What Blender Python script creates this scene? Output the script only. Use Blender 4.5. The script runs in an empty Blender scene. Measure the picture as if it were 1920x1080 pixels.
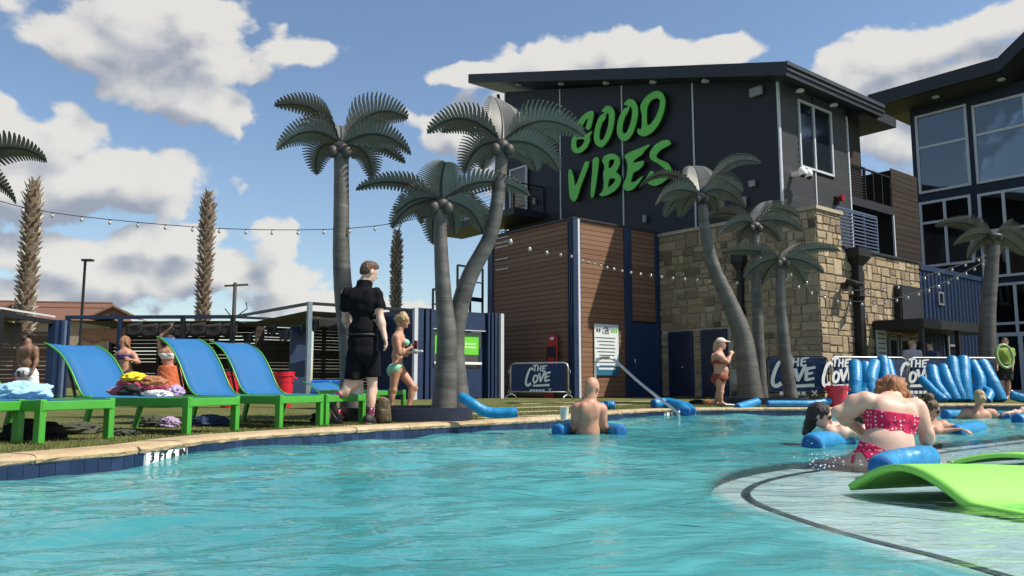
import bpy, bmesh, math, random
import numpy as np
from mathutils import Vector, Matrix, Quaternion

random.seed(7)
R = math.radians
scene = bpy.context.scene
col = scene.collection

# ------------------------------------------------------------------ camera
F, HY, EYE = 1480.0, 716.0, 0.6            # focal length and horizon row of the 1920x1080 photograph, eye above water
PITCH = math.atan((HY - 540) / F)
SP, CP = math.sin(PITCH), math.cos(PITCH)
cam_d = bpy.data.cameras.new('camera')
cam = bpy.data.objects.new('camera', cam_d)
col.objects.link(cam)
cam.location = (0, 0, EYE)
cam.rotation_euler = (R(90) + PITCH, 0, 0)
cam_d.sensor_width = 36
cam_d.lens = 36 * F / 1920
cam_d.clip_start = 0.05
cam_d.clip_end = 4000
scene.camera = cam

# ------------------------------------------------------------------ light
SUN_AZ, SUN_EL = R(-13), R(51.5)               # azimuth from +X towards +Y
SUN = Vector((math.cos(SUN_EL) * math.cos(SUN_AZ), math.cos(SUN_EL) * math.sin(SUN_AZ), math.sin(SUN_EL)))
sd = bpy.data.lights.new('sun', 'SUN')
sd.energy = 5.0
sd.angle = R(0.5)
sd.color = (1.0, 0.93, 0.82)
so = bpy.data.objects.new('sun', sd)
col.objects.link(so)
so.rotation_euler = SUN.to_track_quat('Z', 'Y').to_euler()
so.location = (20, 0, 30)

scene.view_settings.view_transform = 'Standard'
scene.view_settings.look = 'None'
scene.view_settings.gamma = 1
scene.view_settings.exposure = 0.5
scene.view_settings.use_curve_mapping = False

world = bpy.data.worlds.new('World')
scene.world = world
world.use_nodes = True
wn = world.node_tree
for n in list(wn.nodes):
    wn.nodes.remove(n)


def nd(nt, typ, **kw):
    n = nt.nodes.new(typ)
    for k, v in kw.items():
        if k.startswith('i_'):
            n.inputs[k[2:].replace('_', ' ')].default_value = v
        else:
            setattr(n, k, v)
    return n


def mth(nt, op, a, b=None, c=None, clamp=False):
    n = nt.nodes.new('ShaderNodeMath')
    n.operation = op
    n.use_clamp = clamp
    for i, v in enumerate((a, b, c)):
        if v is None:
            continue
        if isinstance(v, (int, float)):
            n.inputs[i].default_value = v
        else:
            nt.links.new(v, n.inputs[i])
    return n.outputs[0]


def px_dir(px, py):
    dx = (px - 960) / F
    dy = (540 - py) / F
    return Vector((dx, CP - dy * SP, SP + dy * CP))


# cumulus: lobes given as direction (from the photograph), half width and half height in degrees
lobes = [(300, 50, 8.0, 3.4), (150, 75, 5.0, 2.1), (420, 110, 5.5, 2.2), (560, 95, 3.6, 1.3), (330, 175, 5.0, 2.3), (420, 195, 2.6, 1.6),
         (60, 260, 6.5, 3.0), (190, 330, 7.0, 3.2), (290, 345, 4.2, 2.2), (60, 350, 6.0, 2.4), (-120, 300, 6, 3.5),
         (290, 455, 3.6, 1.6), (345, 460, 2.4, 1.4), (90, 480, 4.0, 1.5), (240, 520, 6.0, 1.5), (520, 460, 2.4, 2.0), (520, 520, 3.6, 1.8),
         (420, 500, 2.6, 1.5), (60, 560, 7, 1.4), (560, 570, 5, 1.2), (700, 590, 6, 1.0),
         (960, 260, 6.5, 3.6), (860, 250, 3.2, 2.6), (1050, 120, 5.5, 2.0), (900, 140, 3.6, 1.0), (1180, 105, 4.5, 1.5), (1350, 100, 3.0, 1.0),
         (1660, 110, 5.0, 2.0), (1600, 160, 4.0, 2.2), (1760, 90, 3.4, 1.5), (1740, 180, 6.0, 3.0), (1670, 260, 4.5, 3.0), (1890, 40, 5, 1.5), (1840, 130, 4, 2.0)]
LB = []
for (px, py, ra, re) in lobes:
    d = px_dir(px, py).normalized()
    LB.append((math.atan2(d.x, d.y), math.asin(d.z), R(ra), R(re)))
rw = random.Random(3)
for i in range(16):                        # the same kind of sky all the way round
    a = R(48) + i * R(264) / 15
    LB.append((((a + math.pi) % (2 * math.pi)) - math.pi, R(rw.uniform(6, 34)), R(rw.uniform(5, 11)), R(rw.uniform(2, 5))))

grp = bpy.data.node_groups.new('cloud_field', 'ShaderNodeTree')
grp.interface.new_socket('Vector', in_out='INPUT', socket_type='NodeSocketVector')
grp.interface.new_socket('Value', in_out='OUTPUT', socket_type='NodeSocketFloat')
gi = grp.nodes.new('NodeGroupInput')
go = grp.nodes.new('NodeGroupOutput')
sx = grp.nodes.new('ShaderNodeSeparateXYZ')
grp.links.new(gi.outputs[0], sx.inputs[0])
az = mth(grp, 'ARCTAN2', sx.outputs[0], sx.outputs[1])
el = mth(grp, 'ARCSINE', sx.outputs[2])
cx_ = nd(grp, 'ShaderNodeCombineXYZ')
grp.links.new(az, cx_.inputs[0])
grp.links.new(el, cx_.inputs[1])
acc = None
for (a, e, ra, re) in LB:
    vma = nd(grp, 'ShaderNodeVectorMath', operation='MULTIPLY_ADD')
    grp.links.new(cx_.outputs[0], vma.inputs[0])
    vma.inputs[1].default_value = (1 / ra, 1 / re, 0)
    vma.inputs[2].default_value = (-a / ra, -e / re, 0)
    vl = nd(grp, 'ShaderNodeVectorMath', operation='LENGTH')
    grp.links.new(vma.outputs[0], vl.inputs[0])
    f = vl.outputs['Value']
    acc = f if acc is None else mth(grp, 'SMOOTH_MIN', acc, f, 0.25)
acc = mth(grp, 'MAXIMUM', mth(grp, 'SUBTRACT', 1.0, acc), -1.2)
mp = nd(grp, 'ShaderNodeMapping')
mp.inputs['Scale'].default_value = (1, 1, 1.35)
grp.links.new(gi.outputs[0], mp.inputs[0])
n1 = nd(grp, 'ShaderNodeTexNoise', i_Scale=9.0, i_Detail=9.0, i_Roughness=0.56, i_Lacunarity=2.1, i_Distortion=0.25)
grp.links.new(mp.outputs[0], n1.inputs['Vector'])
vo = nd(grp, 'ShaderNodeTexVoronoi', i_Scale=26.0)
vo.feature = 'SMOOTH_F1'
nv = nd(grp, 'ShaderNodeTexNoise', i_Scale=14.0, i_Detail=3.0)
grp.links.new(mp.outputs[0], nv.inputs['Vector'])
vm = nd(grp, 'ShaderNodeVectorMath', operation='MULTIPLY_ADD')
grp.links.new(nv.outputs['Color'], vm.inputs[0])
vm.inputs[1].default_value = (0.09, 0.09, 0.09)
grp.links.new(mp.outputs[0], vm.inputs[2])
grp.links.new(vm.outputs[0], vo.inputs['Vector'])
puff = mth(grp, 'SUBTRACT', 0.42, vo.outputs['Distance'])
noi = mth(grp, 'MULTIPLY', mth(grp, 'SUBTRACT', n1.outputs[0], 0.5), 1.9)
tot = mth(grp, 'ADD', mth(grp, 'ADD', acc, noi), mth(grp, 'MULTIPLY', puff, 0.85))
grp.links.new(tot, go.inputs[0])

tc = nd(wn, 'ShaderNodeTexCoord')
g0 = wn.nodes.new('ShaderNodeGroup'); g0.node_tree = grp
g1 = wn.nodes.new('ShaderNodeGroup'); g1.node_tree = grp
wn.links.new(tc.outputs['Generated'], g0.inputs[0])
off = nd(wn, 'ShaderNodeVectorMath', operation='ADD')
wn.links.new(tc.outputs['Generated'], off.inputs[0])
off.inputs[1].default_value = (0.022, 0.0, 0.034)       # a step towards the sun inside the cloud
nrm = nd(wn, 'ShaderNodeVectorMath', operation='NORMALIZE')
wn.links.new(off.outputs[0], nrm.inputs[0])
wn.links.new(nrm.outputs[0], g1.inputs[0])
dens = nd(wn, 'ShaderNodeMapRange', interpolation_type='SMOOTHSTEP')
dens.inputs['From Min'].default_value = -0.05
dens.inputs['From Max'].default_value = 0.21
wn.links.new(g0.outputs[0], dens.inputs['Value'])
shade = nd(wn, 'ShaderNodeMapRange', interpolation_type='SMOOTHSTEP')
shade.inputs['From Min'].default_value = -0.45
shade.inputs['From Max'].default_value = 1.25
dl = mth(wn, 'ADD', mth(wn, 'MULTIPLY', g1.outputs[0], 0.75), mth(wn, 'MULTIPLY', mth(wn, 'SUBTRACT', g1.outputs[0], g0.outputs[0]), 0.9))
wn.links.new(dl, shade.inputs['Value'])
cc = nd(wn, 'ShaderNodeMix', data_type='RGBA')
cc.inputs['A'].default_value = (0.57, 0.555, 0.525, 1)
cc.inputs['B'].default_value = (0.235, 0.26, 0.315, 1)
wn.links.new(shade.outputs[0], cc.inputs['Factor'])
sky = nd(wn, 'ShaderNodeTexSky', sky_type='NISHITA', sun_disc=False)
sky.sun_elevation = SUN_EL
sky.sun_rotation = R(90) - SUN_AZ
sky.air_density = 1.1
sky.dust_density = 0.5
sky.ozone_density = 2.6
skm = nd(wn, 'ShaderNodeVectorMath', operation='SCALE')
wn.links.new(sky.outputs[0], skm.inputs[0])
skm.inputs['Scale'].default_value = 0.100
mixc = nd(wn, 'ShaderNodeMix', data_type='RGBA')
wn.links.new(mth(wn, 'MULTIPLY', dens.outputs[0], 0.93), mixc.inputs['Factor'])
wn.links.new(skm.outputs[0], mixc.inputs['A'])
wn.links.new(cc.outputs['Result'], mixc.inputs['B'])
bg = nd(wn, 'ShaderNodeBackground')
bg.inputs['Strength'].default_value = 1.0
wn.links.new(mixc.outputs['Result'], bg.inputs[0])
wo = nd(wn, 'ShaderNodeOutputWorld')
wn.links.new(bg.outputs[0], wo.inputs[0])

world.cycles.sampling_method = 'MANUAL'
world.cycles.sample_map_resolution = 512
cy = scene.cycles
cy.max_bounces = 6
cy.diffuse_bounces = 3
cy.glossy_bounces = 3
cy.transmission_bounces = 3
cy.transparent_max_bounces = 6
cy.use_adaptive_sampling = True
cy.adaptive_threshold = 0.02
cy.use_denoising = True

# ------------------------------------------------------------------ pixel -> place
DK = 0.13                                  # deck above water


def ground(px, py, z=DK):
    r = px_dir(px, py)
    t = (z - EYE) / r.z
    return Vector((r.x * t, r.y * t, z))


def at(px, py, D):                         # point of a pixel at distance D along the ground
    r = px_dir(px, py)
    t = D / r.y
    return Vector((r.x * t, D, EYE + r.z * t))


def zof(P, py):                            # height over point P that shows in row py
    r = px_dir(960, py)
    return EYE + r.z / r.y * P[1]


def along(P, d, px, py):                   # walk from P along d until column px (at row py)
    r = px_dir(px, py)
    k = r.x / r.y
    t = (k * P[1] - P[0]) / (d[0] - k * d[1])
    return Vector(P) + Vector(d) * t


PHI = R(39)
U = Vector((math.cos(PHI), math.sin(PHI), 0))
V = Vector((-math.sin(PHI), math.cos(PHI), 0))
Z = Vector((0, 0, 1))

# ------------------------------------------------------------------ materials
MATS = {}


def mat(name, c, rough=0.6, metal=0.0, var=0.12, scale=6.0, bump=0.0, bscale=40.0, spec=0.4, coat=0.0, c2=None, stretch=(1, 1, 1), coord='Object', trans=0.0, sheen=0.0, sss=0.0):
    if name in MATS:
        return MATS[name]
    m = bpy.data.materials.new(name)
    m.use_nodes = True
    nt = m.node_tree
    b = nt.nodes['Principled BSDF']
    b.inputs['Roughness'].default_value = rough
    b.inputs['Metallic'].default_value = metal
    b.inputs['Specular IOR Level'].default_value = spec
    if coat:
        b.inputs['Coat Weight'].default_value = coat
    if sheen:
        b.inputs['Sheen Weight'].default_value = sheen
    if sss:
        b.inputs['Subsurface Weight'].default_value = sss
        b.inputs['Subsurface Radius'].default_value = (0.012, 0.005, 0.003)
    t = nd(nt, 'ShaderNodeTexCoord')
    mpn = nd(nt, 'ShaderNodeMapping')
    mpn.inputs['Scale'].default_value = stretch
    nt.links.new(t.outputs[coord], mpn.inputs[0])
    oi = nd(nt, 'ShaderNodeObjectInfo')
    addv = nd(nt, 'ShaderNodeVectorMath', operation='MULTIPLY_ADD')
    nt.links.new(oi.outputs['Random'], addv.inputs[0])
    addv.inputs[1].default_value = (37, 53, 71)
    nt.links.new(mpn.outputs[0], addv.inputs[2])
    nz = nd(nt, 'ShaderNodeTexNoise', i_Scale=scale, i_Detail=5.0, i_Roughness=0.6)
    nt.links.new(addv.outputs[0], nz.inputs['Vector'])
    mx = nd(nt, 'ShaderNodeMix', data_type='RGBA')
    if c2 is None:
        mx.inputs['A'].default_value = tuple(max(0, x * (1 - var)) for x in c) + (1,)
        mx.inputs['B'].default_value = tuple(min(1, x * (1 + var)) for x in c) + (1,)
    else:
        mx.inputs['A'].default_value = tuple(c) + (1,)
        mx.inputs['B'].default_value = tuple(c2) + (1,)
    mr = nd(nt, 'ShaderNodeMapRange')
    mr.inputs['From Min'].default_value = 0.3
    mr.inputs['From Max'].default_value = 0.7
    nt.links.new(nz.outputs[0], mr.inputs['Value'])
    nt.links.new(mr.outputs[0], mx.inputs['Factor'])
    nt.links.new(mx.outputs['Result'], b.inputs['Base Color'])
    rr = nd(nt, 'ShaderNodeMapRange')
    rr.inputs['To Min'].default_value = max(0.02, rough - 0.08)
    rr.inputs['To Max'].default_value = min(1, rough + 0.1)
    nt.links.new(nz.outputs[0], rr.inputs['Value'])
    nt.links.new(rr.outputs[0], b.inputs['Roughness'])
    if bump:
        nb = nd(nt, 'ShaderNodeTexNoise', i_Scale=bscale, i_Detail=4.0)
        nt.links.new(addv.outputs[0], nb.inputs['Vector'])
        bp = nd(nt, 'ShaderNodeBump', i_Strength=bump, i_Distance=0.02)
        nt.links.new(nb.outputs[0], bp.inputs['Height'])
        nt.links.new(bp.outputs[0], b.inputs['Normal'])
    MATS[name] = m
    return m


def perobj(name, cols, rough=0.8, bump=0.3, bscale=25, var=0.15, stretch=(1, 1, 1), spec=0.3):
    """a material whose tone differs from piece to piece (stones, boards, tiles)"""
    m = mat(name, (0.5, 0.5, 0.5), rough=rough, bump=bump, bscale=bscale, var=var, stretch=stretch, spec=spec)
    nt = m.node_tree
    b = nt.nodes['Principled BSDF']
    oi = nd(nt, 'ShaderNodeObjectInfo')
    at_ = nd(nt, 'ShaderNodeAttribute', attribute_name='tone')
    sm = mth(nt, 'FRACT', mth(nt, 'ADD', oi.outputs['Random'], at_.outputs['Fac']))
    cr = nd(nt, 'ShaderNodeValToRGB')
    cr.color_ramp.interpolation = 'LINEAR'
    els = cr.color_ramp.elements
    while len(els) < len(cols):
        els.new(0.5)
    for i, c in enumerate(cols):
        els[i].position = i / (len(cols) - 1)
        els[i].color = tuple(c) + (1,)
    nt.links.new(sm, cr.inputs[0])
    old = b.inputs['Base Color'].links[0].from_socket
    mu = nd(nt, 'ShaderNodeMix', data_type='RGBA', blend_type='MULTIPLY')
    mu.inputs['Factor'].default_value = 1
    sc = nd(nt, 'ShaderNodeVectorMath', operation='SCALE')
    sc.inputs['Scale'].default_value = 2.0
    nt.links.new(old, sc.inputs[0])
    nt.links.new(cr.outputs[0], mu.inputs['A'])
    nt.links.new(sc.outputs[0], mu.inputs['B'])
    nt.links.new(mu.outputs['Result'], b.inputs['Base Color'])
    return m


# ------------------------------------------------------------------ mesh helpers
class MB:
    def __init__(s):
        s.v = []
        s.f = []

    def add(s, vs, fs):
        o = len(s.v)
        s.v += [tuple(x) for x in vs]
        s.f += [tuple(i + o for i in f) for f in fs]
        return s

    def box(s, c, ax, ay, az, hx, hy, hz):
        """centre, three axes, three half sizes"""
        c = Vector(c)
        vs = []
        for i in (-1, 1):
            for j in (-1, 1):
                for k in (-1, 1):
                    vs.append(c + ax * (hx * i) + ay * (hy * j) + az * (hz * k))
        fs = [(0, 1, 3, 2), (4, 6, 7, 5), (0, 4, 5, 1), (2, 3, 7, 6), (0, 2, 6, 4), (1, 5, 7, 3)]
        if ax.cross(ay).dot(az) < 0:
            fs = [f[::-1] for f in fs]
        return s.add(vs, fs)

    def cbox(s, c, h):
        return s.box(c, Vector((1, 0, 0)), Vector((0, 1, 0)), Z, h[0], h[1], h[2])

    def beam(s, a, b, w, h, up=Z):
        a, b = Vector(a), Vector(b)
        d = b - a
        L = d.length
        d.normalize()
        sd_ = d.cross(up)
        if sd_.length < 1e-4:
            sd_ = d.cross(Vector((1, 0, 0)))
        sd_.normalize()
        u = sd_.cross(d)
        return s.box((a + b) / 2, d, sd_, u, L / 2, w / 2, h / 2)

    def tube(s, pts, rad, n=10, caps=True, sq=None):
        pts = [Vector(p) for p in pts]
        if isinstance(rad, (int, float)):
            rad = [rad] * len(pts)
        T = []
        for i in range(len(pts)):
            a = pts[max(0, i - 1)]
            b = pts[min(len(pts) - 1, i + 1)]
            T.append((b - a).normalized())
        ref = Vector((0, 0, 1)) if abs(T[0].z) < 0.9 else Vector((1, 0, 0))
        nx = T[0].cross(ref).normalized()
        vs, fs = [], []
        for i, p in enumerate(pts):
            if i:
                q = T[i - 1].rotation_difference(T[i])
                nx = q @ nx
                nx = (nx - T[i] * nx.dot(T[i])).normalized()
            ny = T[i].cross(nx)
            for k in range(n):
                a = 2 * math.pi * k / n
                vs.append(p + (nx * math.cos(a) + ny * math.sin(a)) * rad[i])
        for i in range(len(pts) - 1):
            for k in range(n):
                a, b = i * n + k, i * n + (k + 1) % n
                fs.append((a, b, b + n, a + n))
        if caps:
            fs.append(tuple(range(n))[::-1])
            fs.append(tuple((len(pts) - 1) * n + k for k in range(n)))
        return s.add(vs, fs)

    def lathe(s, c, prof, n=16, axis=Z, capb=True, capt=True):
        c = Vector(c)
        q = Z.rotation_difference(Vector(axis).normalized())
        vs, fs = [], []
        for (r, h) in prof:
            for k in range(n):
                a = 2 * math.pi * k / n
                vs.append(c + q @ Vector((r * math.cos(a), r * math.sin(a), h)))
        for i in range(len(prof) - 1):
            for k in range(n):
                a, b = i * n + k, i * n + (k + 1) % n
                fs.append((a, b, b + n, a + n))
        if capb:
            fs.append(tuple(range(n))[::-1])
        if capt:
            fs.append(tuple((len(prof) - 1) * n + k for k in range(n)))
        return s.add(vs, fs)

    def ellip(s, c, r, rot=None, nu=12, nv=8, noise=0.0, rnd=random):
        c = Vector(c)
        vs, fs = [], []
        q = rot or Matrix.Identity(3)
        for j in range(nv + 1):
            th = math.pi * j / nv
            for i in range(nu):
                ph = 2 * math.pi * i / nu
                k = 1 + (rnd.uniform(-noise, noise) if 0 < j < nv else 0)
                vs.append(c + q @ Vector((r[0] * k * math.sin(th) * math.cos(ph), r[1] * k * math.sin(th) * math.sin(ph), r[2] * k * math.cos(th))))
        for j in range(nv):
            for i in range(nu):
                a, b = j * nu + i, j * nu + (i + 1) % nu
                fs.append((a, a + nu, b + nu, b))
        return s.add(vs, fs)

    def prism(s, poly, n, t):
        """polygon of 3-D points pushed along n by t"""
        n = Vector(n).normalized() * t
        k = len(poly)
        a = [Vector(p) for p in poly]
        vs = a + [p + n for p in a]
        nn = (a[1] - a[0]).cross(a[2] - a[1])
        fs = [tuple(range(k))[::-1], tuple(range(k, 2 * k))] + [(i, (i + 1) % k, (i + 1) % k + k, i + k) for i in range(k)]
        if nn.dot(n) < 0:
            fs = [f[::-1] for f in fs]
        return s.add(vs, fs)

    def mesh(s, name, org=(0, 0, 0)):
        me = bpy.data.meshes.new(name)
        o = Vector(org)
        me.from_pydata([tuple(Vector(p) - o) for p in s.v], [], s.f)
        me.update()
        return me


ORG = {}


def obj(name, mb, m, parent=None, smooth=False, bevel=0.0, origin=None, kind=None, subd=0):
    """mb holds world coordinates; becomes one mesh object (child of parent when given)"""
    if parent is not None:
        po = ORG[parent.name]
    else:
        po = Vector((0, 0, 0))
    if origin is None:
        if parent is not None:
            origin = po
        elif isinstance(mb, MB) and mb.v:
            a = np.array(mb.v)
            origin = Vector((float(a[:, 0].mean()), float(a[:, 1].mean()), float(a[:, 2].min())))
        else:
            origin = Vector((0, 0, 0))
    me = mb.mesh(name, origin) if isinstance(mb, MB) else mb
    o = bpy.data.objects.new(name, me)
    col.objects.link(o)
    if m is not None and not me.materials:
        me.materials.append(m)
    o.location = Vector(origin) - po
    if parent is not None:
        o.parent = parent
    ORG[o.name] = Vector(origin)
    if smooth:
        sm_(me, smooth)
    if bevel:
        md = o.modifiers.new('bevel', 'BEVEL')
        md.width = bevel
        md.segments = 2
        md.limit_method = 'ANGLE'
    if subd:
        md = o.modifiers.new('sub', 'SUBSURF')
        md.levels = md.render_levels = subd
    if kind:
        o['kind'] = kind
    return o


def sm_(me, ang=True):
    me.polygons.foreach_set('use_smooth', [True] * len(me.polygons))
    if ang is not True:
        try:
            me.set_sharp_from_angle(angle=R(ang))
        except Exception:
            pass


def thing(name, label, cat, loc, group=None):
    o = bpy.data.objects.new(name, None)
    col.objects.link(o)
    o.location = loc
    o.empty_display_size = 0.2
    ORG[o.name] = Vector(loc)
    return tag(o, label, cat, group)


def tag(o, label, cat, group=None):
    o['label'] = label
    o['category'] = cat
    if group:
        o['group'] = group
    return o


def structure(o):
    o['kind'] = 'structure'
    return o


def piece(name, me, parent, loc, rot=None, scale=None):
    """one of many alike pieces sharing mesh data; loc is in the world"""
    o = bpy.data.objects.new(name, me)
    col.objects.link(o)
    o.parent = parent
    o.location = Vector(loc) - ORG[parent.name]
    if rot is not None:
        o.rotation_euler = rot
    if scale is not None:
        o.scale = scale
    ORG[o.name] = Vector(loc)
    return o


def unit_box(name, m, bev=0.04):
    mb = MB().cbox((0, 0, 0), (0.5, 0.5, 0.5))
    me = mb.mesh(name)
    me.materials.append(m)
    return me


def frame_rot(ax, ay, az):
    return Matrix((ax, ay, az)).transposed().to_euler()


def text_mesh(s, size, extrude=0.002, bold=0.0):
    cu = bpy.data.curves.new('t', 'FONT')
    cu.body = s
    cu.size = size
    cu.extrude = extrude
    cu.offset = bold
    cu.align_x = 'CENTER'
    cu.align_y = 'CENTER'
    cu.resolution_u = 3
    o = bpy.data.objects.new('t', cu)
    col.objects.link(o)
    dg = bpy.context.evaluated_depsgraph_get()
    dg.update()
    me = bpy.data.meshes.new_from_object(o.evaluated_get(dg))
    bpy.data.objects.remove(o)
    return me


def place_text(name, s, size, c, right, up, m, parent, extrude=0.002, bold=0.0, sx=1.0):
    me = text_mesh(s, size, extrude, bold)
    me.materials.clear()
    me.materials.append(m)
    n = Vector(right).cross(Vector(up))
    return piece(name, me, parent, c, rot=frame_rot(Vector(right), Vector(up), n), scale=(sx, 1, 1))


def outline_mesh(name, loops, extrude):
    """flat shape with holes, given as closed 2-D loops"""
    cu = bpy.data.curves.new(name, 'CURVE')
    cu.dimensions = '2D'
    cu.fill_mode = 'BOTH'
    cu.extrude = extrude
    for L in loops:
        sp = cu.splines.new('POLY')
        sp.points.add(len(L) - 1)
        for p, q in zip(sp.points, L):
            p.co = (q[0], q[1], 0, 1)
        sp.use_cyclic_u = True
    o = bpy.data.objects.new(name, cu)
    col.objects.link(o)
    dg = bpy.context.evaluated_depsgraph_get()
    dg.update()
    me = bpy.data.meshes.new_from_object(o.evaluated_get(dg))
    bpy.data.objects.remove(o)
    me.materials.clear()
    return me


def bez(p0, p1, p2, n):
    return [Vector(p0) * (1 - t) ** 2 + Vector(p1) * (2 * t * (1 - t)) + Vector(p2) * t * t for t in [i / n for i in range(n + 1)]]


def catmull(P, n=6):
    P = [Vector(p) for p in P]
    out = []
    for i in range(len(P) - 1):
        a = P[i - 1] if i else P[0] * 2 - P[1]
        b, c = P[i], P[i + 1]
        d = P[i + 2] if i + 2 < len(P) else c * 2 - b
        for k in range(n):
            t = k / n
            out.append(0.5 * ((2 * b) + (c - a) * t + (2 * a - 5 * b + 4 * c - d) * t * t + (3 * b - a - 3 * c + d) * t ** 3))
    out.append(P[-1])
    return out

# ================================================================== POOL AND GROUND
PLASTER = mat('pool_plaster', (0.50, 0.66, 0.68), rough=0.8, var=0.06, scale=2)
TURF = mat('turf', (0.09, 0.115, 0.030), rough=0.95, scale=1.6, bump=0.9, bscale=260, c2=(0.185, 0.175, 0.07), spec=0.1, coord='Object')
edge_px = [(0, 898), (120, 886), (255, 871), (365, 853), (455, 842), (550, 834), (690, 824), (850, 814), (1000, 804), (1045, 800.5),
           (1130, 789), (1172, 785), (1230, 781), (1321, 779), (1436, 778), (1560, 777), (1680, 773), (1760, 769.5), (1920, 769)]
edge = [ground(x, y, 0.0) for (x, y) in edge_px]
edge = [Vector((-4.3, 2.6, 0)), Vector((-3.75, 3.8, 0))] + edge + [Vector((14.5, 16.9, 0)), Vector((19, 15.5, 0))]
vis = catmull(edge, 8)
rest = [Vector((22.5, 11, 0)), Vector((23, 4, 0)), Vector((20, -4, 0)), Vector((12, -8, 0)), Vector((3, -9, 0)), Vector((-3, -6.5, 0)), Vector((-5, -2, 0)), Vector((-4.8, 1, 0))]
outline = vis + rest
cum = [0.0]
for i in range(1, len(vis)):
    cum.append(cum[-1] + (vis[i] - vis[i - 1]).length)


def edge_at(s):
    """point and outward normal on the visible pool edge at arc length s"""
    s = min(max(s, 0.001), cum[-1] - 0.001)
    i = int(np.searchsorted(cum, s)) - 1
    i = max(0, min(i, len(vis) - 2))
    t = (s - cum[i]) / (cum[i + 1] - cum[i])
    p = vis[i].lerp(vis[i + 1], t)
    a = vis[max(0, i - 1)]
    b = vis[min(len(vis) - 1, i + 2)]
    d = (b - a).normalized()
    return p, Vector((-d.y, d.x, 0)), d


CEN = Vector((3, 4, 0))


def offs(L, k):
    out = []
    n = len(L)
    for i, p in enumerate(L):
        d = (L[(i + 1) % n] - L[i - 1]).normalized()
        out.append(p + Vector((-d.y, d.x, 0)) * k)
    return out


inner = offs(outline, 0.27)
mb = MB()
rings = [[Vector((p.x, p.y, DK - 0.006)) for p in inner]]
for k in (1.15, 1.5, 2.2, 4, 10, 60):
    rings.append([Vector((CEN.x + (p.x - CEN.x) * k, CEN.y + (p.y - CEN.y) * k, DK - 0.006)) for p in inner])
n = len(inner)
for r in rings:
    mb.v += [tuple(p) for p in r]
for j in range(len(rings) - 1):
    for i in range(n):
        a, b = j * n + i, j * n + (i + 1) % n
        mb.f.append((a, b, b + n, a + n))
lawn = structure(obj('ground', mb, TURF, origin=(0, 0, 0)))
me = lawn.data
if me.polygons[0].normal.z < 0:
    me.flip_normals()

# basin
mb = MB()
k0 = len(outline)
for zz in (0.075, -1.15):
    mb.v += [(p.x, p.y, zz) for p in outline]
for i in range(k0):
    mb.f.append((i, (i + 1) % k0, (i + 1) % k0 + k0, i + k0))
mb.f.append(tuple(range(k0, 2 * k0)))
basin = structure(obj('pool_basin', mb, PLASTER, origin=(0, 0, 0)))

# coping stones along the edge we see
COPE = perobj('coping_stone', [(0.34, 0.25, 0.145), (0.42, 0.32, 0.20), (0.37, 0.27, 0.155), (0.46, 0.37, 0.25)], rough=0.85, bump=0.7, bscale=30, var=0.22)
coping = structure(obj('pool_coping', MB().box((vis[0] + vis[1]) / 2 + Vector((-0.2, 0, 0.05)), Vector((1, 0, 0)), Vector((0, 1, 0)), Z, 0.05, 0.05, 0.02), COPE, origin=(0, 0, 0)))
rc = random.Random(11)
s = 0.05
while s < cum[-1] - 0.6:
    L = rc.uniform(0.5, 0.8)
    nseg = 8
    mb = MB()
    hj = rc.uniform(-0.003, 0.003)
    rows = []
    for i in range(nseg + 1):
        p, nrm, d = edge_at(s + 0.004 + (L - 0.008) * i / nseg)
        j1, j2, j3 = rc.uniform(-0.012, 0.012), rc.uniform(-0.01, 0.01), rc.uniform(-0.006, 0.006)
        rows.append([p - nrm * (0.022 + j1 * 0.5) + Z * (0.082 + j3), p - nrm * (0.03 + j1) + Z * (0.105 + j2 * 0.4),
                     p - nrm * (0.012 + j1 * 0.6) + Z * (DK - 0.004 + hj), p + nrm * 0.03 + Z * (DK + 0.004 + hj), p + nrm * 0.30 + Z * (DK + 0.002 + hj), p + nrm * 0.30 + Z * 0.082])
    m_ = 6
    for r in rows:
        mb.v += [tuple(q) for q in r]
    for i in range(nseg):
        for k in range(m_):
            a, b = i * m_ + k, i * m_ + (k + 1) % m_
            mb.f.append((a, a + m_, b + m_, b))
    mb.f.append(tuple(range(m_)))
    mb.f.append(tuple(nseg * m_ + k for k in range(m_))[::-1])
    o = obj('stone_slab', mb, COPE, coping, origin=edge_at(s + L / 2)[0] + Z * DK)
    s += L
# waterline tiles
TILE = perobj('navy_tile', [(0.007, 0.017, 0.048), (0.012, 0.027, 0.07), (0.009, 0.02, 0.056), (0.018, 0.036, 0.09)], rough=0.22, bump=0.1, bscale=20, var=0.2, spec=0.5)
WTILE = mat('white_tile', (0.75, 0.76, 0.72), rough=0.25, var=0.05)
BLACK = mat('black_paint', (0.012, 0.012, 0.014), rough=0.5)
GROUT = mat('grout', (0.28, 0.33, 0.36), rough=0.9)
tband = structure(obj('pool_wall', MB(), GROUT, origin=(0, 0, 0)))
mb = MB()
for i in range(len(vis) - 1):
    a, b = vis[i], vis[i + 1]
    na, nb = edge_at(cum[i])[1], edge_at(cum[i + 1])[1]
    mb.add([a - na * 0.004 + Z * -0.12, b - nb * 0.004 + Z * -0.12, b - nb * 0.004 + Z * 0.083, a - na * 0.004 + Z * 0.083], [(0, 1, 2, 3)])
tband.data = mb.mesh('pool_wall')
tband.data.materials.append(GROUT)
tme = MB().cbox((0, 0, 0), (0.0485, 0.004, 0.0485)).mesh('tile')
tme.materials.append(TILE)
wme = MB().cbox((0, 0, 0), (0.0485, 0.0045, 0.0485)).mesh('tile_white')
wme.materials.append(WTILE)


def s_of(px, py):
    p = ground(px, py, 0.0)
    return cum[min(range(len(vis)), key=lambda i: (vis[i] - p).length)]


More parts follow.
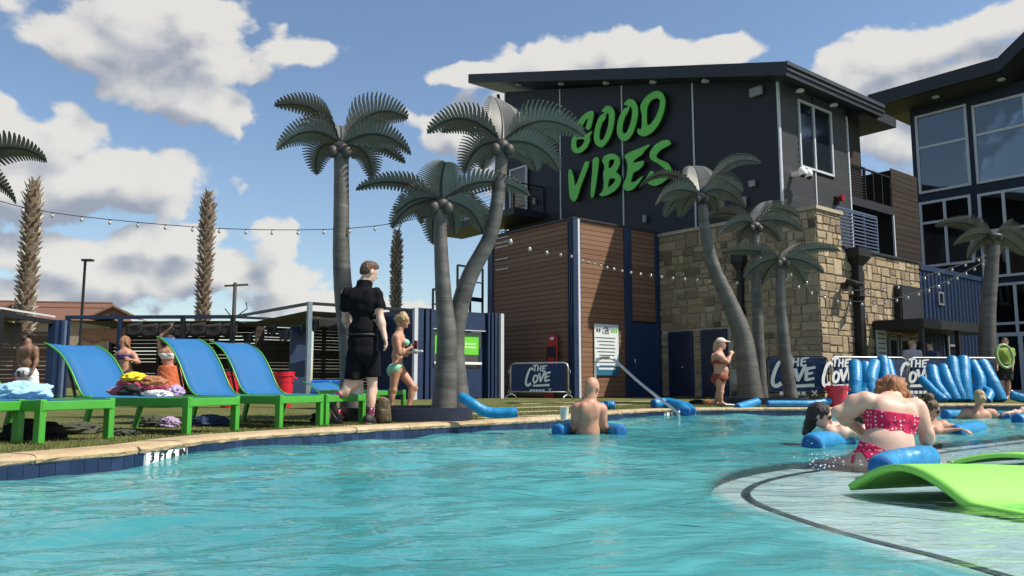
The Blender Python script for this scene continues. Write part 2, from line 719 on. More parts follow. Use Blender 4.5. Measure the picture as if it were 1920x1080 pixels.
s1 = s_of(270, 868)
s2 = s_of(1243, 780)
ntile = int(cum[-1] / 0.1)
cnt = 0
MK = 0.14
for i in range(ntile):
    sc = (i + 0.5) * 0.1
    p, nrm, d = edge_at(sc)
    if s1 - 0.05 < sc < s1 + 4 * MK + 0.05 or s2 - 0.05 < sc < s2 + 4 * MK + 0.05 or cnt >= 290:
        continue
    cnt += 1
    piece('tile', tme, tband, p - nrm * 0.008 + Z * 0.026, rot=(0, 0, math.atan2(d.y, d.x)))
for s0 in (s1, s2):
    for k, ch in enumerate(('3', 'FT', '6', 'IN')):
        p, nrm, d = edge_at(s0 + MK * (k + 0.5))
        tl = piece('tile', wme, tband, p - nrm * 0.008 + Z * 0.026, rot=(0, 0, math.atan2(d.y, d.x)), scale=(MK / 0.1, 1, 1))
        place_text('depth_marking', ch, 0.095, p - nrm * 0.020 + Z * 0.035, d, Z, BLACK, tband, extrude=0.001, bold=0.002, sx=1.15)

# tanning shelf
ZS = -0.042
SHELF = mat('shelf_plaster', (0.45, 0.48, 0.48), rough=0.8, var=0.10, scale=3, bump=0.2)
sh_px = [(1920, 824), (1760, 842), (1640, 858), (1540, 872), (1440, 886), (1370, 902), (1334, 922), (1348, 944), (1420, 975), (1530, 1012), (1680, 1052), (1800, 1090), (1930, 1130)]
sh = [ground(x, y, ZS) for (x, y) in sh_px]
shc = catmull(sh, 6)
shc = shc + [Vector((2.6, 1.9, ZS)), Vector((4.5, 0.9, ZS)), Vector((9, 1.0, ZS)), Vector((11.5, 5, ZS)), Vector((9.5, 10, ZS))]
mb = MB()
k0 = len(shc)
mb.v += [tuple(p) for p in shc] + [(p.x, p.y, -1.149) for p in shc]
mb.f.append(tuple(range(k0))[::-1])
for i in range(k0):
    mb.f.append((i, (i + 1) % k0, (i + 1) % k0 + k0, i + k0))
shelf = structure(obj('pool_shelf', mb, SHELF, origin=(0, 0, 0)))
mb = MB()
nv = len(catmull(sh, 6))
line = []
for i in range(nv):
    d = (shc[min(nv - 1, i + 1)] - shc[max(0, i - 1)]).normalized()
    line.append((shc[i], Vector((-d.y, d.x, 0))))
if (line[nv // 2][0] + line[nv // 2][1] * 0.1 - Vector((4, 4, ZS))).length > (line[nv // 2][0] - Vector((4, 4, ZS))).length:
    line = [(p, -q) for p, q in line]
TRIM = perobj('dark_trim_tile', [(0.015, 0.018, 0.022), (0.03, 0.034, 0.04), (0.02, 0.024, 0.03)], rough=0.3, bump=0.1, var=0.2)
tr = obj('trim_line', MB(), TRIM, shelf)
mb = MB()
for i in range(nv - 1):
    (a, na), (b, nb) = line[i], line[i + 1]
    mb.add([a + na * 0.17 + Z * 0.004, b + nb * 0.17 + Z * 0.004, b + nb * 0.22 + Z * 0.004, a + na * 0.22 + Z * 0.004], [(0, 1, 2, 3)])
tr.data = mb.mesh('trim_line')
tr.data.materials.append(TRIM)
from mathutils.geometry import intersect_point_tri_2d


def in_poly(x, y, P):
    c = False
    j = len(P) - 1
    for i in range(len(P)):
        if (P[i].y > y) != (P[j].y > y) and x < (P[j].x - P[i].x) * (y - P[i].y) / (P[j].y - P[i].y) + P[i].x:
            c = not c
        j = i
    return c


# water surface, finer towards the camera; attribute 'deep' says how much water is below
na_, nr_ = 420, 420
ang = np.linspace(-math.pi * 0.31, math.pi * 0.31, na_)
rad = 0.7 * np.power(30 / 0.7, np.linspace(0, 1, nr_))
A, Rr = np.meshgrid(ang, rad)
X = Rr * np.sin(A)
Y = Rr * np.cos(A) - 0.3
rsn = np.random.RandomState(5)
H = np.zeros_like(X)
for k in range(46):
    lam = 0.24 * (2.8 / 0.24) ** rsn.rand()
    th = rsn.normal(1.75, 0.62)
    amp = 0.0042 * lam ** 0.75 * rsn.uniform(0.5, 1.2)
    ph = rsn.rand() * 6.28
    wx = X + 0.12 * np.sin(Y * 1.1 + k) + 0.05 * np.sin(Y * 3.3 - k)
    wy = Y + 0.12 * np.sin(X * 0.9 - k * 2)
    q = (wx * math.cos(th) + wy * math.sin(th)) * 2 * math.pi / lam + ph
    fade = np.clip(lam / (Rr * 0.012 + 1e-6) - 0.6, 0, 1)
    env = 0.55 + 0.45 * np.sin(X * rsn.uniform(0.3, 0.9) + Y * rsn.uniform(0.3, 0.9) + ph * 3)
    H += amp * fade * env * (np.sin(q) + 0.35 * np.sin(2 * q + 0.6))
co = np.stack([X, Y, H], -1).reshape(-1, 3)
idx = np.arange(na_ * nr_).reshape(nr_, na_)
quads = np.stack([idx[:-1, :-1], idx[:-1, 1:], idx[1:, 1:], idx[1:, :-1]], -1).reshape(-1, 4)[:, ::-1]
me = bpy.data.meshes.new('water')
me.vertices.add(len(co))
me.vertices.foreach_set('co', co.astype(np.float32).ravel())
me.loops.add(len(quads) * 4)
me.loops.foreach_set('vertex_index', quads.astype(np.int32).ravel())
me.polygons.add(len(quads))
me.polygons.foreach_set('loop_start', np.arange(0, len(quads) * 4, 4, dtype=np.int32))
me.update(calc_edges=True)
me.validate()
if me.polygons[0].normal.z < 0:
    me.flip_normals()
sm_(me)
dp = np.ones(len(co), np.float32)
SX = np.array([[p.x, p.y] for p in shc])
xs, ys = co[:, 0], co[:, 1]
inside = np.zeros(len(co), bool)
j = len(SX) - 1
for i in range(len(SX)):
    cnd = (SX[i, 1] > ys) != (SX[j, 1] > ys)
    with np.errstate(divide='ignore', invalid='ignore'):
        xi = (SX[j, 0] - SX[i, 0]) * (ys - SX[i, 1]) / (SX[j, 1] - SX[i, 1]) + SX[i, 0]
    inside ^= cnd & (xs < xi)
    j = i
dmin = np.full(len(co), 9.0)
for i in range(len(SX)):
    a, b = SX[i], SX[(i + 1) % len(SX)]
    ab = b - a
    t = np.clip(((xs - a[0]) * ab[0] + (ys - a[1]) * ab[1]) / (ab @ ab), 0, 1)
    dmin = np.minimum(dmin, np.hypot(xs - a[0] - t * ab[0], ys - a[1] - t * ab[1]))
sgn = np.where(inside, -dmin, dmin)
dp = np.where(sgn > 0, np.clip(0.6 + sgn / 0.15, 0.0, 1.0), np.clip(0.6 + sgn / 0.05, 0.0, 1.0)).astype(np.float32)
damp = np.clip(0.8 + sgn / 0.8, 0.55, 1.0)
co[:, 2] *= damp
me.vertices.foreach_set('co', co.astype(np.float32).ravel())
att = me.attributes.new('deep', 'FLOAT', 'POINT')
att.data.foreach_set('value', dp)
wm = bpy.data.materials.new('pool_water')
wm.use_nodes = True
nt = wm.node_tree
for x in list(nt.nodes):
    nt.nodes.remove(x)
tcn = nd(nt, 'ShaderNodeTexCoord')
big = nd(nt, 'ShaderNodeTexNoise', i_Scale=0.24, i_Detail=2.5)
nt.links.new(tcn.outputs['Object'], big.inputs['Vector'])
mr = nd(nt, 'ShaderNodeMapRange')
mr.inputs['From Min'].default_value = 0.36
mr.inputs['From Max'].default_value = 0.64
nt.links.new(big.outputs[0], mr.inputs['Value'])
bodyc = nd(nt, 'ShaderNodeMix', data_type='RGBA')
bodyc.inputs['A'].default_value = (0.022, 0.20, 0.222, 1)
bodyc.inputs['B'].default_value = (0.12, 0.41, 0.425, 1)
nt.links.new(mr.outputs[0], bodyc.inputs['Factor'])
mpw = nd(nt, 'ShaderNodeMapping')
mpw.inputs['Scale'].default_value = (1.0, 2.2, 1)
mpw.inputs['Rotation'].default_value = (0, 0, R(-14))
nt.links.new(tcn.outputs['Object'], mpw.inputs[0])
rip = nd(nt, 'ShaderNodeTexNoise', i_Scale=3.2, i_Detail=3.0, i_Roughness=0.5, i_Distortion=0.8)
nt.links.new(mpw.outputs[0], rip.inputs['Vector'])
bpn = nd(nt, 'ShaderNodeBump', i_Strength=0.36, i_Distance=0.05)
nt.links.new(rip.outputs[0], bpn.inputs['Height'])
dif = nd(nt, 'ShaderNodeBsdfDiffuse')
nt.links.new(bodyc.outputs['Result'], dif.inputs['Color'])
nt.links.new(bpn.outputs[0], dif.inputs['Normal'])
trn = nd(nt, 'ShaderNodeBsdfTransparent')
trn.inputs['Color'].default_value = (0.80, 0.95, 0.97, 1)
atn = nd(nt, 'ShaderNodeAttribute', attribute_name='deep')
body = nd(nt, 'ShaderNodeMixShader')
nt.links.new(mth(nt, 'MULTIPLY', atn.outputs['Fac'], 0.86), body.inputs[0])
nt.links.new(trn.outputs[0], body.inputs[1])
nt.links.new(dif.outputs[0], body.inputs[2])
gls = nd(nt, 'ShaderNodeBsdfGlossy')
gls.inputs['Roughness'].default_value = 0.05
nt.links.new(bpn.outputs[0], gls.inputs['Normal'])
fr = nd(nt, 'ShaderNodeFresnel', i_IOR=1.33)
nt.links.new(bpn.outputs[0], fr.inputs['Normal'])
fin = nd(nt, 'ShaderNodeMixShader')
nt.links.new(mth(nt, 'MULTIPLY', fr.outputs[0], 0.9), fin.inputs[0])
nt.links.new(body.outputs[0], fin.inputs[1])
nt.links.new(gls.outputs[0], fin.inputs[2])
outn = nd(nt, 'ShaderNodeOutputMaterial')
nt.links.new(fin.outputs[0], outn.inputs[0])
me.materials.append(wm)
water = bpy.data.objects.new('water', me)
col.objects.link(water)
structure(water)

# turf blades near the water, and pale stone bands let into the lawn
GR = mat('grass_blades', (0.075, 0.115, 0.028), rough=0.8, scale=3, c2=(0.19, 0.185, 0.07), spec=0.15)
rg = random.Random(2)
gv, gf = [], []
for i in range(42000):
    sc = rg.uniform(0.3, 17)
    w = 0.32 + 3.6 * rg.random() ** 1.7
    p, nrm, d = edge_at(sc)
    q = p + nrm * w
    a = rg.uniform(0, 6.28)
    h = rg.uniform(0.012, 0.026)
    wd = 0.004
    dx, dy = math.cos(a) * wd, math.sin(a) * wd
    lx, ly = rg.uniform(-0.012, 0.012), rg.uniform(-0.012, 0.012)
    o = len(gv)
    gv += [(q.x - dx, q.y - dy, DK - 0.008), (q.x + dx, q.y + dy, DK - 0.008), (q.x + lx, q.y + ly, DK - 0.006 + h)]
    gf.append((o, o + 1, o + 2))
me = bpy.data.meshes.new('grass')
me.from_pydata(gv, [], gf)
me.materials.append(GR)
grass = bpy.data.objects.new('grass', me)
col.objects.link(grass)
grass['kind'] = 'stuff'
tag(grass, 'short olive green turf blades along the pool edge', 'grass')
PAVE = mat('paving_band', (0.44, 0.36, 0.23), rough=0.9, bump=0.4)
for (pxa, pya, pxb, pyb, w) in ((545, 779, 690, 775, 0.10), (880, 767, 1180, 758, 0.16), (880, 776, 1045, 770, 0.14), (900, 784, 1045, 778, 0.2), (975, 757, 1230, 752, 0.2)):
    a, b = ground(pxa, pya), ground(pxb, pyb)
    structure(obj('paving_band', MB().beam(a + Z * 0.0, b + Z * 0.0, w, 0.008), PAVE))

# ================================================================== BUILDINGS
NAVY = mat('navy_steel', (0.012, 0.028, 0.075), rough=0.45, var=0.15, spec=0.5)
NAVYD = mat('navy_door', (0.010, 0.018, 0.045), rough=0.4, var=0.1)
PALE = mat('pale_trim', (0.50, 0.52, 0.56), rough=0.5, var=0.06)
CHAR = mat('charcoal_panel', (0.014, 0.016, 0.024), rough=0.55, var=0.15, scale=1.5, spec=0.35)
FASC = mat('charcoal_fascia', (0.020, 0.022, 0.028), rough=0.5, var=0.1)
GLASS = mat('dark_glass', (0.012, 0.018, 0.022), rough=0.06, var=0.2, spec=0.9, scale=1.2)
STEEL = mat('stainless_steel', (0.62, 0.63, 0.64), rough=0.25, metal=1.0, var=0.05)
WOOD = perobj('wood_board', [(0.17, 0.086, 0.05), (0.21, 0.112, 0.066), (0.185, 0.096, 0.055), (0.235, 0.13, 0.078)], rough=0.6, bump=0.25, bscale=12, var=0.2, stretch=(0.3, 0.3, 9))
MORTAR = mat('mortar', (0.48, 0.44, 0.36), rough=0.95, bump=0.4)
STONE = perobj('ashlar_stone', [(0.10, 0.075, 0.055), (0.37, 0.285, 0.18), (0.28, 0.205, 0.125), (0.42, 0.33, 0.215), (0.32, 0.24, 0.15), (0.20, 0.15, 0.10), (0.39, 0.30, 0.19)], rough=0.9, bump=0.8, bscale=14, var=0.25)
SIDING = perobj('charcoal_siding', [(0.050, 0.052, 0.058), (0.060, 0.062, 0.069), (0.054, 0.056, 0.063), (0.067, 0.069, 0.076)], rough=0.6, bump=0.15, bscale=10, var=0.15)

Wc = ground(1078, 746.5)
RE = along(Wc, U, 1236, 500)
LE = along(Wc, V, 916, 500)
SC = along(RE, -V, 1541, 660)
SE = along(SC, U, 1722, 500)
TOPW = 5.46


def wall_pt(P, d, px, py):
    """point on the vertical plane through P along d that shows at the pixel"""
    q = along(P, d, px, py)
    q.z = zof(q, py)
    return q


def tpos(P, d, px, py):
    return (along(P, d, px, py) - P).dot(d)


# --- tower of stacked containers clad with boards
tower = thing('wood_clad_tower', 'two storey brown board clad tower with navy steel corner posts below the lettered wall', 'building', Wc)
body = MB()
wr, wl = (RE - Wc).length, (LE - Wc).length
cc_ = Wc + U * (wr / 2) + V * (wl / 2)
body.box(cc_ + Z * ((TOPW - DK) / 2), U, V, Z, wr / 2 - 0.06, wl / 2 - 0.06, (TOPW - DK) / 2 - 0.02)
obj('wall', body, mat('dark_backing', (0.02, 0.016, 0.014), rough=0.9), tower)
obj('roof_cap', MB().box(cc_ + Z * (TOPW - DK + 0.015), U, V, Z, wr / 2 + 0.03, wl / 2 + 0.03, 0.03), FASC, tower)
ub = unit_box('board', WOOD)
bh = 0.148
nb_ = int((TOPW - DK) / bh)
door_u0, door_u1 = tpos(Wc, U, 1190, 690), tpos(Wc, U, 1233, 690)
door_z1 = zof(along(Wc, U, 1210, 610), 607)
post2 = (tpos(Wc, U, 1172, 600), tpos(Wc, U, 1186, 600))
cp = 0.26
for i in range(nb_):
    zc = DK + 0.02 + (i + 0.5) * bh
    piece('board', ub, tower, Wc + V * ((cp + wl - 0.25) / 2) - U * -0.04 + Z * (zc - DK), rot=frame_rot(V, -U, Z), scale=(wl - 0.25 - cp, 0.03, bh - 0.014))
    piece('board', ub, tower, Wc + U * ((cp + post2[0]) / 2) + V * 0.04 + Z * (zc - DK), rot=frame_rot(U, V, Z), scale=(post2[0] - cp, 0.03, bh - 0.014))
    if zc > door_z1 + 0.1:
        piece('board', ub, tower, Wc + U * ((post2[1] + wr - 0.2) / 2) + V * 0.04 + Z * (zc - DK), rot=frame_rot(U, V, Z), scale=(wr - 0.2 - post2[1], 0.03, bh - 0.014))
Hh = (TOPW - DK) / 2


def post(u0, u1, v0, v1, base=Wc, top=TOPW, m=NAVY, par=tower, nm='corner_post'):
    c = base + U * ((u0 + u1) / 2) + V * ((v0 + v1) / 2)
    return obj(nm, MB().box(c + Z * ((top - DK) / 2), U, V, Z, abs(u1 - u0) / 2, abs(v1 - v0) / 2, (top - DK) / 2), m, par, bevel=0.01)


post(-0.02, cp * 0.55, -0.02, cp)
post(cp * 0.58, cp * 0.92, -0.035, 0.05, m=PALE, nm='corner_strip')
post(cp * 0.94, cp * 1.08, -0.02, 0.06)
post(post2[0], post2[1], -0.02, 0.06)
post(wr - 0.2, wr + 0.02, -0.02, 0.06)
post(-0.03, 0.05, wl - 0.25, wl + 0.02)
for k in range(3):
    obj('post_rib', MB().box(Wc + U * -0.035 + V * (0.06 + 0.075 * k) + Z * Hh, U, V, Z, 0.012, 0.018, Hh), NAVY, tower)
du = (door_u0 + door_u1) / 2
dr = obj('door', MB().box(Wc + U * du + V * 0.02 + Z * ((door_z1 - DK) / 2), U, V, Z, (door_u1 - door_u0) / 2 + 0.25, 0.02, (door_z1 - DK) / 2), mat('blue_door', (0.016, 0.036, 0.095), rough=0.4), tower, bevel=0.004)
obj('handle', MB().tube([Wc + U * (door_u0 + 0.0) + V * -0.03 + Z * 0.98, Wc + U * (door_u0 - 0.04) - V * 0.05 + Z * 1.08, Wc + U * (door_u0) - V * 0.03 + Z * 1.18], 0.018), STEEL, dr)
obj('lock_plate', MB().box(Wc + U * (door_u1 + 0.1) + V * -0.003 + Z * 2.0, U, V, Z, 0.03, 0.006, 0.08), NAVYD, dr)
# light slits on the left face
for k, yy in enumerate((434, 446, 455, 463, 486, 505)):
    q = wall_pt(Wc, V, 941, yy)
    obj('light_slit', MB().box(q - U * 0.002, V, U, Z, 0.33, 0.022, 0.018), PALE, tower)
# rules sign
sa, sb_ = tpos(Wc, U, 1114, 660), tpos(Wc, U, 1159, 660)
q0 = along(Wc, U, 1136, 660)
zs0, zs1, zs2 = zof(q0, 704), zof(q0, 687), zof(q0, 608)
sg = thing('rules_sign', 'tall white rules sign with blue foot band fixed to the sunlit boards', 'sign', Wc + U * ((sa + sb_) / 2) - V * 0.03 + Z * (zs0 - DK))
su, hw = (sa + sb_) / 2, (sb_ - sa) / 2
SIGNW = mat('sign_white', (0.62, 0.66, 0.66), rough=0.4, var=0.04)
SIGNB = mat('sign_blue', (0.03, 0.13, 0.22), rough=0.4)
INK = mat('sign_ink', (0.06, 0.07, 0.09), rough=0.5)
GREENP = mat('sign_green', (0.10, 0.42, 0.05), rough=0.5)
WHITE = mat('white_print', (0.80, 0.81, 0.80), rough=0.5, var=0.03)
obj('panel', MB().box(Wc + U * su - V * 0.012 + Z * ((zs1 + zs2) / 2 - DK), U, V, Z, hw, 0.012, (zs2 - zs1) / 2), SIGNW, sg)
obj('foot_band', MB().box(Wc + U * su - V * 0.012 + Z * ((zs0 + zs1) / 2 - DK), U, V, Z, hw, 0.0125, (zs1 - zs0) / 2 - 0.003), SIGNB, sg)
for k in range(9):
    zz = zs2 - 0.42 - k * 0.105
    obj('text_line', MB().box(Wc + U * (su - 0.06 + 0.03 * (k % 3)) - V * 0.026 + Z * (zz - DK), U, V, Z, hw * (0.82 - 0.1 * (k % 3)), 0.002, 0.014), INK, sg)
obj('text_line', MB().box(Wc + U * su - V * 0.026 + Z * (zs1 - DK - 0.07), U, V, Z, hw * 0.7, 0.002, 0.03), SIGNW, sg)
for k, (xx, ww) in enumerate(((-0.78, 0.07), (-0.58, 0.07), (0.42, 0.07), (0.62, 0.07), (0.82, 0.06))):
    obj('heading_mark', MB().box(Wc + U * (su + hw * xx) - V * 0.026 + Z * (zs2 - DK - 0.2), U, V, Z, hw * ww, 0.002, 0.055), INK if xx < 0 else GREENP, sg)


def brush(mb, pts, w, right, up, c, n, k, step=0.0006):
    """flat brush stroke: 2-D points (x, y) with width w (or list)"""
    P = catmull([Vector((x, y, 0)) for (x, y) in pts], 5) if len(pts) > 2 else [Vector((pts[0][0], pts[0][1], 0)), Vector((pts[1][0], pts[1][1], 0))]
    m_ = len(P)
    ws = [w[0] + (w[1] - w[0]) * i / (m_ - 1) for i in range(m_)] if isinstance(w, (tuple, list)) else [w] * m_
    L, Rr_ = [], []
    for i in range(m_):
        d = (P[min(m_ - 1, i + 1)] - P[max(0, i - 1)]).normalized()
        nn = Vector((-d.y, d.x, 0)) * ws[i] / 2
        L.append(P[i] + nn)
        Rr_.append(P[i] - nn)
    vs = [c + right * q.x + up * q.y + n * (k * step) for q in L + Rr_]
    mb.add(vs, [(i, i + m_, i + 1 + m_, i + 1) for i in range(m_ - 1)])


def cove_logo(parent, c, right, up, n, h, m, m2=None, nm='logo'):
    """THE COVE in brush strokes; h is the height of the C"""
    mb = MB()
    S = lambda pts: [(x * h, y * h) for (x, y) in pts]
    w = 0.15 * h
    strokes = [([(-0.50, 0.40), (-0.62, 0.50), (-0.78, 0.38), (-0.98, -0.1), (-1.0, -0.42), (-0.86, -0.50), (-0.66, -0.38)], (0.13, 0.17)),
               ([(-0.30, 0.10), (-0.44, 0.02), (-0.50, -0.22), (-0.42, -0.34), (-0.26, -0.24), (-0.20, -0.02), (-0.30, 0.10)], (0.13, 0.13)),
               ([(-0.10, 0.22), (0.0, -0.30)], (0.15, 0.13)), ([(-0.02, -0.30), (0.30, 0.32)], (0.12, 0.15)),
               ([(0.36, 0.22), (0.30, -0.28)], (0.14, 0.14)), ([(0.34, 0.20), (0.70, 0.27)], (0.13, 0.10)), ([(0.34, -0.02), (0.60, 0.04)], (0.11, 0.09)), ([(0.30, -0.25), (0.64, -0.18)], (0.13, 0.10)),
               ([(-0.52, -0.52), (0.0, -0.50), (0.62, -0.47)], (0.11, 0.14)),
               ([(-0.52, 0.66), (-0.18, 0.70)], (0.08, 0.09)), ([(-0.36, 0.68), (-0.40, 0.32)], (0.10, 0.08)),
               ([(-0.14, 0.66), (-0.20, 0.32)], (0.09, 0.08)), ([(0.04, 0.66), (0.0, 0.30)], (0.09, 0.08)), ([(-0.16, 0.48), (0.02, 0.50)], (0.07, 0.07)),
               ([(0.18, 0.64), (0.13, 0.32)], (0.09, 0.09)), ([(0.17, 0.62), (0.46, 0.66)], (0.09, 0.06)), ([(0.15, 0.49), (0.34, 0.51)], (0.07, 0.06)), ([(0.13, 0.33), (0.36, 0.36)], (0.08, 0.06))]
    for k, (pts, ww) in enumerate(strokes):
        brush(mb, S(pts), (ww[0] * h, ww[1] * h), right, up, c, n, k + 1)
    return obj(nm, mb, m, parent)


cove_logo(sg, Wc + U * su - V * 0.0265 + Z * (zs2 - DK - 0.2), U, Z, -V, 0.17, INK)

# red rescue board leaning on the tower
sp_ = thing('spine_board', 'red rescue backboard leaning on the dark board wall behind the barrier', 'rescue board', along(Wc, V, 1042, 700) - U * 0.25)
b0 = ORG[sp_.name]
RED = mat('red_plastic', (0.42, 0.03, 0.03), rough=0.4)
ztop = zof(b0, 626)
poly = []
bw = 0.24
for (x, z) in ((-0.75, 0), (0.75, 0), (1, 0.25), (1, 0.8), (0.85, 0.94), (0.5, 1.0), (-0.5, 1.0), (-0.85, 0.94), (-1, 0.8), (-1, 0.25)):
    poly.append(b0 + V * (x * bw) + U * (0.18 * z) + Z * (z * (ztop - DK)))
obj('board', MB().prism(poly, -U, 0.05), RED, sp_, bevel=0.01)
zz = ztop - DK
for (x, z, a, h_) in ((-0.42, 0.72, 0.08, 0.16), (0.42, 0.72, 0.08, 0.16), (0.5, 0.4, 0.05, 0.2), (-0.75, 0.5, 0.02, 0.4), (0.75, 0.55, 0.02, 0.4)):
    obj('strap', MB().box(b0 + V * (x * bw) + U * (0.18 * z - 0.06) + Z * (z * zz), V, (Z * zz + U * 0.18).normalized(), U, a, h_, 0.012), mat('black_strap', (0.02, 0.02, 0.025), rough=0.8), sp_)
obj('head_pad', MB().box(b0 + U * (0.18 * 0.93 - 0.06) + Z * (0.93 * zz), V, Z, U, 0.07, 0.04, 0.012), WHITE, sp_)

# --- stone building
stoneb = thing('stone_building', 'two storey tan ashlar stone building with a projecting chimney corner behind the metal palms', 'building', SC)
zS = 5.40
zL = 4.38
CH = (along(SC, U, 1577, 460) - SC).length            # width of the high part on the right face
sw, sl = (SE - SC).length, (RE - SC).length
mbw = MB()
mbw.box(SC + U * (CH / 2) + V * (sl / 2) + Z * ((zS - DK) / 2), U, V, Z, CH / 2 - 0.03, sl / 2 - 0.03, (zS - DK) / 2)
mbw.box(SC + U * ((sw + CH) / 2) + V * (2.6 / 2 + 0.03) + Z * ((zL - DK) / 2), U, V, Z, (sw - CH) / 2, 1.3, (zL - DK) / 2 - 0.01)
wallp = obj('wall', mbw, MORTAR, stoneb)
svar = []
rs = random.Random(5)
for k in range(7):
    j = lambda a: rs.uniform(-a, a)
    b_ = [(-0.5, 0, -0.5), (0.5, 0, -0.5), (0.5, 0, 0.5), (-0.5, 0, 0.5)]
    m1 = [(x * (1 + j(0.05)), -0.62 + j(0.1), z * (1 + j(0.06))) for (x, y, z) in b_]
    f1 = [(x * 0.90 + j(0.03), -1.0 + j(0.18), z * 0.84 + j(0.04)) for (x, y, z) in b_]
    mm = MB().add(b_ + m1 + f1, [(i, (i + 1) % 4, (i + 1) % 4 + 4, i + 4) for i in range(4)] + [(i + 4, (i + 1) % 4 + 4, (i + 1) % 4 + 8, i + 8) for i in range(4)] + [(8, 9, 10, 11)])
    q = mm.mesh('stone')
    q.materials.append(STONE)
    svar.append(q)


def ashlar(W, Hh_, rnd):
    """irregular courses: list of (x0, z0, x1, z1)"""
    out = []
    z = 0
    while z < Hh_ - 0.05:
        h = min(rnd.choice((0.36, 0.42, 0.48)), Hh_ - z)
        if Hh_ - z - h < 0.12:
            h = Hh_ - z
        x = 0
        while x < W - 0.02:
            w = rnd.uniform(0.3, 0.72)
            if W - x - w < 0.2:
                w = W - x
            t = rnd.random()
            if t < 0.22 and w < 0.55:
                out.append((x, z, x + w, z + h))
            else:
                k = rnd.uniform(0.36, 0.64) * h
                for (za, zb) in ((z, z + k), (z + k, z + h)):
                    if w > 0.42 and rnd.random() < 0.5:
                        m_ = x + w * rnd.uniform(0.35, 0.65)
                        out += [(x, za, m_, zb), (m_, za, x + w, zb)]
                    else:
                        out.append((x, za, x + w, zb))
            x += w
        z += h
    return out


# left face: along -V from RE to SC ; local x runs from RE to SC
dA = (tpos(RE, -V, 1257, 690), tpos(RE, -V, 1301, 690))
dB = (tpos(RE, -V, 1318, 690), tpos(RE, -V, 1366, 690))
dz = zof(along(RE, -V, 1280, 690), 622) - DK
cells = []
for (x0, z0, x1, z1) in ashlar(sl, zS - DK - 0.1, rs):
    hit = False
    for (a, b) in (dA, dB):
        if x1 > a - 0.02 and x0 < b + 0.02 and z0 < dz + 0.02:
            hit = True
    if not hit:
        cells.append(((x1 - x0) * (z1 - z0), RE - V * ((x0 + x1) / 2) + Z * ((z0 + z1) / 2), -V, -U, x1 - x0, z1 - z0))
for (x0, z0, x1, z1) in ashlar(sw, zS - DK - 0.1, rs):
    if z1 > zL - DK - 0.05 and x1 > CH + 0.02:
        if x0 > CH - 0.15 or z0 > zL - DK:
            if z0 > zL - DK - 0.15 or x0 > CH:
                if z0 < zL - DK - 0.12:
                    z1 = zL - DK - 0.02
                elif x0 < CH - 0.12:
                    x1 = CH
                else:
                    continue
        else:
            x1 = CH
    cells.append(((x1 - x0) * (z1 - z0) * 1.2, SC + U * ((x0 + x1) / 2) + Z * ((z0 + z1) / 2), U, -V, x1 - x0, z1 - z0))
# bits of wall beside and between the doors
for (a, b) in ((0.02, dA[0] - 0.03), (dA[1] + 0.03, dB[0] - 0.03)):
    z = 0
    while z < dz - 0.05:
        h = min(rs.uniform(0.14, 0.26), dz + 0.02 - z)
        cells.append(((b - a) * h, RE - V * ((a + b) / 2) + Z * (z + h / 2), -V, -U, b - a, h))
        z += h
cells.sort(key=lambda c: -c[0])
far = MB()
for k, (ar, c, r_, n_, w, h) in enumerate(cells):
    dpth = rs.uniform(0.022, 0.042)
    rot = frame_rot(r_, -n_, Z)
    if k < 300:
        piece('stone', rs.choice(svar), wallp, c - n_ * 0.01, rot=rot, scale=(w - 0.03, dpth, h - 0.03))
    else:
        mm = rs.choice(svar)
        M3 = rot.to_matrix()
        far.add([c - n_ * 0.01 + M3 @ Vector((v.co.x * (w - 0.03), v.co.y * dpth, v.co.z * (h - 0.03))) for v in mm.vertices], [tuple(p.vertices) for p in mm.polygons])
fo = obj('small_stones', far, STONE, wallp, kind='stuff')
at_ = fo.data.attributes.new('tone', 'FLOAT', 'FACE')
tones = []
for k in range(len(fo.data.polygons) // 9):
    tones += [rs.random()] * 9
at_.data.foreach_set('value', tones)
CAPS = mat('cap_stone', (0.36, 0.30, 0.21), rough=0.85, bump=0.4)
obj('coping', MB().box(SC + U * (CH / 2) + V * (sl / 2) + Z * (zS - DK - 0.03), U, V, Z, CH / 2 + 0.07, sl / 2 + 0.07, 0.05), CAPS, stoneb)
obj('coping', MB().box(SC + U * ((sw + CH) / 2 + 0.04) + V * 1.3 + Z * (zL - DK + 0.02), U, V, Z, (sw - CH) / 2 - 0.04, 1.37, 0.035), FASC, stoneb)
for (a, b) in (dA, dB):
    c = RE - V * ((a + b) / 2) + Z * (dz / 2)
    d_ = obj('door', MB().box(c - U * 0.045, V, U, Z, (b - a) / 2 - 0.05, 0.02, dz / 2 - 0.03), NAVYD, stoneb, bevel=0.004)
    obj('frame', MB().box(c - U * 0.05 + V * ((b - a) / 2 - 0.02), V, U, Z, 0.03, 0.025, dz / 2).box(c - U * 0.05 - V * ((b - a) / 2 - 0.02), V, U, Z, 0.03, 0.025, dz / 2).box(c - U * 0.05 + Z * (dz / 2 - 0.02), V, U, Z, (b - a) / 2 - 0.05, 0.025, 0.03), NAVY, d_)
    obj('handle', MB().ellip(c - U * 0.09 + V * ((b - a) / 2 - 0.55) - Z * 0.1, (0.035, 0.035, 0.035)), STEEL, d_)
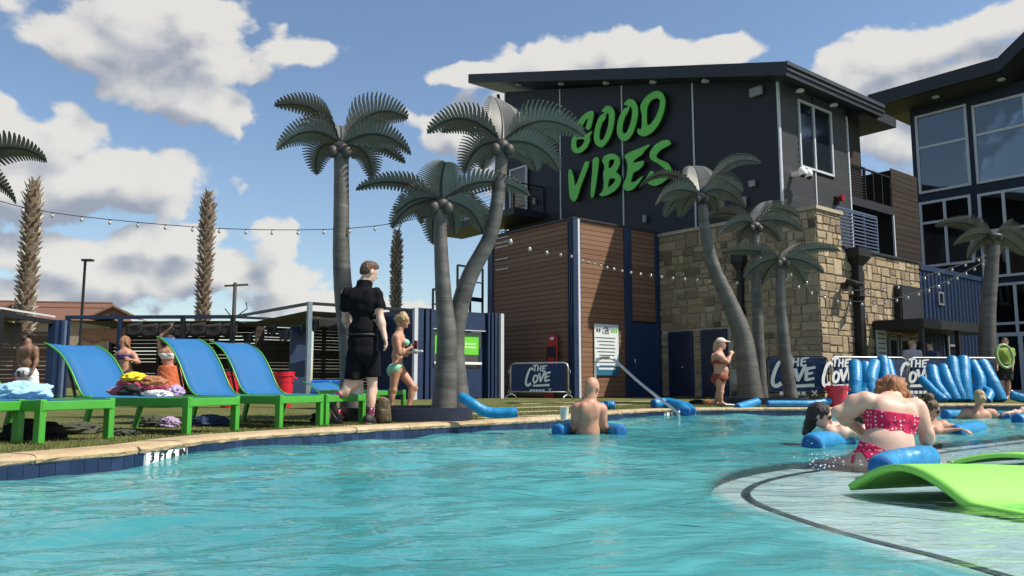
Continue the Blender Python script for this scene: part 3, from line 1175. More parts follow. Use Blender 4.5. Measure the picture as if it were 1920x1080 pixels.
# stubs fixed to the stone: floodlight, downspouts, call box
q = wall_pt(SC, U, 1577, 533)
fl = thing('wall_floodlight', 'black wall floodlight on the sunlit stone beside the downspout', 'light', q - V * 0.05)
DARK = mat('black_metal', (0.012, 0.012, 0.014), rough=0.45)
obj('bracket', MB().box(q - V * 0.16, U, V, Z, 0.05, 0.14, 0.04), DARK, fl)
obj('head', MB().box(q - V * 0.42 - U * 0.05, U, (V * 0.8 + Z * 0.35).normalized(), (Z * 0.8 - V * 0.35).normalized(), 0.22, 0.16, 0.05), DARK, fl, bevel=0.02)
obj('bracket', MB().box(q - V * 0.2 - U * 0.15 - Z * 0.12, U, V, Z, 0.10, 0.05, 0.10), DARK, fl)


def downspout(P, d, nrm, px, ytop, ybot, w, label, head=True):
    q = wall_pt(P, d, px, ytop)
    q2 = along(P, d, px, 640)
    zb = DK if ybot is None else zof(q2, ybot)
    t = thing('downspout', label, 'downspout', Vector((q2.x, q2.y, zb)) + nrm * 0.1)
    obj('pipe', MB().box(Vector((q2.x, q2.y, (zb + q.z) / 2)) + nrm * 0.11, d, nrm, Z, w / 2, w / 2, (q.z - zb) / 2), DARK, t, bevel=0.01)
    if head:
        c = Vector((q2.x, q2.y, q.z)) + nrm * 0.14
        a, b = w * 1.35, w * 0.6
        vs = []
        for (h, k) in ((0.16, a), (-0.08, a), (-0.32, b)):
            for (i, j) in ((-1, -1), (1, -1), (1, 1), (-1, 1)):
                vs.append(c + d * (i * k) + nrm * (j * k * 0.7) + Z * h)
        fs = [(0, 1, 2, 3), (11, 10, 9, 8)] + [(r * 4 + i, r * 4 + i + 4, r * 4 + (i + 1) % 4 + 4, r * 4 + (i + 1) % 4) for r in range(2) for i in range(4)]
        obj('rain_head', MB().add(vs, fs), DARK, t)
    for zz in (0.35, 0.75):
        obj('strap', MB().box(Vector((q2.x, q2.y, zb + (q.z - zb) * zz)) + nrm * 0.1, d, nrm, Z, w / 2 + 0.03, w / 2 + 0.03, 0.025), DARK, t)
    return t


downspout(SC, U, -V, 1606, 480, None, 0.26, 'black downspout with rain head on the sunlit stone face')
downspout(RE, -V, -U, 1396, 486, 640, 0.15, 'black downspout with rain head on the shaded stone face behind palms')
q = wall_pt(SC, U, 1592, 556)
cb = thing('wall_camera', 'small black camera arm on the sunlit stone beside the downspout', 'camera', q - V * 0.05)
obj('arm', MB().beam(q, q - V * 0.45, 0.07, 0.07), DARK, cb)
obj('housing', MB().beam(q - V * 0.4 - Z * 0.02, q - V * 0.5 - U * 0.25 - Z * 0.1, 0.12, 0.12), DARK, cb)

# --- dark building with the big lettering
G0 = SC + U * 1.2
GC = along(G0, V, 1467, 395)                       # its near corner
GC.z = DK
GE = along(GC, V, 947, 300)
gl = (GE - GC).length
zc0 = zof(GC, 142)
zc1 = zof(GE, 172)
slope = (zc1 - zc0) / gl
gw = tpos(GC, U, 1591, 300)
ge = tpos(GC, U, 1724, 420)
lettered = thing('dark_building', 'dark charcoal building with sloping roof and big green lettering above the board tower', 'building', GC)


def gp(u, v, z):
    return GC + U * u + V * v + Z * (z - DK)


def ztop_(v):
    return zc0 + slope * v


mb = MB().prism([gp(0.05, 0.05, DK), gp(0.05, gl, DK), gp(0.05, gl, ztop_(gl)), gp(0.05, 0.05, ztop_(0.05))], U, gw - 0.05)
obj('wall', mb, CHAR, lettered)
stripes = [0, tpos(GC, V, 1302, 300), tpos(GC, V, 1168, 300), tpos(GC, V, 1051, 300), gl]
for i in range(4):
    a, b = stripes[i] + 0.03, stripes[i + 1] - 0.03
    obj('wall_panel', MB().prism([gp(0.045, a, 4.5), gp(0.045, b, 4.5), gp(0.045, b, ztop_(b) - 0.02), gp(0.045, a, ztop_(a) - 0.02)], -U, 0.045), CHAR, lettered)
for i, v in enumerate(stripes):
    obj('trim_strip', MB().prism([gp(0.03, v - 0.028, 4.5), gp(0.03, v + 0.028, 4.5), gp(0.03, v + 0.028, ztop_(v) - 0.03), gp(0.03, v - 0.028, ztop_(v) - 0.03)], -U, 0.055), PALE, lettered)
# right face: lap siding round the window
wu0, wu1 = tpos(GC, U, 1498, 250), tpos(GC, U, 1557, 250)
wz1 = zof(along(GC, U, 1498, 250), 188)
wz0 = zof(along(GC, U, 1500, 250), 312)
us = unit_box('siding_board', SIDING)
sh_ = 0.205
z = 4.3
sid_rot = frame_rot(U, (V + Z * 0.22).normalized(), U.cross((V + Z * 0.22).normalized()))
while z < zc0 - 0.05:
    spans = [(0.06, gw - 0.06)]
    zc = z + sh_ / 2
    if wz0 - 0.08 < zc < wz1 + 0.08:
        spans = [(0.06, wu0 - 0.06), (wu1 + 0.06, gw - 0.06)]
    for (a, b) in spans:
        piece('siding_board', us, lettered, gp((a + b) / 2, 0.012, zc), rot=sid_rot, scale=(b - a, 0.03, sh_ - 0.012))
    z += sh_
post(0, 0.07, -0.035, 0.03, base=GC, top=zc0 - 0.05, m=PALE, par=lettered, nm='trim_strip')
post(gw - 0.05, gw + 0.03, -0.035, 0.03, base=GC, top=zc0 - 0.4, m=PALE, par=lettered, nm='trim_strip')
um = tpos(GC, U, 1529, 340)
obj('trim_strip', MB().box(gp(um, -0.01, (4.3 + wz0) / 2), U, V, Z, 0.025, 0.02, (wz0 - 4.3) / 2 - 0.06), PALE, lettered)
obj('trim_strip', MB().box(gp(um, -0.01, (zc0 + wz1) / 2), U, V, Z, 0.02, 0.02, (zc0 - wz1) / 2 - 0.06), FASC, lettered)


def window(parent, P, r, n, a0, a1, z0, z1, mull=(), trans=(), fw=0.06, frame=PALE, glass=GLASS, dep=0.06, nm='window'):
    """P base point (z=DK), r along the wall, n outward; positions along r and heights"""
    pt = lambda a, z, o=0: P + r * a + n * o + Z * (z - DK)
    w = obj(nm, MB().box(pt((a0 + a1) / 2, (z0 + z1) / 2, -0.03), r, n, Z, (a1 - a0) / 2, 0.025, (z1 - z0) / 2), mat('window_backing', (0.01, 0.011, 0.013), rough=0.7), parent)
    xs_ = [a0] + list(mull) + [a1]
    zs_ = [z0] + list(trans) + [z1]
    for i in range(len(xs_) - 1):
        for j in range(len(zs_) - 1):
            obj('pane', MB().box(pt((xs_[i] + xs_[i + 1]) / 2, (zs_[j] + zs_[j + 1]) / 2, 0.004), r, n, Z, (xs_[i + 1] - xs_[i]) / 2 - 0.01, 0.006, (zs_[j + 1] - zs_[j]) / 2 - 0.01), glass, w)
    fb = MB()
    for x in xs_:
        fb.box(pt(x, (z0 + z1) / 2, dep / 2), r, n, Z, fw / 2, dep / 2, (z1 - z0) / 2 + fw / 2)
    for z in zs_:
        for i in range(len(xs_) - 1):
            fb.box(pt((xs_[i] + xs_[i + 1]) / 2, z, dep / 2 - 0.003), r, n, Z, (xs_[i + 1] - xs_[i]) / 2 - fw / 2, dep / 2 - 0.004, fw / 2)
    obj('frame', fb, frame, w)
    return w


window(lettered, GC, U, -V, wu0, wu1, wz0, wz1, mull=(um,), fw=0.07)
obj('vent_slot', MB().box(gp(tpos(GC, U, 1530, 385), -0.02, 5.55), U, V, Z, 0.75, 0.03, 0.14), DARK, lettered)
# roof: sloping slab with fascia, soffit lights
ov, ovl, th = 0.8, 1.7, 0.42
zt = zof(gp(-ov, -ov, DK), 115)
zt2 = zof(gp(-ov, gl + ovl, DK), 139)
r0, r1 = gp(-ov, -ov, zt), gp(-ov, gl + ovl, zt2)
mb = MB()
uw = gw + 1.0 + ov
vs = [r0, r1, r1 + U * uw, r0 + U * uw]
mb.add([p for p in vs] + [p - Z * th for p in vs], [(0, 3, 2, 1), (4, 5, 6, 7), (0, 1, 5, 4), (1, 2, 6, 5), (2, 3, 7, 6), (3, 0, 4, 7)])
roof = obj('roof', mb, FASC, lettered)
obj('edge_flashing', MB().box(r0 - V * 0.03 + U * (uw / 2) - Z * 0.05, U, V, Z, uw / 2, 0.03, 0.06).box(r0 - V * 0.02 + U * (uw / 2) - Z * 0.24, U, V, Z, uw / 2, 0.03, 0.03), mat('fascia_light', (0.045, 0.048, 0.055), rough=0.4), roof)
LAMP = mat('soffit_lens', (0.7, 0.7, 0.68), rough=0.4)
for (px, py) in ((985, 152), (1066, 150), (1150, 148), (1238, 146), (1336, 144)):
    v = tpos(GC, V, px, py)
    q = gp(-ov * 0.5, v, ztop_(v)) + Z * (zt - th - 0.0 - zc0 + slope * ov)
    q.z = zt + (zt2 - zt) * (v + ov) / (gl + ovl + ov) - th
    obj('soffit_light', MB().lathe(q - Z * 0.05, [(0.11, 0.06), (0.13, 0.0)], n=12), LAMP, roof)
for u in (0.6, 2.6):
    q = gp(u, -ov * 0.5, zt - th)
    obj('soffit_light', MB().lathe(q - Z * 0.05, [(0.11, 0.06), (0.13, 0.0)], n=12), LAMP, roof)
# strut at the far roof end
q = gp(0.3, gl + 0.9, ztop_(gl))
obj('roof_strut', MB().beam(q + Z * 0.2, q - Z * 1.3 - V * 0.35, 0.10, 0.10), DARK, lettered)
# small fittings on the lettered wall
for (px, py, w_, h_) in ((1421, 173, 0.22, 0.14), (1413, 345, 0.10, 0.10), (1399, 378, 0.06, 0.14), (1212, 411, 0.06, 0.14), (1005, 302, 0.07, 0.12), (1005, 378, 0.06, 0.14)):
    q = wall_pt(GC, V, px, py)
    obj('wall_fitting', MB().box(q - U * 0.09, U, V, Z, 0.06, w_, h_), mat('fitting_grey', (0.25, 0.26, 0.27), rough=0.4), lettered, bevel=0.02)
q = wall_pt(GC, U, 1484, 328)
cam_t = thing('dome_camera', 'white double dome security camera on the dark siding near the corner', 'camera', q - V * 0.1)
CW = mat('camera_white', (0.75, 0.75, 0.74), rough=0.35)
obj('arm', MB().beam(q, q - V * 0.5, 0.14, 0.12), CW, cam_t, bevel=0.02)
for s_ in (-0.16, 0.2):
    obj('dome', MB().ellip(q - V * 0.45 + U * s_ - Z * 0.02, (0.13, 0.13, 0.15)), CW, cam_t, smooth=True)
    obj('lens', MB().ellip(q - V * 0.47 + U * s_ - Z * 0.12, (0.085, 0.085, 0.085)), DARK, cam_t, smooth=True)
q = wall_pt(GC, U, 1567, 377)
bc = thing('alarm_beacon', 'small dark red alarm beacon on the dark siding above the stone chimney', 'alarm', q - V * 0.1)
obj('base', MB().box(q - V * 0.04, U, V, Z, 0.10, 0.05, 0.13), DARK, bc)
obj('horn', MB().lathe(q - V * 0.08 + Z * 0.06, [(0.06, 0), (0.12, 0.16), (0.12, 0.2)], axis=-V), mat('beacon_red', (0.22, 0.02, 0.02), rough=0.35), bc)

# letters traced on the wall
ZX = lambda x, y: (1040 + x / 4.5, 160 + y / 4.5)
letters = {
    'G': [[(345, 222), (362, 235), (356, 290), (334, 376), (318, 388), (292, 375), (302, 335), (318, 288), (298, 296), (268, 345), (240, 410), (250, 428), (262, 436), (300, 420), (347, 394), (346, 412), (325, 440), (332, 470), (305, 535), (255, 578), (205, 583), (178, 556), (170, 505), (185, 430), (213, 345), (250, 285), (300, 238)],
          [(216, 466), (246, 462), (288, 464), (276, 500), (242, 536), (222, 540), (212, 512)]],
    'O': [[(426, 226), (470, 178), (512, 190), (538, 230), (538, 300), (521, 390), (495, 460), (440, 533), (400, 526), (370, 495), (362, 440), (375, 360), (400, 290), (428, 256), (445, 252), (456, 242), (440, 232)],
          [(478, 240), (492, 255), (488, 330), (468, 415), (438, 470), (420, 476), (408, 452), (412, 395), (432, 325), (466, 285), (462, 262)]],
    'O2': [[(612, 172), (655, 122), (700, 132), (730, 180), (738, 240), (722, 330), (695, 410), (660, 462), (625, 482), (590, 470), (562, 430), (556, 370), (568, 300), (598, 232), (625, 202), (650, 196), (648, 178), (628, 176)],
           [(668, 185), (685, 200), (688, 260), (672, 340), (640, 410), (615, 420), (603, 395), (606, 340), (625, 275), (656, 226)]],
    'D': [[(755, 180), (790, 120), (850, 70), (905, 55), (945, 75), (967, 130), (962, 200), (935, 290), (890, 370), (840, 420), (790, 442), (745, 430), (728, 400), (738, 368), (755, 390), (768, 360), (770, 260), (758, 212)],
          [(812, 195), (840, 140), (890, 118), (915, 125), (925, 150), (915, 210), (880, 290), (840, 340), (815, 350), (808, 300)]],
    'V': [[(148, 715), (175, 718), (194, 790), (202, 852), (214, 850), (285, 660), (300, 645), (327, 655), (300, 740), (255, 850), (225, 950), (205, 988), (185, 985), (160, 955), (150, 850)]],
    'I': [[(352, 635), (380, 612), (408, 622), (398, 720), (380, 850), (362, 950), (345, 958), (335, 935), (340, 850), (350, 740)]],
    'B': [[(430, 650), (450, 605), (490, 585), (545, 588), (582, 620), (584, 670), (560, 720), (548, 740), (580, 765), (596, 800), (580, 850), (545, 895), (490, 930), (435, 945), (405, 932), (440, 900), (450, 830), (440, 760), (455, 700), (448, 668)],
          [(490, 640), (530, 630), (540, 650), (520, 690), (495, 712), (486, 700)], [(492, 795), (540, 790), (546, 810), (525, 840), (495, 865), (480, 868)]],
    'E': [[(618, 605), (660, 575), (750, 540), (835, 505), (830, 525), (790, 560), (768, 598), (740, 612), (705, 640), (690, 662), (735, 655), (790, 640), (780, 680), (752, 716), (700, 745), (690, 760), (680, 800), (675, 832), (720, 815), (780, 768), (765, 800), (730, 850), (690, 890), (645, 900), (615, 880), (612, 840), (640, 780), (650, 700), (640, 645)]],
    'S': [[(1010, 485), (1015, 505), (985, 522), (930, 550), (892, 590), (888, 618), (930, 640), (985, 660), (1015, 700), (1010, 750), (980, 800), (930, 840), (880, 858), (840, 850), (808, 820), (810, 785), (842, 728), (868, 735), (873, 765), (868, 798), (890, 798), (940, 770), (966, 730), (955, 705), (910, 670), (852, 640), (832, 610), (840, 560), (880, 510), (940, 475), (990, 468)]]}
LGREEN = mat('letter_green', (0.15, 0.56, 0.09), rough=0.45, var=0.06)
LSHADOW = mat('letter_shadow', (0.012, 0.045, 0.012), rough=0.5)  # dark green puts the shadow behind the thin faces into the colour
nth = {'G': 'first word starting letter G', 'O': 'first letter O', 'O2': 'second letter O', 'D': 'letter D', 'V': 'letter V', 'I': 'letter I', 'B': 'letter B', 'E': 'letter E', 'S': 'letter S'}
for key, loops in letters.items():
    P2 = []
    for L in loops:
        l2 = []
        for (x, y) in L:
            q = wall_pt(GC, V, *ZX(x, y))
            l2.append((-(q - GC).dot(V), q.z))
        # soften the tracing
        out = []
        k = len(l2)
        for i in range(k):
            a, b = l2[i], l2[(i + 1) % k]
            out += [(a[0] * 0.8 + b[0] * 0.2, a[1] * 0.8 + b[1] * 0.2), (a[0] * 0.2 + b[0] * 0.8, a[1] * 0.2 + b[1] * 0.8)]
        P2.append(out)
    cx = sum(p[0] for p in P2[0]) / len(P2[0])
    cz = min(p[1] for p in P2[0])
    base = GC - V * cx - U * 0.20
    base.z = cz
    t = thing('wall_letter', 'bright green brush style %s of the wall lettering' % nth[key], 'letter', base, 'green wall letters')
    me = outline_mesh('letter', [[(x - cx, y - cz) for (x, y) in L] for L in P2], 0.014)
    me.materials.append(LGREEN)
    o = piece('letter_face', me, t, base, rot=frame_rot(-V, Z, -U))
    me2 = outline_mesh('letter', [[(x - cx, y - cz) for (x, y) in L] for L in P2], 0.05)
    me2.materials.append(LSHADOW)
    o2 = piece('letter_shadow_back', me2, t, base + U * 0.067, rot=frame_rot(-V, Z, -U))  # dark layer in the same outline, standing in for the letter's shadow

# balcony at the far left of the lettered wall
bu = along(GC, V, 1022, 395)
vb = (bu - GC).dot(V)
kk = along(bu, -U, 963, 390)
bo = (bu - kk).length
zb1 = zof(kk, 388)
bal = obj('balcony_slab', MB().prism([gp(-bo, vb, zb1 - 0.28), gp(0, vb, zb1 - 0.28), gp(0, gl + 3.2, zb1 - 0.28), gp(-bo, gl + 3.2, zb1 - 0.28)], Z, 0.28), FASC, lettered)
rl = MB()
hr = 1.05
pts = [gp(-0.05, vb + 0.05, zb1), gp(-bo + 0.06, vb + 0.05, zb1), gp(-bo + 0.06, gl + 3.1, zb1), gp(-0.05, gl + 3.1, zb1)]
for a, b in zip(pts[:-1], pts[1:]):
    d = b - a
    nn = max(1, int(d.length / 1.4))
    for k in range(nn + 1):
        q = a + d * k / nn
        rl.beam(q, q + Z * hr, 0.05, 0.05, up=U)
    for k, zz in enumerate((hr, 0.15, 0.3, 0.45, 0.6, 0.75, 0.9)):
        rl.beam(a + Z * zz, b + Z * zz, 0.045 if k == 0 else 0.012, 0.045 if k == 0 else 0.012)
obj('balcony_railing', rl, DARK, bal)
da, db = tpos(GC, V, 990, 360), tpos(GC, V, 960, 360)
window(lettered, GC - U * 0.06, V, -U, da, db, zb1, zof(along(GC, V, 975, 360), 316), fw=0.09, nm='door')
for k in range(9):
    zz = zb1 + 0.3 - 0.32 * (k + 1)
# right part: recess with balconies
zf2 = zof(along(GC, U, 1595, 360), 366)
zf1 = 4.45
pier0 = tpos(GC, U, 1676, 420)
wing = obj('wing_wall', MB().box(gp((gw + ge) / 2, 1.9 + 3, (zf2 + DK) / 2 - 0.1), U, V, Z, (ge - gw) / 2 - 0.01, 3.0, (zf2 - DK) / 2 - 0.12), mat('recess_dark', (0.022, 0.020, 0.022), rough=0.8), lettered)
obj('floor_slab', MB().box(gp((gw + pier0) / 2 + 0.02, 2.5, zf2 - 0.14), U, V, Z, (pier0 - gw) / 2 - 0.03, 2.5, 0.15), FASC, lettered)
obj('floor_slab', MB().box(gp((gw + ge) / 2, 0.95, zf1 - 0.15), U, V, Z, (ge - gw) / 2 - 0.02, 0.94, 0.12), FASC, lettered)
zp = zof(along(GC, U, 1676, 420), 318)
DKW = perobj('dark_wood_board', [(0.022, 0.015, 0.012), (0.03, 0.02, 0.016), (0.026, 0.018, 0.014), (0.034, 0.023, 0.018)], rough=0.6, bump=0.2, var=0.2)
ud = unit_box('board', DKW)
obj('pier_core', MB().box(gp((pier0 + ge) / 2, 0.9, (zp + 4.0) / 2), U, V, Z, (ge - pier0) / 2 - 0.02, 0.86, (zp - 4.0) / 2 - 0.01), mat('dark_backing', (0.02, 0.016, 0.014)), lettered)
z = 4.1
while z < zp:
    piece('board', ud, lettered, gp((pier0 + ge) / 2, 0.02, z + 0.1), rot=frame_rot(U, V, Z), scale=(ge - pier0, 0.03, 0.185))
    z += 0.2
obj('trim_strip', MB().box(gp(pier0 - 0.03, 0.0, (zf2 - 0.3 + 4.3) / 2), U, V, Z, 0.03, 0.03, (zf2 - 0.3 - 4.3) / 2), PALE, lettered)
st1 = tpos(GC, U, 1617, 300)
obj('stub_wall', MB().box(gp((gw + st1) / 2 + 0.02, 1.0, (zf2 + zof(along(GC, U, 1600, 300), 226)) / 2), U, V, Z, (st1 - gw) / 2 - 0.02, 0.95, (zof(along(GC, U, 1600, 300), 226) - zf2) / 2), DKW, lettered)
zr = zof(along(GC, U, 1600, 300), 222)
ue = tpos(GC, U, 1648, 225)
obj('lower_roof', MB().box(gp((gw + ue) / 2, 0.6, zr + 0.1), U, V, Z, (ue - gw) / 2 - 0.0, 1.2, 0.17), FASC, lettered)


def railing(parent, a, b, h, npost, nbar, m, rb=0.02, nm='railing'):
    mb = MB()
    for k in range(npost):
        q = a + (b - a) * (k / (npost - 1))
        mb.beam(q, q + Z * h, 0.05, 0.05, up=U)
    mb.beam(a + Z * h, b + Z * h, 0.06, 0.05)
    ra = obj(nm, mb, m, parent)
    for k in range(nbar):
        zz = h * (k + 0.6) / (nbar + 0.3)
        o = obj('rail_bar', MB().beam(a + Z * zz - V * 0.03, b + Z * zz - V * 0.03, rb, rb), m, ra)
    return ra


RAILM = mat('blue_grey_rail', (0.10, 0.13, 0.20), rough=0.4, metal=0.3)
railing(lettered, gp(gw + 0.08, 0.0, zf2), gp(st1 + 0.1, 0.0, zf2), 1.1, 2, 11, DARK)
railing(lettered, gp(st1 + 0.1, 0.04, zf2), gp(pier0 - 0.05, 0.04, zf2), 1.1, 4, 0, DARK)
ra_, rb_ = along(SC, U, 1578, 450) + V * 0.1, along(SC, U, 1652, 470) + V * 0.1
ra_.z = rb_.z = zL + 0.05
railing(stoneb, ra_, rb_, 1.15, 4, 11, RAILM, rb=0.035)
for (pa, pb, yt) in ((1618, 1640, 432), (1645, 1664, 398)):
    a, b = tpos(GC + V * 1.85, U, pa, 440), tpos(GC + V * 1.85, U, pb, 440)
    window(lettered, GC + V * 1.88, U, -V, a, b, zf1, zof(along(GC + V * 1.85, U, pa, 440), yt), fw=0.12, frame=mat('dim_frame', (0.16, 0.17, 0.19), rough=0.5), nm='door')

# --- corrugated navy container wall to the right of the stone building
NE = along(SE, U, 1842, 560)
nl = (NE - SE).length
zN = zL - 0.05
cor = thing('corrugated_container', 'navy corrugated container wall between the stone building and the glass building', 'building', SE + U * 0.05)
mb = MB()
prof = []
x = 0.0
k = 0
while x < nl:
    prof.append((x, 0.0)); prof.append((x + 0.11, 0.0)); prof.append((x + 0.145, 0.05)); prof.append((x + 0.255, 0.05))
    x += 0.29
b0 = SE + U * 0.06
vs = [b0 + U * a + V * d for (a, d) in prof] + [b0 + U * a + V * d + Z * (zN - DK) for (a, d) in prof]
k = len(prof)
mb.add(vs, [(i, i + 1, i + 1 + k, i + k) for i in range(k - 1)])
mb.box(b0 + U * (nl / 2) + V * 1.3 + Z * ((zN - DK) / 2), U, V, Z, nl / 2, 1.2, (zN - DK) / 2)
obj('wall', mb, NAVY, cor)
obj('top_rail', MB().box(b0 + U * (nl / 2) + V * 0.02 + Z * (zN - DK - 0.06), U, V, Z, nl / 2, 0.06, 0.08), NAVY, cor)
a, b = tpos(SE, U, 1774, 640), tpos(SE, U, 1794, 640)
window(cor, SE - V * 0.03, U, -V, a, b, DK + 0.02, zof(along(SE, U, 1780, 640), 622), trans=(1.8,), fw=0.08, frame=mat('dim_frame', (0.16, 0.17, 0.19)), nm='door')
q = wall_pt(SE, U, 1762, 560)
fb = MB()
for (x, z, w, h) in ((-0.17, 0, 0.03, 0.22), (0.17, 0, 0.03, 0.22), (0, 0.19, 0.14, 0.03), (0, -0.19, 0.14, 0.03)):
    fb.box(q - V * 0.03 + U * x + Z * z, U, V, Z, w, 0.03, h)
obj('vent_frame', fb, mat('dim_frame', (0.16, 0.17, 0.19)), cor)
# entrance canopy and notice
ca = along(SC, U, 1634, 610)
cn = thing('entrance_canopy', 'flat black entrance canopy over the doors beside the stone wall', 'canopy', Vector((ca.x, ca.y, DK)))
ce = along(SE, U, 1772, 610)
zcan = zof(ca, 604) - 0.1
cl_ = (ce - ca).dot(U)
obj('roof', MB().box(ca + U * (cl_ / 2) - V * 0.75 + Z * (zcan - DK), U, V, Z, cl_ / 2, 0.72, 0.13), DARK, cn)
for k in (0.02, 0.5, 0.98):
    obj('post', MB().box(ca + U * (cl_ * k) - V * 1.35 + Z * ((zcan - DK) / 2 - 0.05), U, V, Z, 0.06, 0.06, (zcan - DK) / 2 - 0.08), DARK, cn)
q = wall_pt(SC, U, 1697, 575)
sbx = thing('wall_box', 'plain black box above the entrance canopy on the stone wall', 'box', q - V * 0.15 - Z * 0.4)
obj('housing', MB().box(q - V * 0.12, U, V, Z, 0.75, 0.10, 0.62), DARK, sbx, bevel=0.02)
obj('door_panel', MB().box(q - V * 0.235, U, V, Z, 0.7, 0.01, 0.56), FASC, sbx)
q = wall_pt(SC, U, 1648, 655)
nb2 = thing('notice_board', 'pale printed notice on the stone wall beside the entrance', 'sign', Vector((q.x, q.y, q.z - 0.8)) - V * 0.1)
obj('panel', MB().box(q - V * 0.08, U, V, Z, 0.30, 0.015, 0.62), mat('notice_white', (0.45, 0.48, 0.48), rough=0.5), nb2)
for k in range(7):
    obj('text_line', MB().box(q - V * 0.1 + Z * (0.45 - 0.14 * k), U, V, Z, 0.22, 0.002, 0.02), INK, nb2)
for k, px in enumerate((1668, 1690, 1712)):
    a = tpos(SC, U, px - 8, 650)
    b = tpos(SC, U, px + 8, 650)
    window(stoneb, SC - V * 0.08, U, -V, a, b, DK + 0.03, zcan - 0.35, fw=0.09, frame=mat('dim_frame', (0.16, 0.17, 0.19)), nm='door')

# --- glass building on the right
BD = 36.0
BC = at(1721, 500, BD)
BC.z = DK
N2 = -V
zb_top = zof(BC, 205)
gb = thing('glass_building', 'tall navy building with large pale framed windows at the right edge', 'building', BC)
bl, bd_ = 13.0, 9.0
DNAVY = mat('deep_navy_panel', (0.010, 0.018, 0.032), rough=0.5, var=0.12, scale=1.2)
obj('wall', MB().box(BC - V * (bl / 2) + U * (bd_ / 2 + 0.12) + Z * ((zb_top - DK) / 2), U, V, Z, bd_ / 2, bl / 2, (zb_top - DK) / 2), DNAVY, gb)


CLEAR = bpy.data.materials.new('clear_glass')
CLEAR.use_nodes = True
nt = CLEAR.node_tree
for x in list(nt.nodes):
    nt.nodes.remove(x)
tn = nd(nt, 'ShaderNodeBsdfTransparent')
tn.inputs[0].default_value = (0.55, 0.66, 0.68, 1)
gn = nd(nt, 'ShaderNodeBsdfGlossy')
gn.inputs['Roughness'].default_value = 0.03
nzn = nd(nt, 'ShaderNodeTexNoise', i_Scale=0.9, i_Detail=1.0)
tcw = nd(nt, 'ShaderNodeTexCoord')
nt.links.new(tcw.outputs['Object'], nzn.inputs['Vector'])
bpw = nd(nt, 'ShaderNodeBump', i_Strength=0.06, i_Distance=0.1)
nt.links.new(nzn.outputs[0], bpw.inputs['Height'])
nt.links.new(bpw.outputs[0], gn.inputs['Normal'])
frn = nd(nt, 'ShaderNodeFresnel', i_IOR=2.5)
mxs = nd(nt, 'ShaderNodeMixShader')
nt.links.new(frn.outputs[0], mxs.inputs[0])
nt.links.new(tn.outputs[0], mxs.inputs[1])
nt.links.new(gn.outputs[0], mxs.inputs[2])
on_ = nd(nt, 'ShaderNodeOutputMaterial')
nt.links.new(mxs.outputs[0], on_.inputs[0])


def bz(px, py):
    q = along(BC, N2, px, py)
    return (q - BC).dot(N2), zof(q, py)


def bwin(tl, bl_, tr, tfrac=None, mull=0, nm='window', fw=0.11):
    a0, z1 = bz(*tl)
    _, z0 = bz(*bl_)
    a1, _ = bz(*tr)
    tr_ = () if tfrac is None else (z1 + (z0 - z1) * tfrac,)
    mu = tuple(a0 + (a1 - a0) * (i + 1) / (mull + 1) for i in range(mull))
    w = window(gb, BC + U * 0.09, N2, -U, a0, a1, z0, z1, mull=mu, trans=tr_, fw=fw, nm=nm, glass=CLEAR)
    rw_ = random.Random(int(a0 * 100 + z0 * 10))
    k = 0
    x = a0 + 0.15
    while x < a1 - 0.3:
        wd = rw_.uniform(0.2, 0.75)
        zt_ = z0 + (z1 - z0) * rw_.uniform(0.35, 0.72)
        if rw_.random() < 0.72:
            obj('interior_panel', MB().box(BC + U * 0.0935 + N2 * (x + wd / 2) + Z * ((z0 + zt_) / 2 + 0.05 - DK), N2, U, Z, wd / 2, 0.0007, (zt_ - z0) / 2), mat('interior_tone_%d' % (k % 3), ((0.16, 0.20, 0.19), (0.05, 0.043, 0.037), (0.24, 0.27, 0.26))[k % 3], rough=0.9, var=0.35, scale=1.5), w)
        x += wd + rw_.uniform(0.05, 0.35)
        k += 1
    return w


bwin((1716, 220), (1722, 362), (1808, 203), 0.42)
bwin((1823, 200), (1830, 343), (1918, 177), 0.38)
bwin((1724, 382), (1731, 500), (1816, 370), 0.32, mull=1)
bwin((1834, 366), (1842, 520), (1926, 352), 0.45, mull=1)
bwin((1844, 536), (1850, 668), (1960, 521), 0.55, mull=1)
a_, z_ = bz(1935, 170)
bwin((1935, 170), (1935, 335), (2060, 130), 0.38)
# paler entrance doors at the bottom right
a0, z1 = bz(1868, 628)
a1, _ = bz(1960, 628)
window(gb, BC + U * 0.0, N2, -U, a0, a1, DK + 0.05, z1, mull=((a0 + a1) / 2,), fw=0.16, nm='entrance_door')
# roof with deep overhang and plank soffit
ro0 = along(BC - U * 1.7, V, 1627, 185)
vo0 = (ro0 - BC).dot(V)
zr1 = zof(ro0, 178)
ro1 = along(ro0, -V, 1872, 118)
ln = (ro1 - ro0).length
roofb = obj('roof', MB().box(ro0 - V * (ln / 2) + U * 5.5 + Z * (zr1 - 0.3 - DK), U, V, Z, 5.5, ln / 2, 0.30), FASC, gb)
SOFF = mat('soffit_plank', (0.045, 0.042, 0.04), rough=0.7)
for k in range(6):
    obj('soffit_plank', MB().box(ro0 - V * (ln / 2) + U * (0.35 + 0.3 * k) + Z * (zr1 - 0.615 - DK), U, V, Z, 0.135, ln / 2 - 0.1, 0.012), SOFF, roofb)
ga = ro1
mb = MB().prism([ga + Z * (zr1 - DK - 0.58), ga + Z * (zr1 - DK + 0.02), ga - V * 3.2 + Z * (zr1 - DK + 2.4), ga - V * 6.4 + Z * (zr1 - DK + 0.0), ga - V * 6.4 + Z * (zr1 - DK - 0.6), ga - V * 3.2 + Z * (zr1 - DK + 1.8)], U, 10)
obj('gable_roof', mb, FASC, gb)
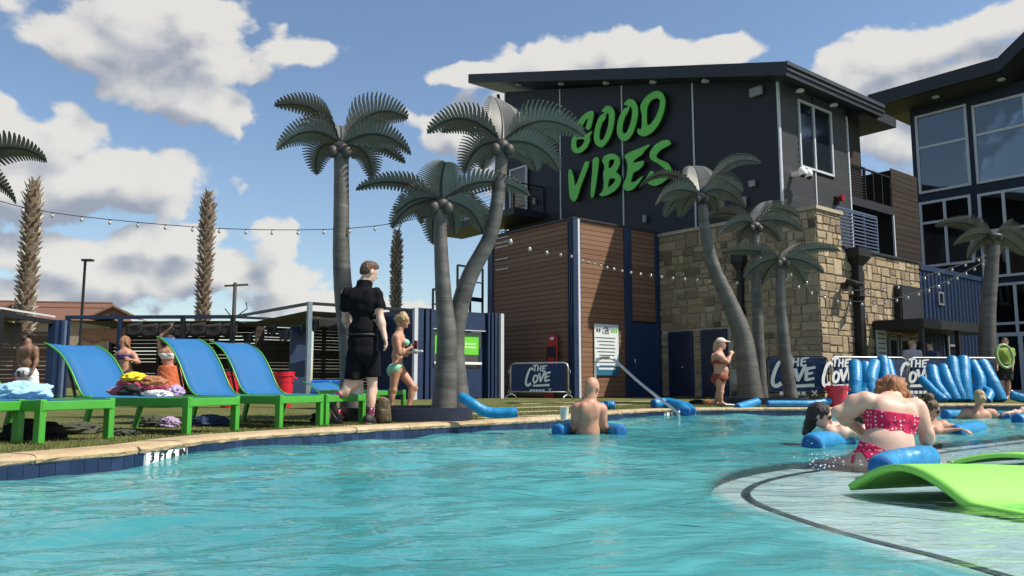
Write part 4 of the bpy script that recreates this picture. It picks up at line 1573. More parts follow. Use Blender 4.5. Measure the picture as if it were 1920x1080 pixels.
mb = MB().prism([ga + U * 2.4 + Z * (zr1 - DK - 0.9), ga + U * 2.4 - V * 3.2 + Z * (zr1 - DK + 1.7), ga + U * 2.4 - V * 6.4 + Z * (zr1 - DK - 0.9)], U, 6)
obj('gable_wall', mb, DNAVY, gb)
for (px, py) in ((1768, 175), (1890, 150)):
    v, zz = bz(px, py)
    obj('soffit_light', MB().lathe(BC + N2 * v - U * 0.8 + Z * (zr1 - 0.68 - DK), [(0.14, 0.06), (0.16, 0.0)], n=12), LAMP, roofb)

# ================================================================== LEFT: ENTRANCE CONTAINER, CABANAS, BACKGROUND
KC = along(ground(860, 747.5), U, 782, 700)
KC.z = DK
KE = along(KC, U, 936, 700)
kl = (KE - KC).length
zk = zof(KC, 577)
kio = thing('entrance_container', 'navy container entrance with double doors and green posters beside the board tower', 'building', KC)
obj('shell', MB().box(KC + U * (kl / 2) + V * 1.4 + Z * ((zk - DK) / 2), U, V, Z, kl / 2, 1.2, (zk - DK) / 2), NAVY, kio)
for k, (a, b) in enumerate(((0.0, 0.18), (0.24, 0.36), (0.40, 0.47))):
    obj('post', MB().box(KC + U * ((a + b) / 2) - V * 0.02 * k + V * 0.1 + Z * ((zk - DK) / 2), U, V, Z, (b - a) / 2, 0.12, (zk - DK) / 2), NAVY, kio)
for k, (a, b) in enumerate(((0.42, 0.36), (0.31, 0.24), (0.20, 0.10))):
    obj('post', MB().box(KE - U * ((a + b) / 2) - V * 0.02 * k + V * 0.1 + Z * ((zk - DK) / 2), U, V, Z, abs(a - b) / 2, 0.12, (zk - DK) / 2), NAVY, kio)
obj('post', MB().box(KE - U * 0.0 - V * 0.1 + Z * ((zk - DK) / 2 - 0.02), U, V, Z, 0.055, 0.055, (zk - DK) / 2), PALE, kio)
obj('post', MB().box(KC - U * 0.14 - V * 0.1 + Z * ((zk - DK) / 2 - 0.02), U, V, Z, 0.055, 0.055, (zk - DK) / 2), PALE, kio)
obj('header', MB().box(KC + U * (kl / 2) + V * 0.12 + Z * (zk - DK - 0.3), U, V, Z, kl / 2 - 0.48, 0.06, 0.24), NAVY, kio)
obj('header_strip', MB().box(KC + U * (kl / 2) + V * 0.05 + Z * (zk - DK - 0.55), U, V, Z, kl / 2 - 0.48, 0.02, 0.012), PALE, kio)
POST_G = mat('poster_green', (0.13, 0.55, 0.04), rough=0.5, var=0.03)
for sgn in (0, 1):
    w = (kl - 1.0) / 2
    c = KC + U * (0.5 + w * (sgn + 0.5)) + V * 0.17
    d_ = obj('door', MB().box(c + Z * ((zk - 0.6 - DK) / 2), U, V, Z, w / 2 - 0.02, 0.02, (zk - 0.6 - DK) / 2), GLASS, kio)
    obj('frame', MB().box(c + Z * 0.42 - V * 0.025, U, V, Z, w / 2 - 0.03, 0.012, 0.42).box(c - U * (w / 2 - 0.08) + Z * 1.15 - V * 0.025, U, V, Z, 0.06, 0.012, 0.3).box(c + U * (w / 2 - 0.08) + Z * 1.15 - V * 0.025, U, V, Z, 0.06, 0.012, 0.3), NAVY, d_)
    obj('push_bar', MB().beam(c - V * 0.09 - U * (w / 2 - 0.1) + Z * 1.0, c - V * 0.09 + U * (w / 2 - 0.1) + Z * 1.0, 0.05, 0.07), WHITE, d_)
    obj('closer', MB().box(c - V * 0.05 + U * (w * 0.2) + Z * 1.93, U, V, Z, 0.17, 0.03, 0.04), PALE, d_)
    po = obj('poster', MB().box(c - V * 0.03 + Z * 1.52, U, V, Z, w / 2 - 0.16, 0.004, 0.27), POST_G, d_)
    for k in range(2):
        for j in range(4):
            obj('poster_mark', MB().box(c - V * 0.036 + U * (-0.15 + 0.1 * j) + Z * (1.56 - 0.1 * k), U, V, Z, 0.036, 0.002, 0.028), mat('poster_pale', (0.55, 0.8, 0.4), rough=0.5), d_)
# stair landing frames behind
for (pa, ya, pb, yb) in ((858, 497, 905, 750), (812, 542, 842, 750)):
    p = at(pa, ya, 26.5)
    q = at(pb, ya, 27.5)
    fr_ = thing('stair_frame', 'dark steel stair landing frame rising behind the curved palm trunks' if pa > 850 else 'smaller dark steel frame left of the twin palm trunks', 'frame', Vector((p.x, p.y, DK)))
    for x in (p, q, (p + q) / 2):
        obj('post', MB().beam(Vector((x.x, x.y, DK)), Vector((x.x, x.y, p.z)), 0.06, 0.06, up=U), DARK, fr_)
    obj('rail', MB().beam(p, Vector((q.x, q.y, p.z)), 0.06, 0.06), DARK, fr_)
    obj('rail', MB().beam(p - Z * 0.5, Vector((q.x, q.y, p.z - 0.5)), 0.04, 0.04), DARK, fr_)
    obj('rail', MB().beam(p - Z * 1.1, Vector((q.x, q.y, p.z - 1.1)), 0.10, 0.14), NAVY, fr_)

SLAT = perobj('dark_slat', [(0.030, 0.020, 0.014), (0.042, 0.028, 0.02), (0.035, 0.023, 0.016), (0.05, 0.034, 0.024)], rough=0.7, bump=0.2, var=0.2)
FAB = mat('black_fabric', (0.014, 0.013, 0.013), rough=0.9, bump=0.3, bscale=20, sheen=0.2)
TAN = mat('tan_fabric', (0.40, 0.19, 0.10), rough=0.9, bump=0.3, bscale=15)
GREYF = mat('grey_fabric', (0.16, 0.15, 0.14), rough=0.9, bump=0.4, bscale=8)
usl = unit_box('slat', SLAT)


def slat_wall(parent, a, b, z0, z1, n, gap=0.035, skip=0.15, rnd=random.Random(1)):
    d = (b - a)
    L = d.length
    d = d / L
    nn = Vector((-d.y, d.x, 0))
    hh = (z1 - z0) / n
    for i in range(n):
        zz = z0 + (i + 0.5) * hh
        h = hh - gap * rnd.uniform(0.2, 1.5)
        if rnd.random() < 0.5:
            h = hh * 0.995
        piece('slat', usl, parent, Vector((a.x, a.y, 0)) + d * (L / 2) + Z * zz, rot=frame_rot(d, nn, Z), scale=(L, 0.03, h))


def valance(parent, a, b, ztop, drop, m, sc=0.45, nm='valance', amp=0.10, rnd=random.Random(4)):
    """hanging cloth strip with a scalloped lower edge"""
    d = b - a
    L = d.length
    d = d / L
    nn = Vector((-d.y, d.x, 0))
    n = max(8, int(L / 0.06))
    vs, fs = [], []
    for i in range(n + 1):
        x = L * i / n
        sc_ = abs(math.sin(math.pi * x / sc))
        wob = 0.05 * math.sin(x * 5.1) + 0.03 * math.sin(x * 11)
        for k in range(5):
            t = k / 4
            vs.append(Vector((a.x, a.y, 0)) + d * x + nn * (wob * t + 0.02 * math.sin(9 * x + 4 * t)) + Z * (ztop - t * (drop + amp * sc_) - 0.05 * abs(math.sin(math.pi * x / 1.1)) * (1 - t)))
    for i in range(n):
        for k in range(4):
            p = i * 5 + k
            fs.append((p, p + 5, p + 6, p + 1))
    o = obj(nm, MB().add(vs, fs), m, parent, smooth=True)
    sd2 = o.modifiers.new('thick', 'SOLIDIFY')
    sd2.thickness = 0.01
    return o


# right hand cabana: corner pole at 580, rails along U and V
CA = at(581, 566, 21.0)
zcb = CA.z
CA = Vector((CA.x, CA.y, DK))
CB = along(CA, U, 772, 575)
CL = along(CA, V, 438, 590)
t = thing('cabana', 'dark slatted cabana with a pale corner pole and navy frame beside the entrance', 'cabana', CA)
POLE = mat('pale_pole', (0.20, 0.25, 0.29), rough=0.4, metal=0.4)
for (P, m) in ((CA, POLE), (CB, NAVY), (CL, DARK), (CL + (CB - CA), DARK)):
    obj('post', MB().box(P + Z * ((zcb - DK) / 2), U, V, Z, 0.055, 0.055, (zcb - DK) / 2), m, t)
for (P, Q) in ((CA, CB), (CA, CL), (CL, CL + (CB - CA)), (CB, CL + (CB - CA))):
    obj('beam', MB().beam(P + Z * (zcb - DK - 0.04), Q + Z * (zcb - DK - 0.04), 0.07, 0.08), DARK, t)
for k in range(6):
    s_ = (k + 0.5) / 6
    valance(t, (CA + (CL - CA) * (k / 6) + U * 0.3), (CA + (CL - CA) * ((k + 1) / 6) + U * 0.3), zcb - 0.38 - 0.10 * ((k * 7) % 3), 0.25, FAB, sc=0.5, amp=0.15)
valance(t, CA + V * 0.4 + U * 0.1, CB + V * 0.4, zcb - 0.32, 0.28, FAB, sc=0.5)
wallA = obj('back_wall', MB().box(CA + (CL - CA) * 0.9 + (CB - CA) * 0.12 + Z * 0.6, U, V, Z, 0.05, 0.05, 0.6), SLAT, t)
ba = along(CA + V * 2.2, U, 548, 650)
slat_wall(wallA, along(CA + V * 3.2, U, 478, 650), along(CA + V * 3.2, U, 545, 650), DK, zcb - 0.5, 22, gap=0.028)
slat_wall(wallA, along(CA + V * 2.4, U, 588, 650), along(CA + V * 2.4, U, 790, 650), DK, zcb - 0.5, 22, gap=0.008)
obj('navy_panel', MB().box(along(CA + V * 1.2, U, 562, 650) + Z * ((zcb - 0.6 - DK) / 2), U, V, Z, 0.28, 0.04, (zcb - 0.6 - DK) / 2), NAVY, t)
obj('canopy', MB().prism([CA + Z * (zcb - DK - 0.2) + V * 0.6 + U * 0.2, CB + Z * (zcb - DK - 0.2) + V * 0.6, CL + (CB - CA) + Z * (zcb - DK - 0.3), CL + Z * (zcb - DK - 0.3) + U * 0.2], Z, 0.015), FAB, t)
# middle cabana
MA, MBp = at(437, 591, 24.6), at(128, 592, 24.8)
zm = MA.z
MA, MBp = Vector((MA.x, MA.y, DK)), Vector((MBp.x, MBp.y, DK))
t = thing('cabana', 'long dark slatted cabana with black valances behind the blue loungers', 'cabana', (MA + MBp) / 2)
dM = (MBp - MA).normalized()
bM = Vector((dM.y, -dM.x, 0)) * 2.6
if bM.y < 0:
    bM = -bM
for f in (0, 0.30, 0.68, 1):
    P = MA + (MBp - MA) * f
    obj('post', MB().box(P + Z * ((zm - DK) / 2), dM, bM.normalized(), Z, 0.06, 0.06, (zm - DK) / 2), NAVY if f > 0.5 else DARK, t)
    obj('post', MB().box(P + bM + Z * ((zm - DK) / 2), dM, bM.normalized(), Z, 0.06, 0.06, (zm - DK) / 2), DARK, t)
obj('beam', MB().beam(MA + Z * (zm - DK - 0.05), MBp + Z * (zm - DK - 0.05), 0.10, 0.11), NAVY, t)
obj('beam', MB().beam(MA + bM + Z * (zm - DK - 0.05), MBp + bM + Z * (zm - DK - 0.05), 0.10, 0.11), DARK, t)
bw_ = obj('back_wall', MB().box((MA + MBp) / 2 + bM + Z * 0.3, dM, bM.normalized(), Z, 0.06, 0.04, 0.3), SLAT, t)
for f0, f1 in ((0.0, 0.3), (0.31, 0.67), (0.69, 1.0)):
    slat_wall(bw_, MA + (MBp - MA) * f0 + bM, MA + (MBp - MA) * f1 + bM, DK, zm - 0.12, 19, gap=0.028)
obj('canopy', MB().prism([MA + bM * 0.15 + Z * (zm - DK - 0.16), MBp + bM * 0.15 + Z * (zm - DK - 0.16), MBp + bM + Z * (zm - DK - 0.2), MA + bM + Z * (zm - DK - 0.2)], Z, 0.015), FAB, t)
for k in range(7):
    f0, f1 = k / 7 * 0.68, (k + 1) / 7 * 0.68
    valance(t, MA + (MBp - MA) * f0 + bM * 0.15, MA + (MBp - MA) * f1 + bM * 0.15, zm - 0.18 - 0.03 * (k % 2), 0.42, FAB, sc=0.6, amp=0.05)
for k in range(2):
    f0, f1 = 0.69 + 0.14 * k, 0.69 + 0.14 * (k + 1)
    valance(t, MA + (MBp - MA) * f0 + bM * 0.2, MA + (MBp - MA) * f1 + bM * 0.2, zm - 0.32, 0.42, TAN, sc=0.62, amp=0.12)
# left cabana at the edge of the picture
LA, LB_ = at(102, 592, 23.2), at(-140, 545, 17.5)
zl_ = LA.z
LA, LB_ = Vector((LA.x, LA.y, DK)), Vector((LB_.x, LB_.y, DK))
t = thing('cabana', 'dark cabana with a white edged beam and grey drapes at the left edge', 'cabana', (LA + LB_) / 2)
dL = (LB_ - LA).normalized()
bL = Vector((dL.y, -dL.x, 0))
if bL.x > 0:
    bL = -bL
bL *= 2.6
obj('beam', MB().beam(LA + Z * (zl_ - DK - 0.03), LB_ + Z * (zl_ - DK - 0.03), 0.06, 0.05), PALE, t)
obj('beam', MB().beam(LA + Z * (zl_ - DK - 0.19), LB_ + Z * (zl_ - DK - 0.19), 0.10, 0.12), DARK, t)
for f in (0, 0.5, 1):
    P = LA + (LB_ - LA) * f
    for off_ in (Vector((0, 0, 0)), bL):
        obj('post', MB().box(P + off_ + Z * ((zl_ - DK) / 2 - 0.03), dL, bL.normalized(), Z, 0.10, 0.10, (zl_ - DK) / 2 - 0.1), NAVY if f == 0 else DARK, t)
for k in range(3):
    obj('post', MB().box(LA - dL * (0.35 + 0.22 * k) + Z * ((zl_ - DK) / 2 - 0.05), dL, bL.normalized(), Z, 0.05 + 0.02 * (k == 1), 0.08, (zl_ - DK) / 2 - 0.05), (NAVY, PALE, NAVY)[k] if k != 1 else mat('blue_grey_post', (0.09, 0.13, 0.21), rough=0.4), t)
obj('canopy', MB().prism([LA + Z * (zl_ - DK - 0.14), LB_ + Z * (zl_ - DK - 0.14), LB_ + bL + Z * (zl_ - DK - 0.16), LA + bL + Z * (zl_ - DK - 0.16)], Z, 0.015), GREYF, t)
bw_ = obj('back_wall', MB().box(LA + bL + Z * 0.3, dL, bL.normalized(), Z, 0.06, 0.04, 0.3), SLAT, t)
slat_wall(bw_, at(-90, 700, 26.0), at(112, 700, 26.4), DK, zl_ - 0.25, 15, gap=0.03)
for k in range(5):
    valance(t, LA + (LB_ - LA) * (k / 5) + bL * 0.35, LA + (LB_ - LA) * ((k + 1) / 5) + bL * 0.35, zl_ - 0.2, 0.55, GREYF, sc=0.9, amp=0.12)
obj('table_edge', MB().beam(LA + bL * 0.2 + Z * 0.62, LB_ + bL * 0.2 + Z * 0.62, 0.5, 0.07), DARK, t)

# house with brown roof, lamp post, utility pole
ROOFB = mat('brown_roof', (0.15, 0.075, 0.05), rough=0.85, var=0.12, bump=0.2)
ha, hb = at(-160, 550, 62), at(246, 592, 66)
hz0, hz1 = at(0, 588, 62).z - 0.5, at(100, 558, 62).z
hs = thing('house', 'far house with a long brown roof behind the left cabana', 'house', Vector(((ha.x + hb.x) / 2, 64, DK)))
A_, B_ = Vector((ha.x, 60, 0)), Vector((hb.x, 63, 0))
dH = (B_ - A_).normalized()
nH = Vector((-dH.y, dH.x, 0))
rdg = [A_ + nH * 4 + Z * hz1, B_ + nH * 4 - dH * 1.2 + Z * hz1]
mb = MB().add([A_ + Z * hz0, B_ + Z * hz0, rdg[1], rdg[0], A_ + nH * 8 + Z * hz0, B_ + nH * 8 + Z * hz0], [(0, 1, 2, 3), (3, 2, 5, 4), (1, 5, 2), (0, 3, 4)])
hroof = obj('roof', mb, ROOFB, hs)
obj('ridge_cap', MB().beam(rdg[0] + Z * 0.03, rdg[1] + Z * 0.03, 0.3, 0.12), mat('ridge_light', (0.24, 0.13, 0.09), rough=0.8), hroof)
obj('roof_line', MB().beam(A_ + nH * 2.8 + Z * (hz0 + (hz1 - hz0) * 0.72), B_ + nH * 2.8 - dH * 0.8 + Z * (hz0 + (hz1 - hz0) * 0.72), 0.15, 0.06), mat('ridge_light', (0.24, 0.13, 0.09)), hroof)
obj('wall', MB().prism([A_ + nH * 0.4 + dH * 0.4, B_ + nH * 0.4 - dH * 0.4, B_ + nH * 7.6 - dH * 0.4, A_ + nH * 7.6 + dH * 0.4], Z, hz0 - 0.02), mat('house_wall', (0.32, 0.25, 0.19), rough=0.9), hs)
for px in (15, 206):
    q = at(px, 586, 60.5)
    zt_ = at(px, 574 if px > 100 else 570, 60.5).z
    w = 1.9
    c = Vector((q.x, 61.0, 0))
    mb = MB().add([c - dH * w + Z * hz0, c + dH * w + Z * hz0, c + Z * zt_, c + nH * 3 + Z * zt_, c - dH * w + nH * 3 + Z * hz0, c + dH * w + nH * 3 + Z * hz0], [(0, 1, 2), (0, 2, 3, 4), (1, 5, 3, 2)])
    dm = obj('dormer', mb, ROOFB, hs)
    obj('barge_board', MB().beam(c - dH * (w + 0.1) + Z * (hz0 - 0.02) - nH * 0.1, c + Z * (zt_ + 0.06) - nH * 0.1, 0.16, 0.14).beam(c + dH * (w + 0.1) + Z * (hz0 - 0.02) - nH * 0.1, c + Z * (zt_ + 0.06) - nH * 0.1, 0.16, 0.14), mat('ridge_light', (0.24, 0.13, 0.09)), dm)
lp = at(160, 488, 48)
t = thing('lamp_post', 'thin dark parking lot lamp post behind the cabanas', 'lamp post', Vector((lp.x, lp.y, DK)))
obj('pole', MB().tube([Vector((lp.x, lp.y, DK)), lp], [0.10, 0.08], n=8), DARK, t)
obj('lamp_head', MB().box(lp + Vector((0.15, 0, 0)), Vector((1, 0, 0)), Vector((0, 1, 0)), Z, 0.32, 0.18, 0.06), DARK, t)
up_ = at(441, 530, 60)
t = thing('utility_pole', 'far grey utility pole with crossarm and wires behind the cabanas', 'utility pole', Vector((up_.x, up_.y, DK)))
obj('pole', MB().tube([Vector((up_.x, up_.y, DK)), up_], [0.20, 0.14], n=8), mat('weathered_pole', (0.10, 0.09, 0.085), rough=0.9), t)
obj('crossarm', MB().beam(up_ + Vector((-0.8, 0, -0.25)), up_ + Vector((1.0, 0, -0.15)), 0.14, 0.14), mat('weathered_pole', (0.10, 0.09, 0.085)), t)
obj('wire_bracket', MB().tube([up_ + Vector((0.2, 0, -2.6)), up_ + Vector((1.0, 0, -2.0)), up_ + Vector((0.9, 0, -1.5))], 0.04, n=6).tube([up_ + Vector((-0.2, 0, -2.6)), up_ + Vector((-0.7, 0, -2.0))], 0.04, n=6), DARK, t)

# trimmed real palms (no fronds)
BARK = mat('palm_bark', (0.13, 0.09, 0.06), rough=0.95, bump=0.6, bscale=14)
BOOT = perobj('leaf_base', [(0.26, 0.21, 0.16), (0.46, 0.41, 0.34), (0.15, 0.10, 0.07), (0.52, 0.47, 0.40)], rough=0.9, bump=0.3)


def stump(px, ytop, D, wpx, label, dark):
    top = at(px, ytop, D)
    base = Vector((top.x - 0.02, top.y, DK))
    t = thing('trimmed_palm', label, 'palm', base)
    r = wpx / 2 / F * D
    H_ = top.z - DK
    prof = [(r * 0.85, 0), (r * 0.62, 0.5)] + [(r * (0.58 + 0.02 * math.sin(k)), 0.5 + (H_ - 1.3) * k / 8) for k in range(1, 9)] + [(r * 0.4, H_ - 0.3), (r * 0.15, H_)]
    obj('trunk', MB().lathe(base, prof, n=12), BARK, t, smooth=True)
    mb = MB()
    rb = random.Random(px)
    tones = []
    z = 1.6
    k = 0
    while z < H_ - 0.05:
        for j in range(7):
            a = j * 2 * math.pi / 7 + k * 0.45 + rb.uniform(-0.15, 0.15)
            d = Vector((math.cos(a), math.sin(a), 0))
            s_ = Vector((-d.y, d.x, 0))
            rr = r * (0.5 if z < H_ - 0.8 else 0.5 * max(0.25, (H_ - z) / 0.8))
            p = base + d * rr + Z * z
            L = rb.uniform(0.7, 1.15) * r * 0.62
            tip = p + d * L * 0.75 + Z * L * rb.uniform(0.3, 0.9) * (1 if z < H_ - 1.2 else 1.5)
            w = r * 0.15
            mb.add([p - s_ * w - Z * 0.08, p + s_ * w - Z * 0.08, p + Z * 0.10, tip - s_ * w * 0.4, tip + s_ * w * 0.4, tip + Z * 0.03], [(0, 1, 4, 3), (1, 2, 5, 4), (2, 0, 3, 5), (3, 4, 5)])
            tones += [rb.random()] * 4
        z += r * 0.42
        k += 1
    o = obj('leaf_bases', mb, BOOT, t, kind='stuff')
    at2 = o.data.attributes.new('tone', 'FLOAT', 'FACE')
    at2.data.foreach_set('value', tones)


stump(66, 338, 31, 44, 'thick trimmed palm trunk with leaf stubs at far left', 0)
stump(392, 358, 32, 36, 'trimmed palm trunk with leaf stubs right of the lamp post', 0)
stump(745, 432, 36, 28, 'shorter reddish trimmed palm trunk behind the walking man', 1)

# ================================================================== METAL PALMS
PTRUNK = mat('metal_trunk', (0.10, 0.092, 0.082), rough=0.5, metal=0.25, var=0.42, scale=2.2, bump=0.25, bscale=7, spec=0.45, stretch=(0.8, 0.8, 3.2))
PLEAF = mat('metal_frond', (0.13, 0.13, 0.118), rough=0.5, metal=0.15, var=0.15, scale=5)
PRIB = mat('frond_rib', (0.035, 0.037, 0.035), rough=0.5, metal=0.3)
COCO = mat('metal_coconut', (0.06, 0.055, 0.048), rough=0.55, metal=0.2, bump=0.2)


def frond_mesh(base, ctrl, tip, hw, fold=0.28, n=22, teeth=0.45):
    C = bez(base, ctrl, tip, n)
    mb, rb = MB(), MB()
    for i in range(n):
        t0, t1 = i / n, (i + 1) / n
        p, q = C[i], C[i + 1]
        d = (q - p).normalized()
        sd_ = d.cross(Z)
        if sd_.length < 0.15:
            sd_ = d.cross(Vector((0, 1, 0)))
        sd_.normalize()
        up = sd_.cross(d).normalized()
        roll = 0.75 * min(1.0, abs(d.x) * 1.2) * (1 if up.z >= 0 else -1)
        nn_ = up + Vector((0, 1, 0)) * math.tan(roll) * 0.9
        nn_ = (nn_ - d * nn_.dot(d)).normalized()
        sd_ = d.cross(nn_).normalized()
        up = sd_.cross(d).normalized()

        def wid(t):
            return hw * min(1, max(0.05, (t - 0.04) / 0.22)) ** 0.7 * (max(0.0, 1 - t) ** 0.55) * 1.25 if t > 0.04 else 0.012
        w0, w1 = wid(t0), wid(t1)
        for s_ in (-1, 1):
            out = (sd_ * s_ * math.cos(fold) + up * math.sin(fold) + d * 0.38)
            out2 = (sd_ * s_ * math.cos(fold - 0.5) + up * math.sin(fold - 0.5) + d * 0.5)
            a, b = p, q
            c0, c1 = p + out * w0 * 0.5, q + out * w1 * 0.5
            m0, m1 = p + out * w0 * 0.72, q + out * w1 * 0.72
            m1 = m0.lerp(m1, 0.80)
            e0 = m0 + out2 * w0 * 0.34
            e1 = e0.lerp(m1 + out2 * w1 * 0.34, 0.45)
            fs = [(0, 1, 2, 3), (3, 2, 4, 5), (5, 4, 6, 7)]
            if s_ > 0:
                fs = [f[::-1] for f in fs]
            mb.add([a, b, c1, c0, m1, m0, e1, e0], fs)
    rb.tube([c - Z * 0.004 for c in C], [0.018 * (1 - 0.7 * i / n) + 0.004 for i in range(n + 1)], n=6)
    return mb, rb


def metal_palm(trunk_px, D, r0, r1, crown, fronds, label, hw, cocos=((-0.09, -0.03), (0.09, -0.04)), bend=None):
    base = at(trunk_px[0][0], trunk_px[0][1], D)
    basez = DK + 0.02
    t = thing('metal_palm', label, 'palm', Vector((base.x, base.y, basez)), 'metal palm sculptures')
    pts = [at(x, y, D) for (x, y) in trunk_px]
    pts[0].z = basez
    T = catmull(pts, 7)
    m_ = len(T)
    rads = []
    for i in range(m_):
        f = i / (m_ - 1)
        r = r1 + (r0 - r1) * (1 - f) ** 1.6
        if f < 0.12:
            r *= 1 + 0.12 * (1 - f / 0.12) ** 2
        rads.append(r * (1 + 0.012 * math.sin(i * 2.1)))
    tr_ = obj('trunk', MB().tube(T, rads, n=18), PTRUNK, t, smooth=50)
    seam = MB()
    L = 0
    for i in range(2, m_ - 1, 3):
        seam.tube([T[i] - (T[i + 1] - T[i - 1]).normalized() * 0.006, T[i] + (T[i + 1] - T[i - 1]).normalized() * 0.006], rads[i] * 1.012, n=18)
    obj('weld_seams', seam, PTRUNK, tr_, kind='stuff')
    cb = at(crown[0], crown[1], D)
    obj('crown_hub', MB().ellip(cb - Z * 0.05, (r1 * 1.25, r1 * 1.25, 0.10)), COCO, t, smooth=True)
    for k, f in enumerate(fronds):
        tx, ty, dd, cx_, cy = f[:5]
        if ty > crown[1] + 30 and dd < 0:
            dd = abs(dd)
        w = hw * 1.5 * (f[5] if len(f) > 5 else 1)
        tip = at(tx, ty, D + dd)
        ctrl = at(cx_, cy, D + dd * 0.45)
        ctrl = ctrl * 1.35 - (cb + tip) * 0.175          # so that the curve passes near the given point
        a, b = frond_mesh(cb, ctrl, tip, w)
        fo_ = obj('frond', a, PLEAF, t)
        sdm = fo_.modifiers.new('thick', 'SOLIDIFY')
        sdm.thickness = 0.004
        obj('midrib', b, PRIB, fo_)
    for (dx, dz) in cocos:
        obj('coconut', MB().ellip(cb + Vector((dx, -0.08, dz - 0.08)), (0.07, 0.07, 0.085)), COCO, t, smooth=True)
    return t


NAVYC = mat('navy_curb', (0.010, 0.016, 0.035), rough=0.5, var=0.15)
SOIL = mat('planter_gravel', (0.10, 0.085, 0.065), rough=1, bump=0.8, bscale=40)


def planter(c, rx, ry, h, label):
    t = thing('palm_planter', label, 'planter', Vector((c[0], c[1], DK)))
    n = 40
    vo_, vi, fs = [], [], []
    for i in range(n):
        a = 2 * math.pi * i / n
        ex = lambda v: math.copysign(abs(v) ** 0.6, v)
        vo_.append(Vector((c[0] + rx * ex(math.cos(a)), c[1] + ry * ex(math.sin(a)), 0)))
    mb = MB()
    for (k, z) in ((1, DK - 0.02), (1, DK + h), (0.93, DK + h), (0.93, DK + h - 0.05)):
        mb.v += [(c[0] + (p.x - c[0]) * k, c[1] + (p.y - c[1]) * k, z) for p in vo_]
    for j in range(3):
        for i in range(n):
            a, b = j * n + i, j * n + (i + 1) % n
            mb.f.append((a, b, b + n, a + n))
    obj('curb', mb, NAVYC, t, smooth=40)
    mb = MB()
    mb.v = [(c[0] + (p.x - c[0]) * 0.94, c[1] + (p.y - c[1]) * 0.94, DK + h - 0.04) for p in vo_]
    mb.f = [tuple(range(n))]
    obj('gravel_bed', mb, SOIL, t)
    return t


planter((-1.30, 10.05), 0.80, 0.62, 0.16, 'low navy planter curb around the nearest metal palms')
planter((5.45, 17.2), 0.85, 0.75, 0.14, 'low dark planter curb under the palms by the stone wall')
metal_palm([(662, 770), (655, 640), (645, 560), (640, 480), (640, 390), (640, 290)], 10.0, 0.15, 0.095, (640, 272),
           [(514, 198, 0.2, 596, 193), (518, 281, -0.2, 580, 232), (765, 222, 0.15, 700, 196, 1.25), (771, 290, -0.1, 712, 238), (760, 306, 0.55, 700, 262, 0.8), (594, 328, -0.55, 592, 268, 1.0),
            (697, 336, -0.5, 690, 276, 1.0), (636, 236, 0.8, 640, 240, 1.0), (560, 262, 0.5, 600, 226)],
           'tall straight metal palm sculpture behind the man in black', 0.165)
metal_palm([(832, 770), (838, 640), (832, 560), (827, 470), (825, 395)], 9.9, 0.155, 0.08, (828, 376),
           [(667, 356, 0.25, 745, 330, 0.8), (735, 428, -0.35, 768, 378), (742, 400, 0.2, 780, 366), (836, 303, -0.35, 826, 330, 1.3), (993, 366, 0.3, 910, 326, 0.9), (925, 412, 0.7, 878, 380, 0.9),
            (905, 438, -0.3, 885, 386), (812, 458, -0.5, 812, 398), (852, 440, -0.55, 850, 392), (790, 420, -0.6, 795, 380, 0.8)],
           'short metal palm with a straight trunk, left one of the twin palms', 0.15)
metal_palm([(862, 770), (852, 640), (876, 530), (920, 440), (936, 350), (941, 285)], 10.1, 0.15, 0.08, (942, 268),
           [(801, 250, 0.2, 868, 205), (828, 248, 0.5, 884, 228, 0.8), (870, 326, -0.4, 893, 268, 1.1), (926, 182, 0.5, 944, 215, 1.2), (1097, 256, 0.2, 1015, 210, 1.2), (1046, 270, 0.7, 1006, 236, 0.9),
            (1049, 322, -0.2, 1012, 264, 1.0), (1006, 322, -0.5, 985, 272), (905, 318, -0.6, 915, 276), (985, 275, 0.9, 970, 250)],
           'metal palm with a strongly curved trunk leaning right in front of the board tower', 0.165)
metal_palm([(1408, 752), (1394, 640), (1368, 568), (1340, 505), (1323, 440), (1318, 385)], 16.9, 0.255, 0.11, (1315, 366),
           [(1198, 352, 0.4, 1252, 312, 0.5), (1228, 386, -0.3, 1262, 348), (1246, 408, -0.7, 1274, 356), (1275, 408, -0.9, 1292, 362), (1426, 306, 0.3, 1368, 294, 0.8), (1391, 362, 0.6, 1358, 332),
            (1300, 312, 0.9, 1308, 322, 1.2), (1398, 390, -0.3, 1356, 346), (1345, 398, -0.9, 1342, 360), (1330, 330, 0.9, 1324, 338)],
           'large metal palm with a thick leaning trunk in front of the shaded stone wall', 0.20)
metal_palm([(1428, 752), (1422, 640), (1418, 540), (1415, 440)], 17.5, 0.145, 0.11, (1415, 420),
           [(1322, 408, 0.5, 1370, 394, 0.9), (1345, 442, -0.3, 1382, 410), (1505, 434, 0.4, 1460, 406), (1500, 408, 0.9, 1450, 380), (1462, 452, -0.7, 1442, 422), (1386, 456, -0.7, 1394, 424), (1436, 378, 0.8, 1430, 390, 1.2), (1412, 460, -0.9, 1414, 430)],
           'straight metal palm between the leaning trunk and the lowest palm by the stone wall', 0.17)
metal_palm([(1484, 752), (1470, 640), (1464, 560), (1464, 505)], 17.0, 0.14, 0.10, (1466, 486),
           [(1352, 476, 0.4, 1410, 464, 0.9), (1394, 522, -0.4, 1428, 488), (1545, 512, -0.2, 1505, 484), (1575, 470, 0.5, 1520, 462, 0.8), (1493, 458, 0.8, 1484, 466), (1510, 532, -0.7, 1492, 496), (1428, 534, -0.8, 1442, 498), (1470, 528, -0.9, 1468, 500)],
           'lowest metal palm with a slim trunk in front of the stone corner', 0.17)
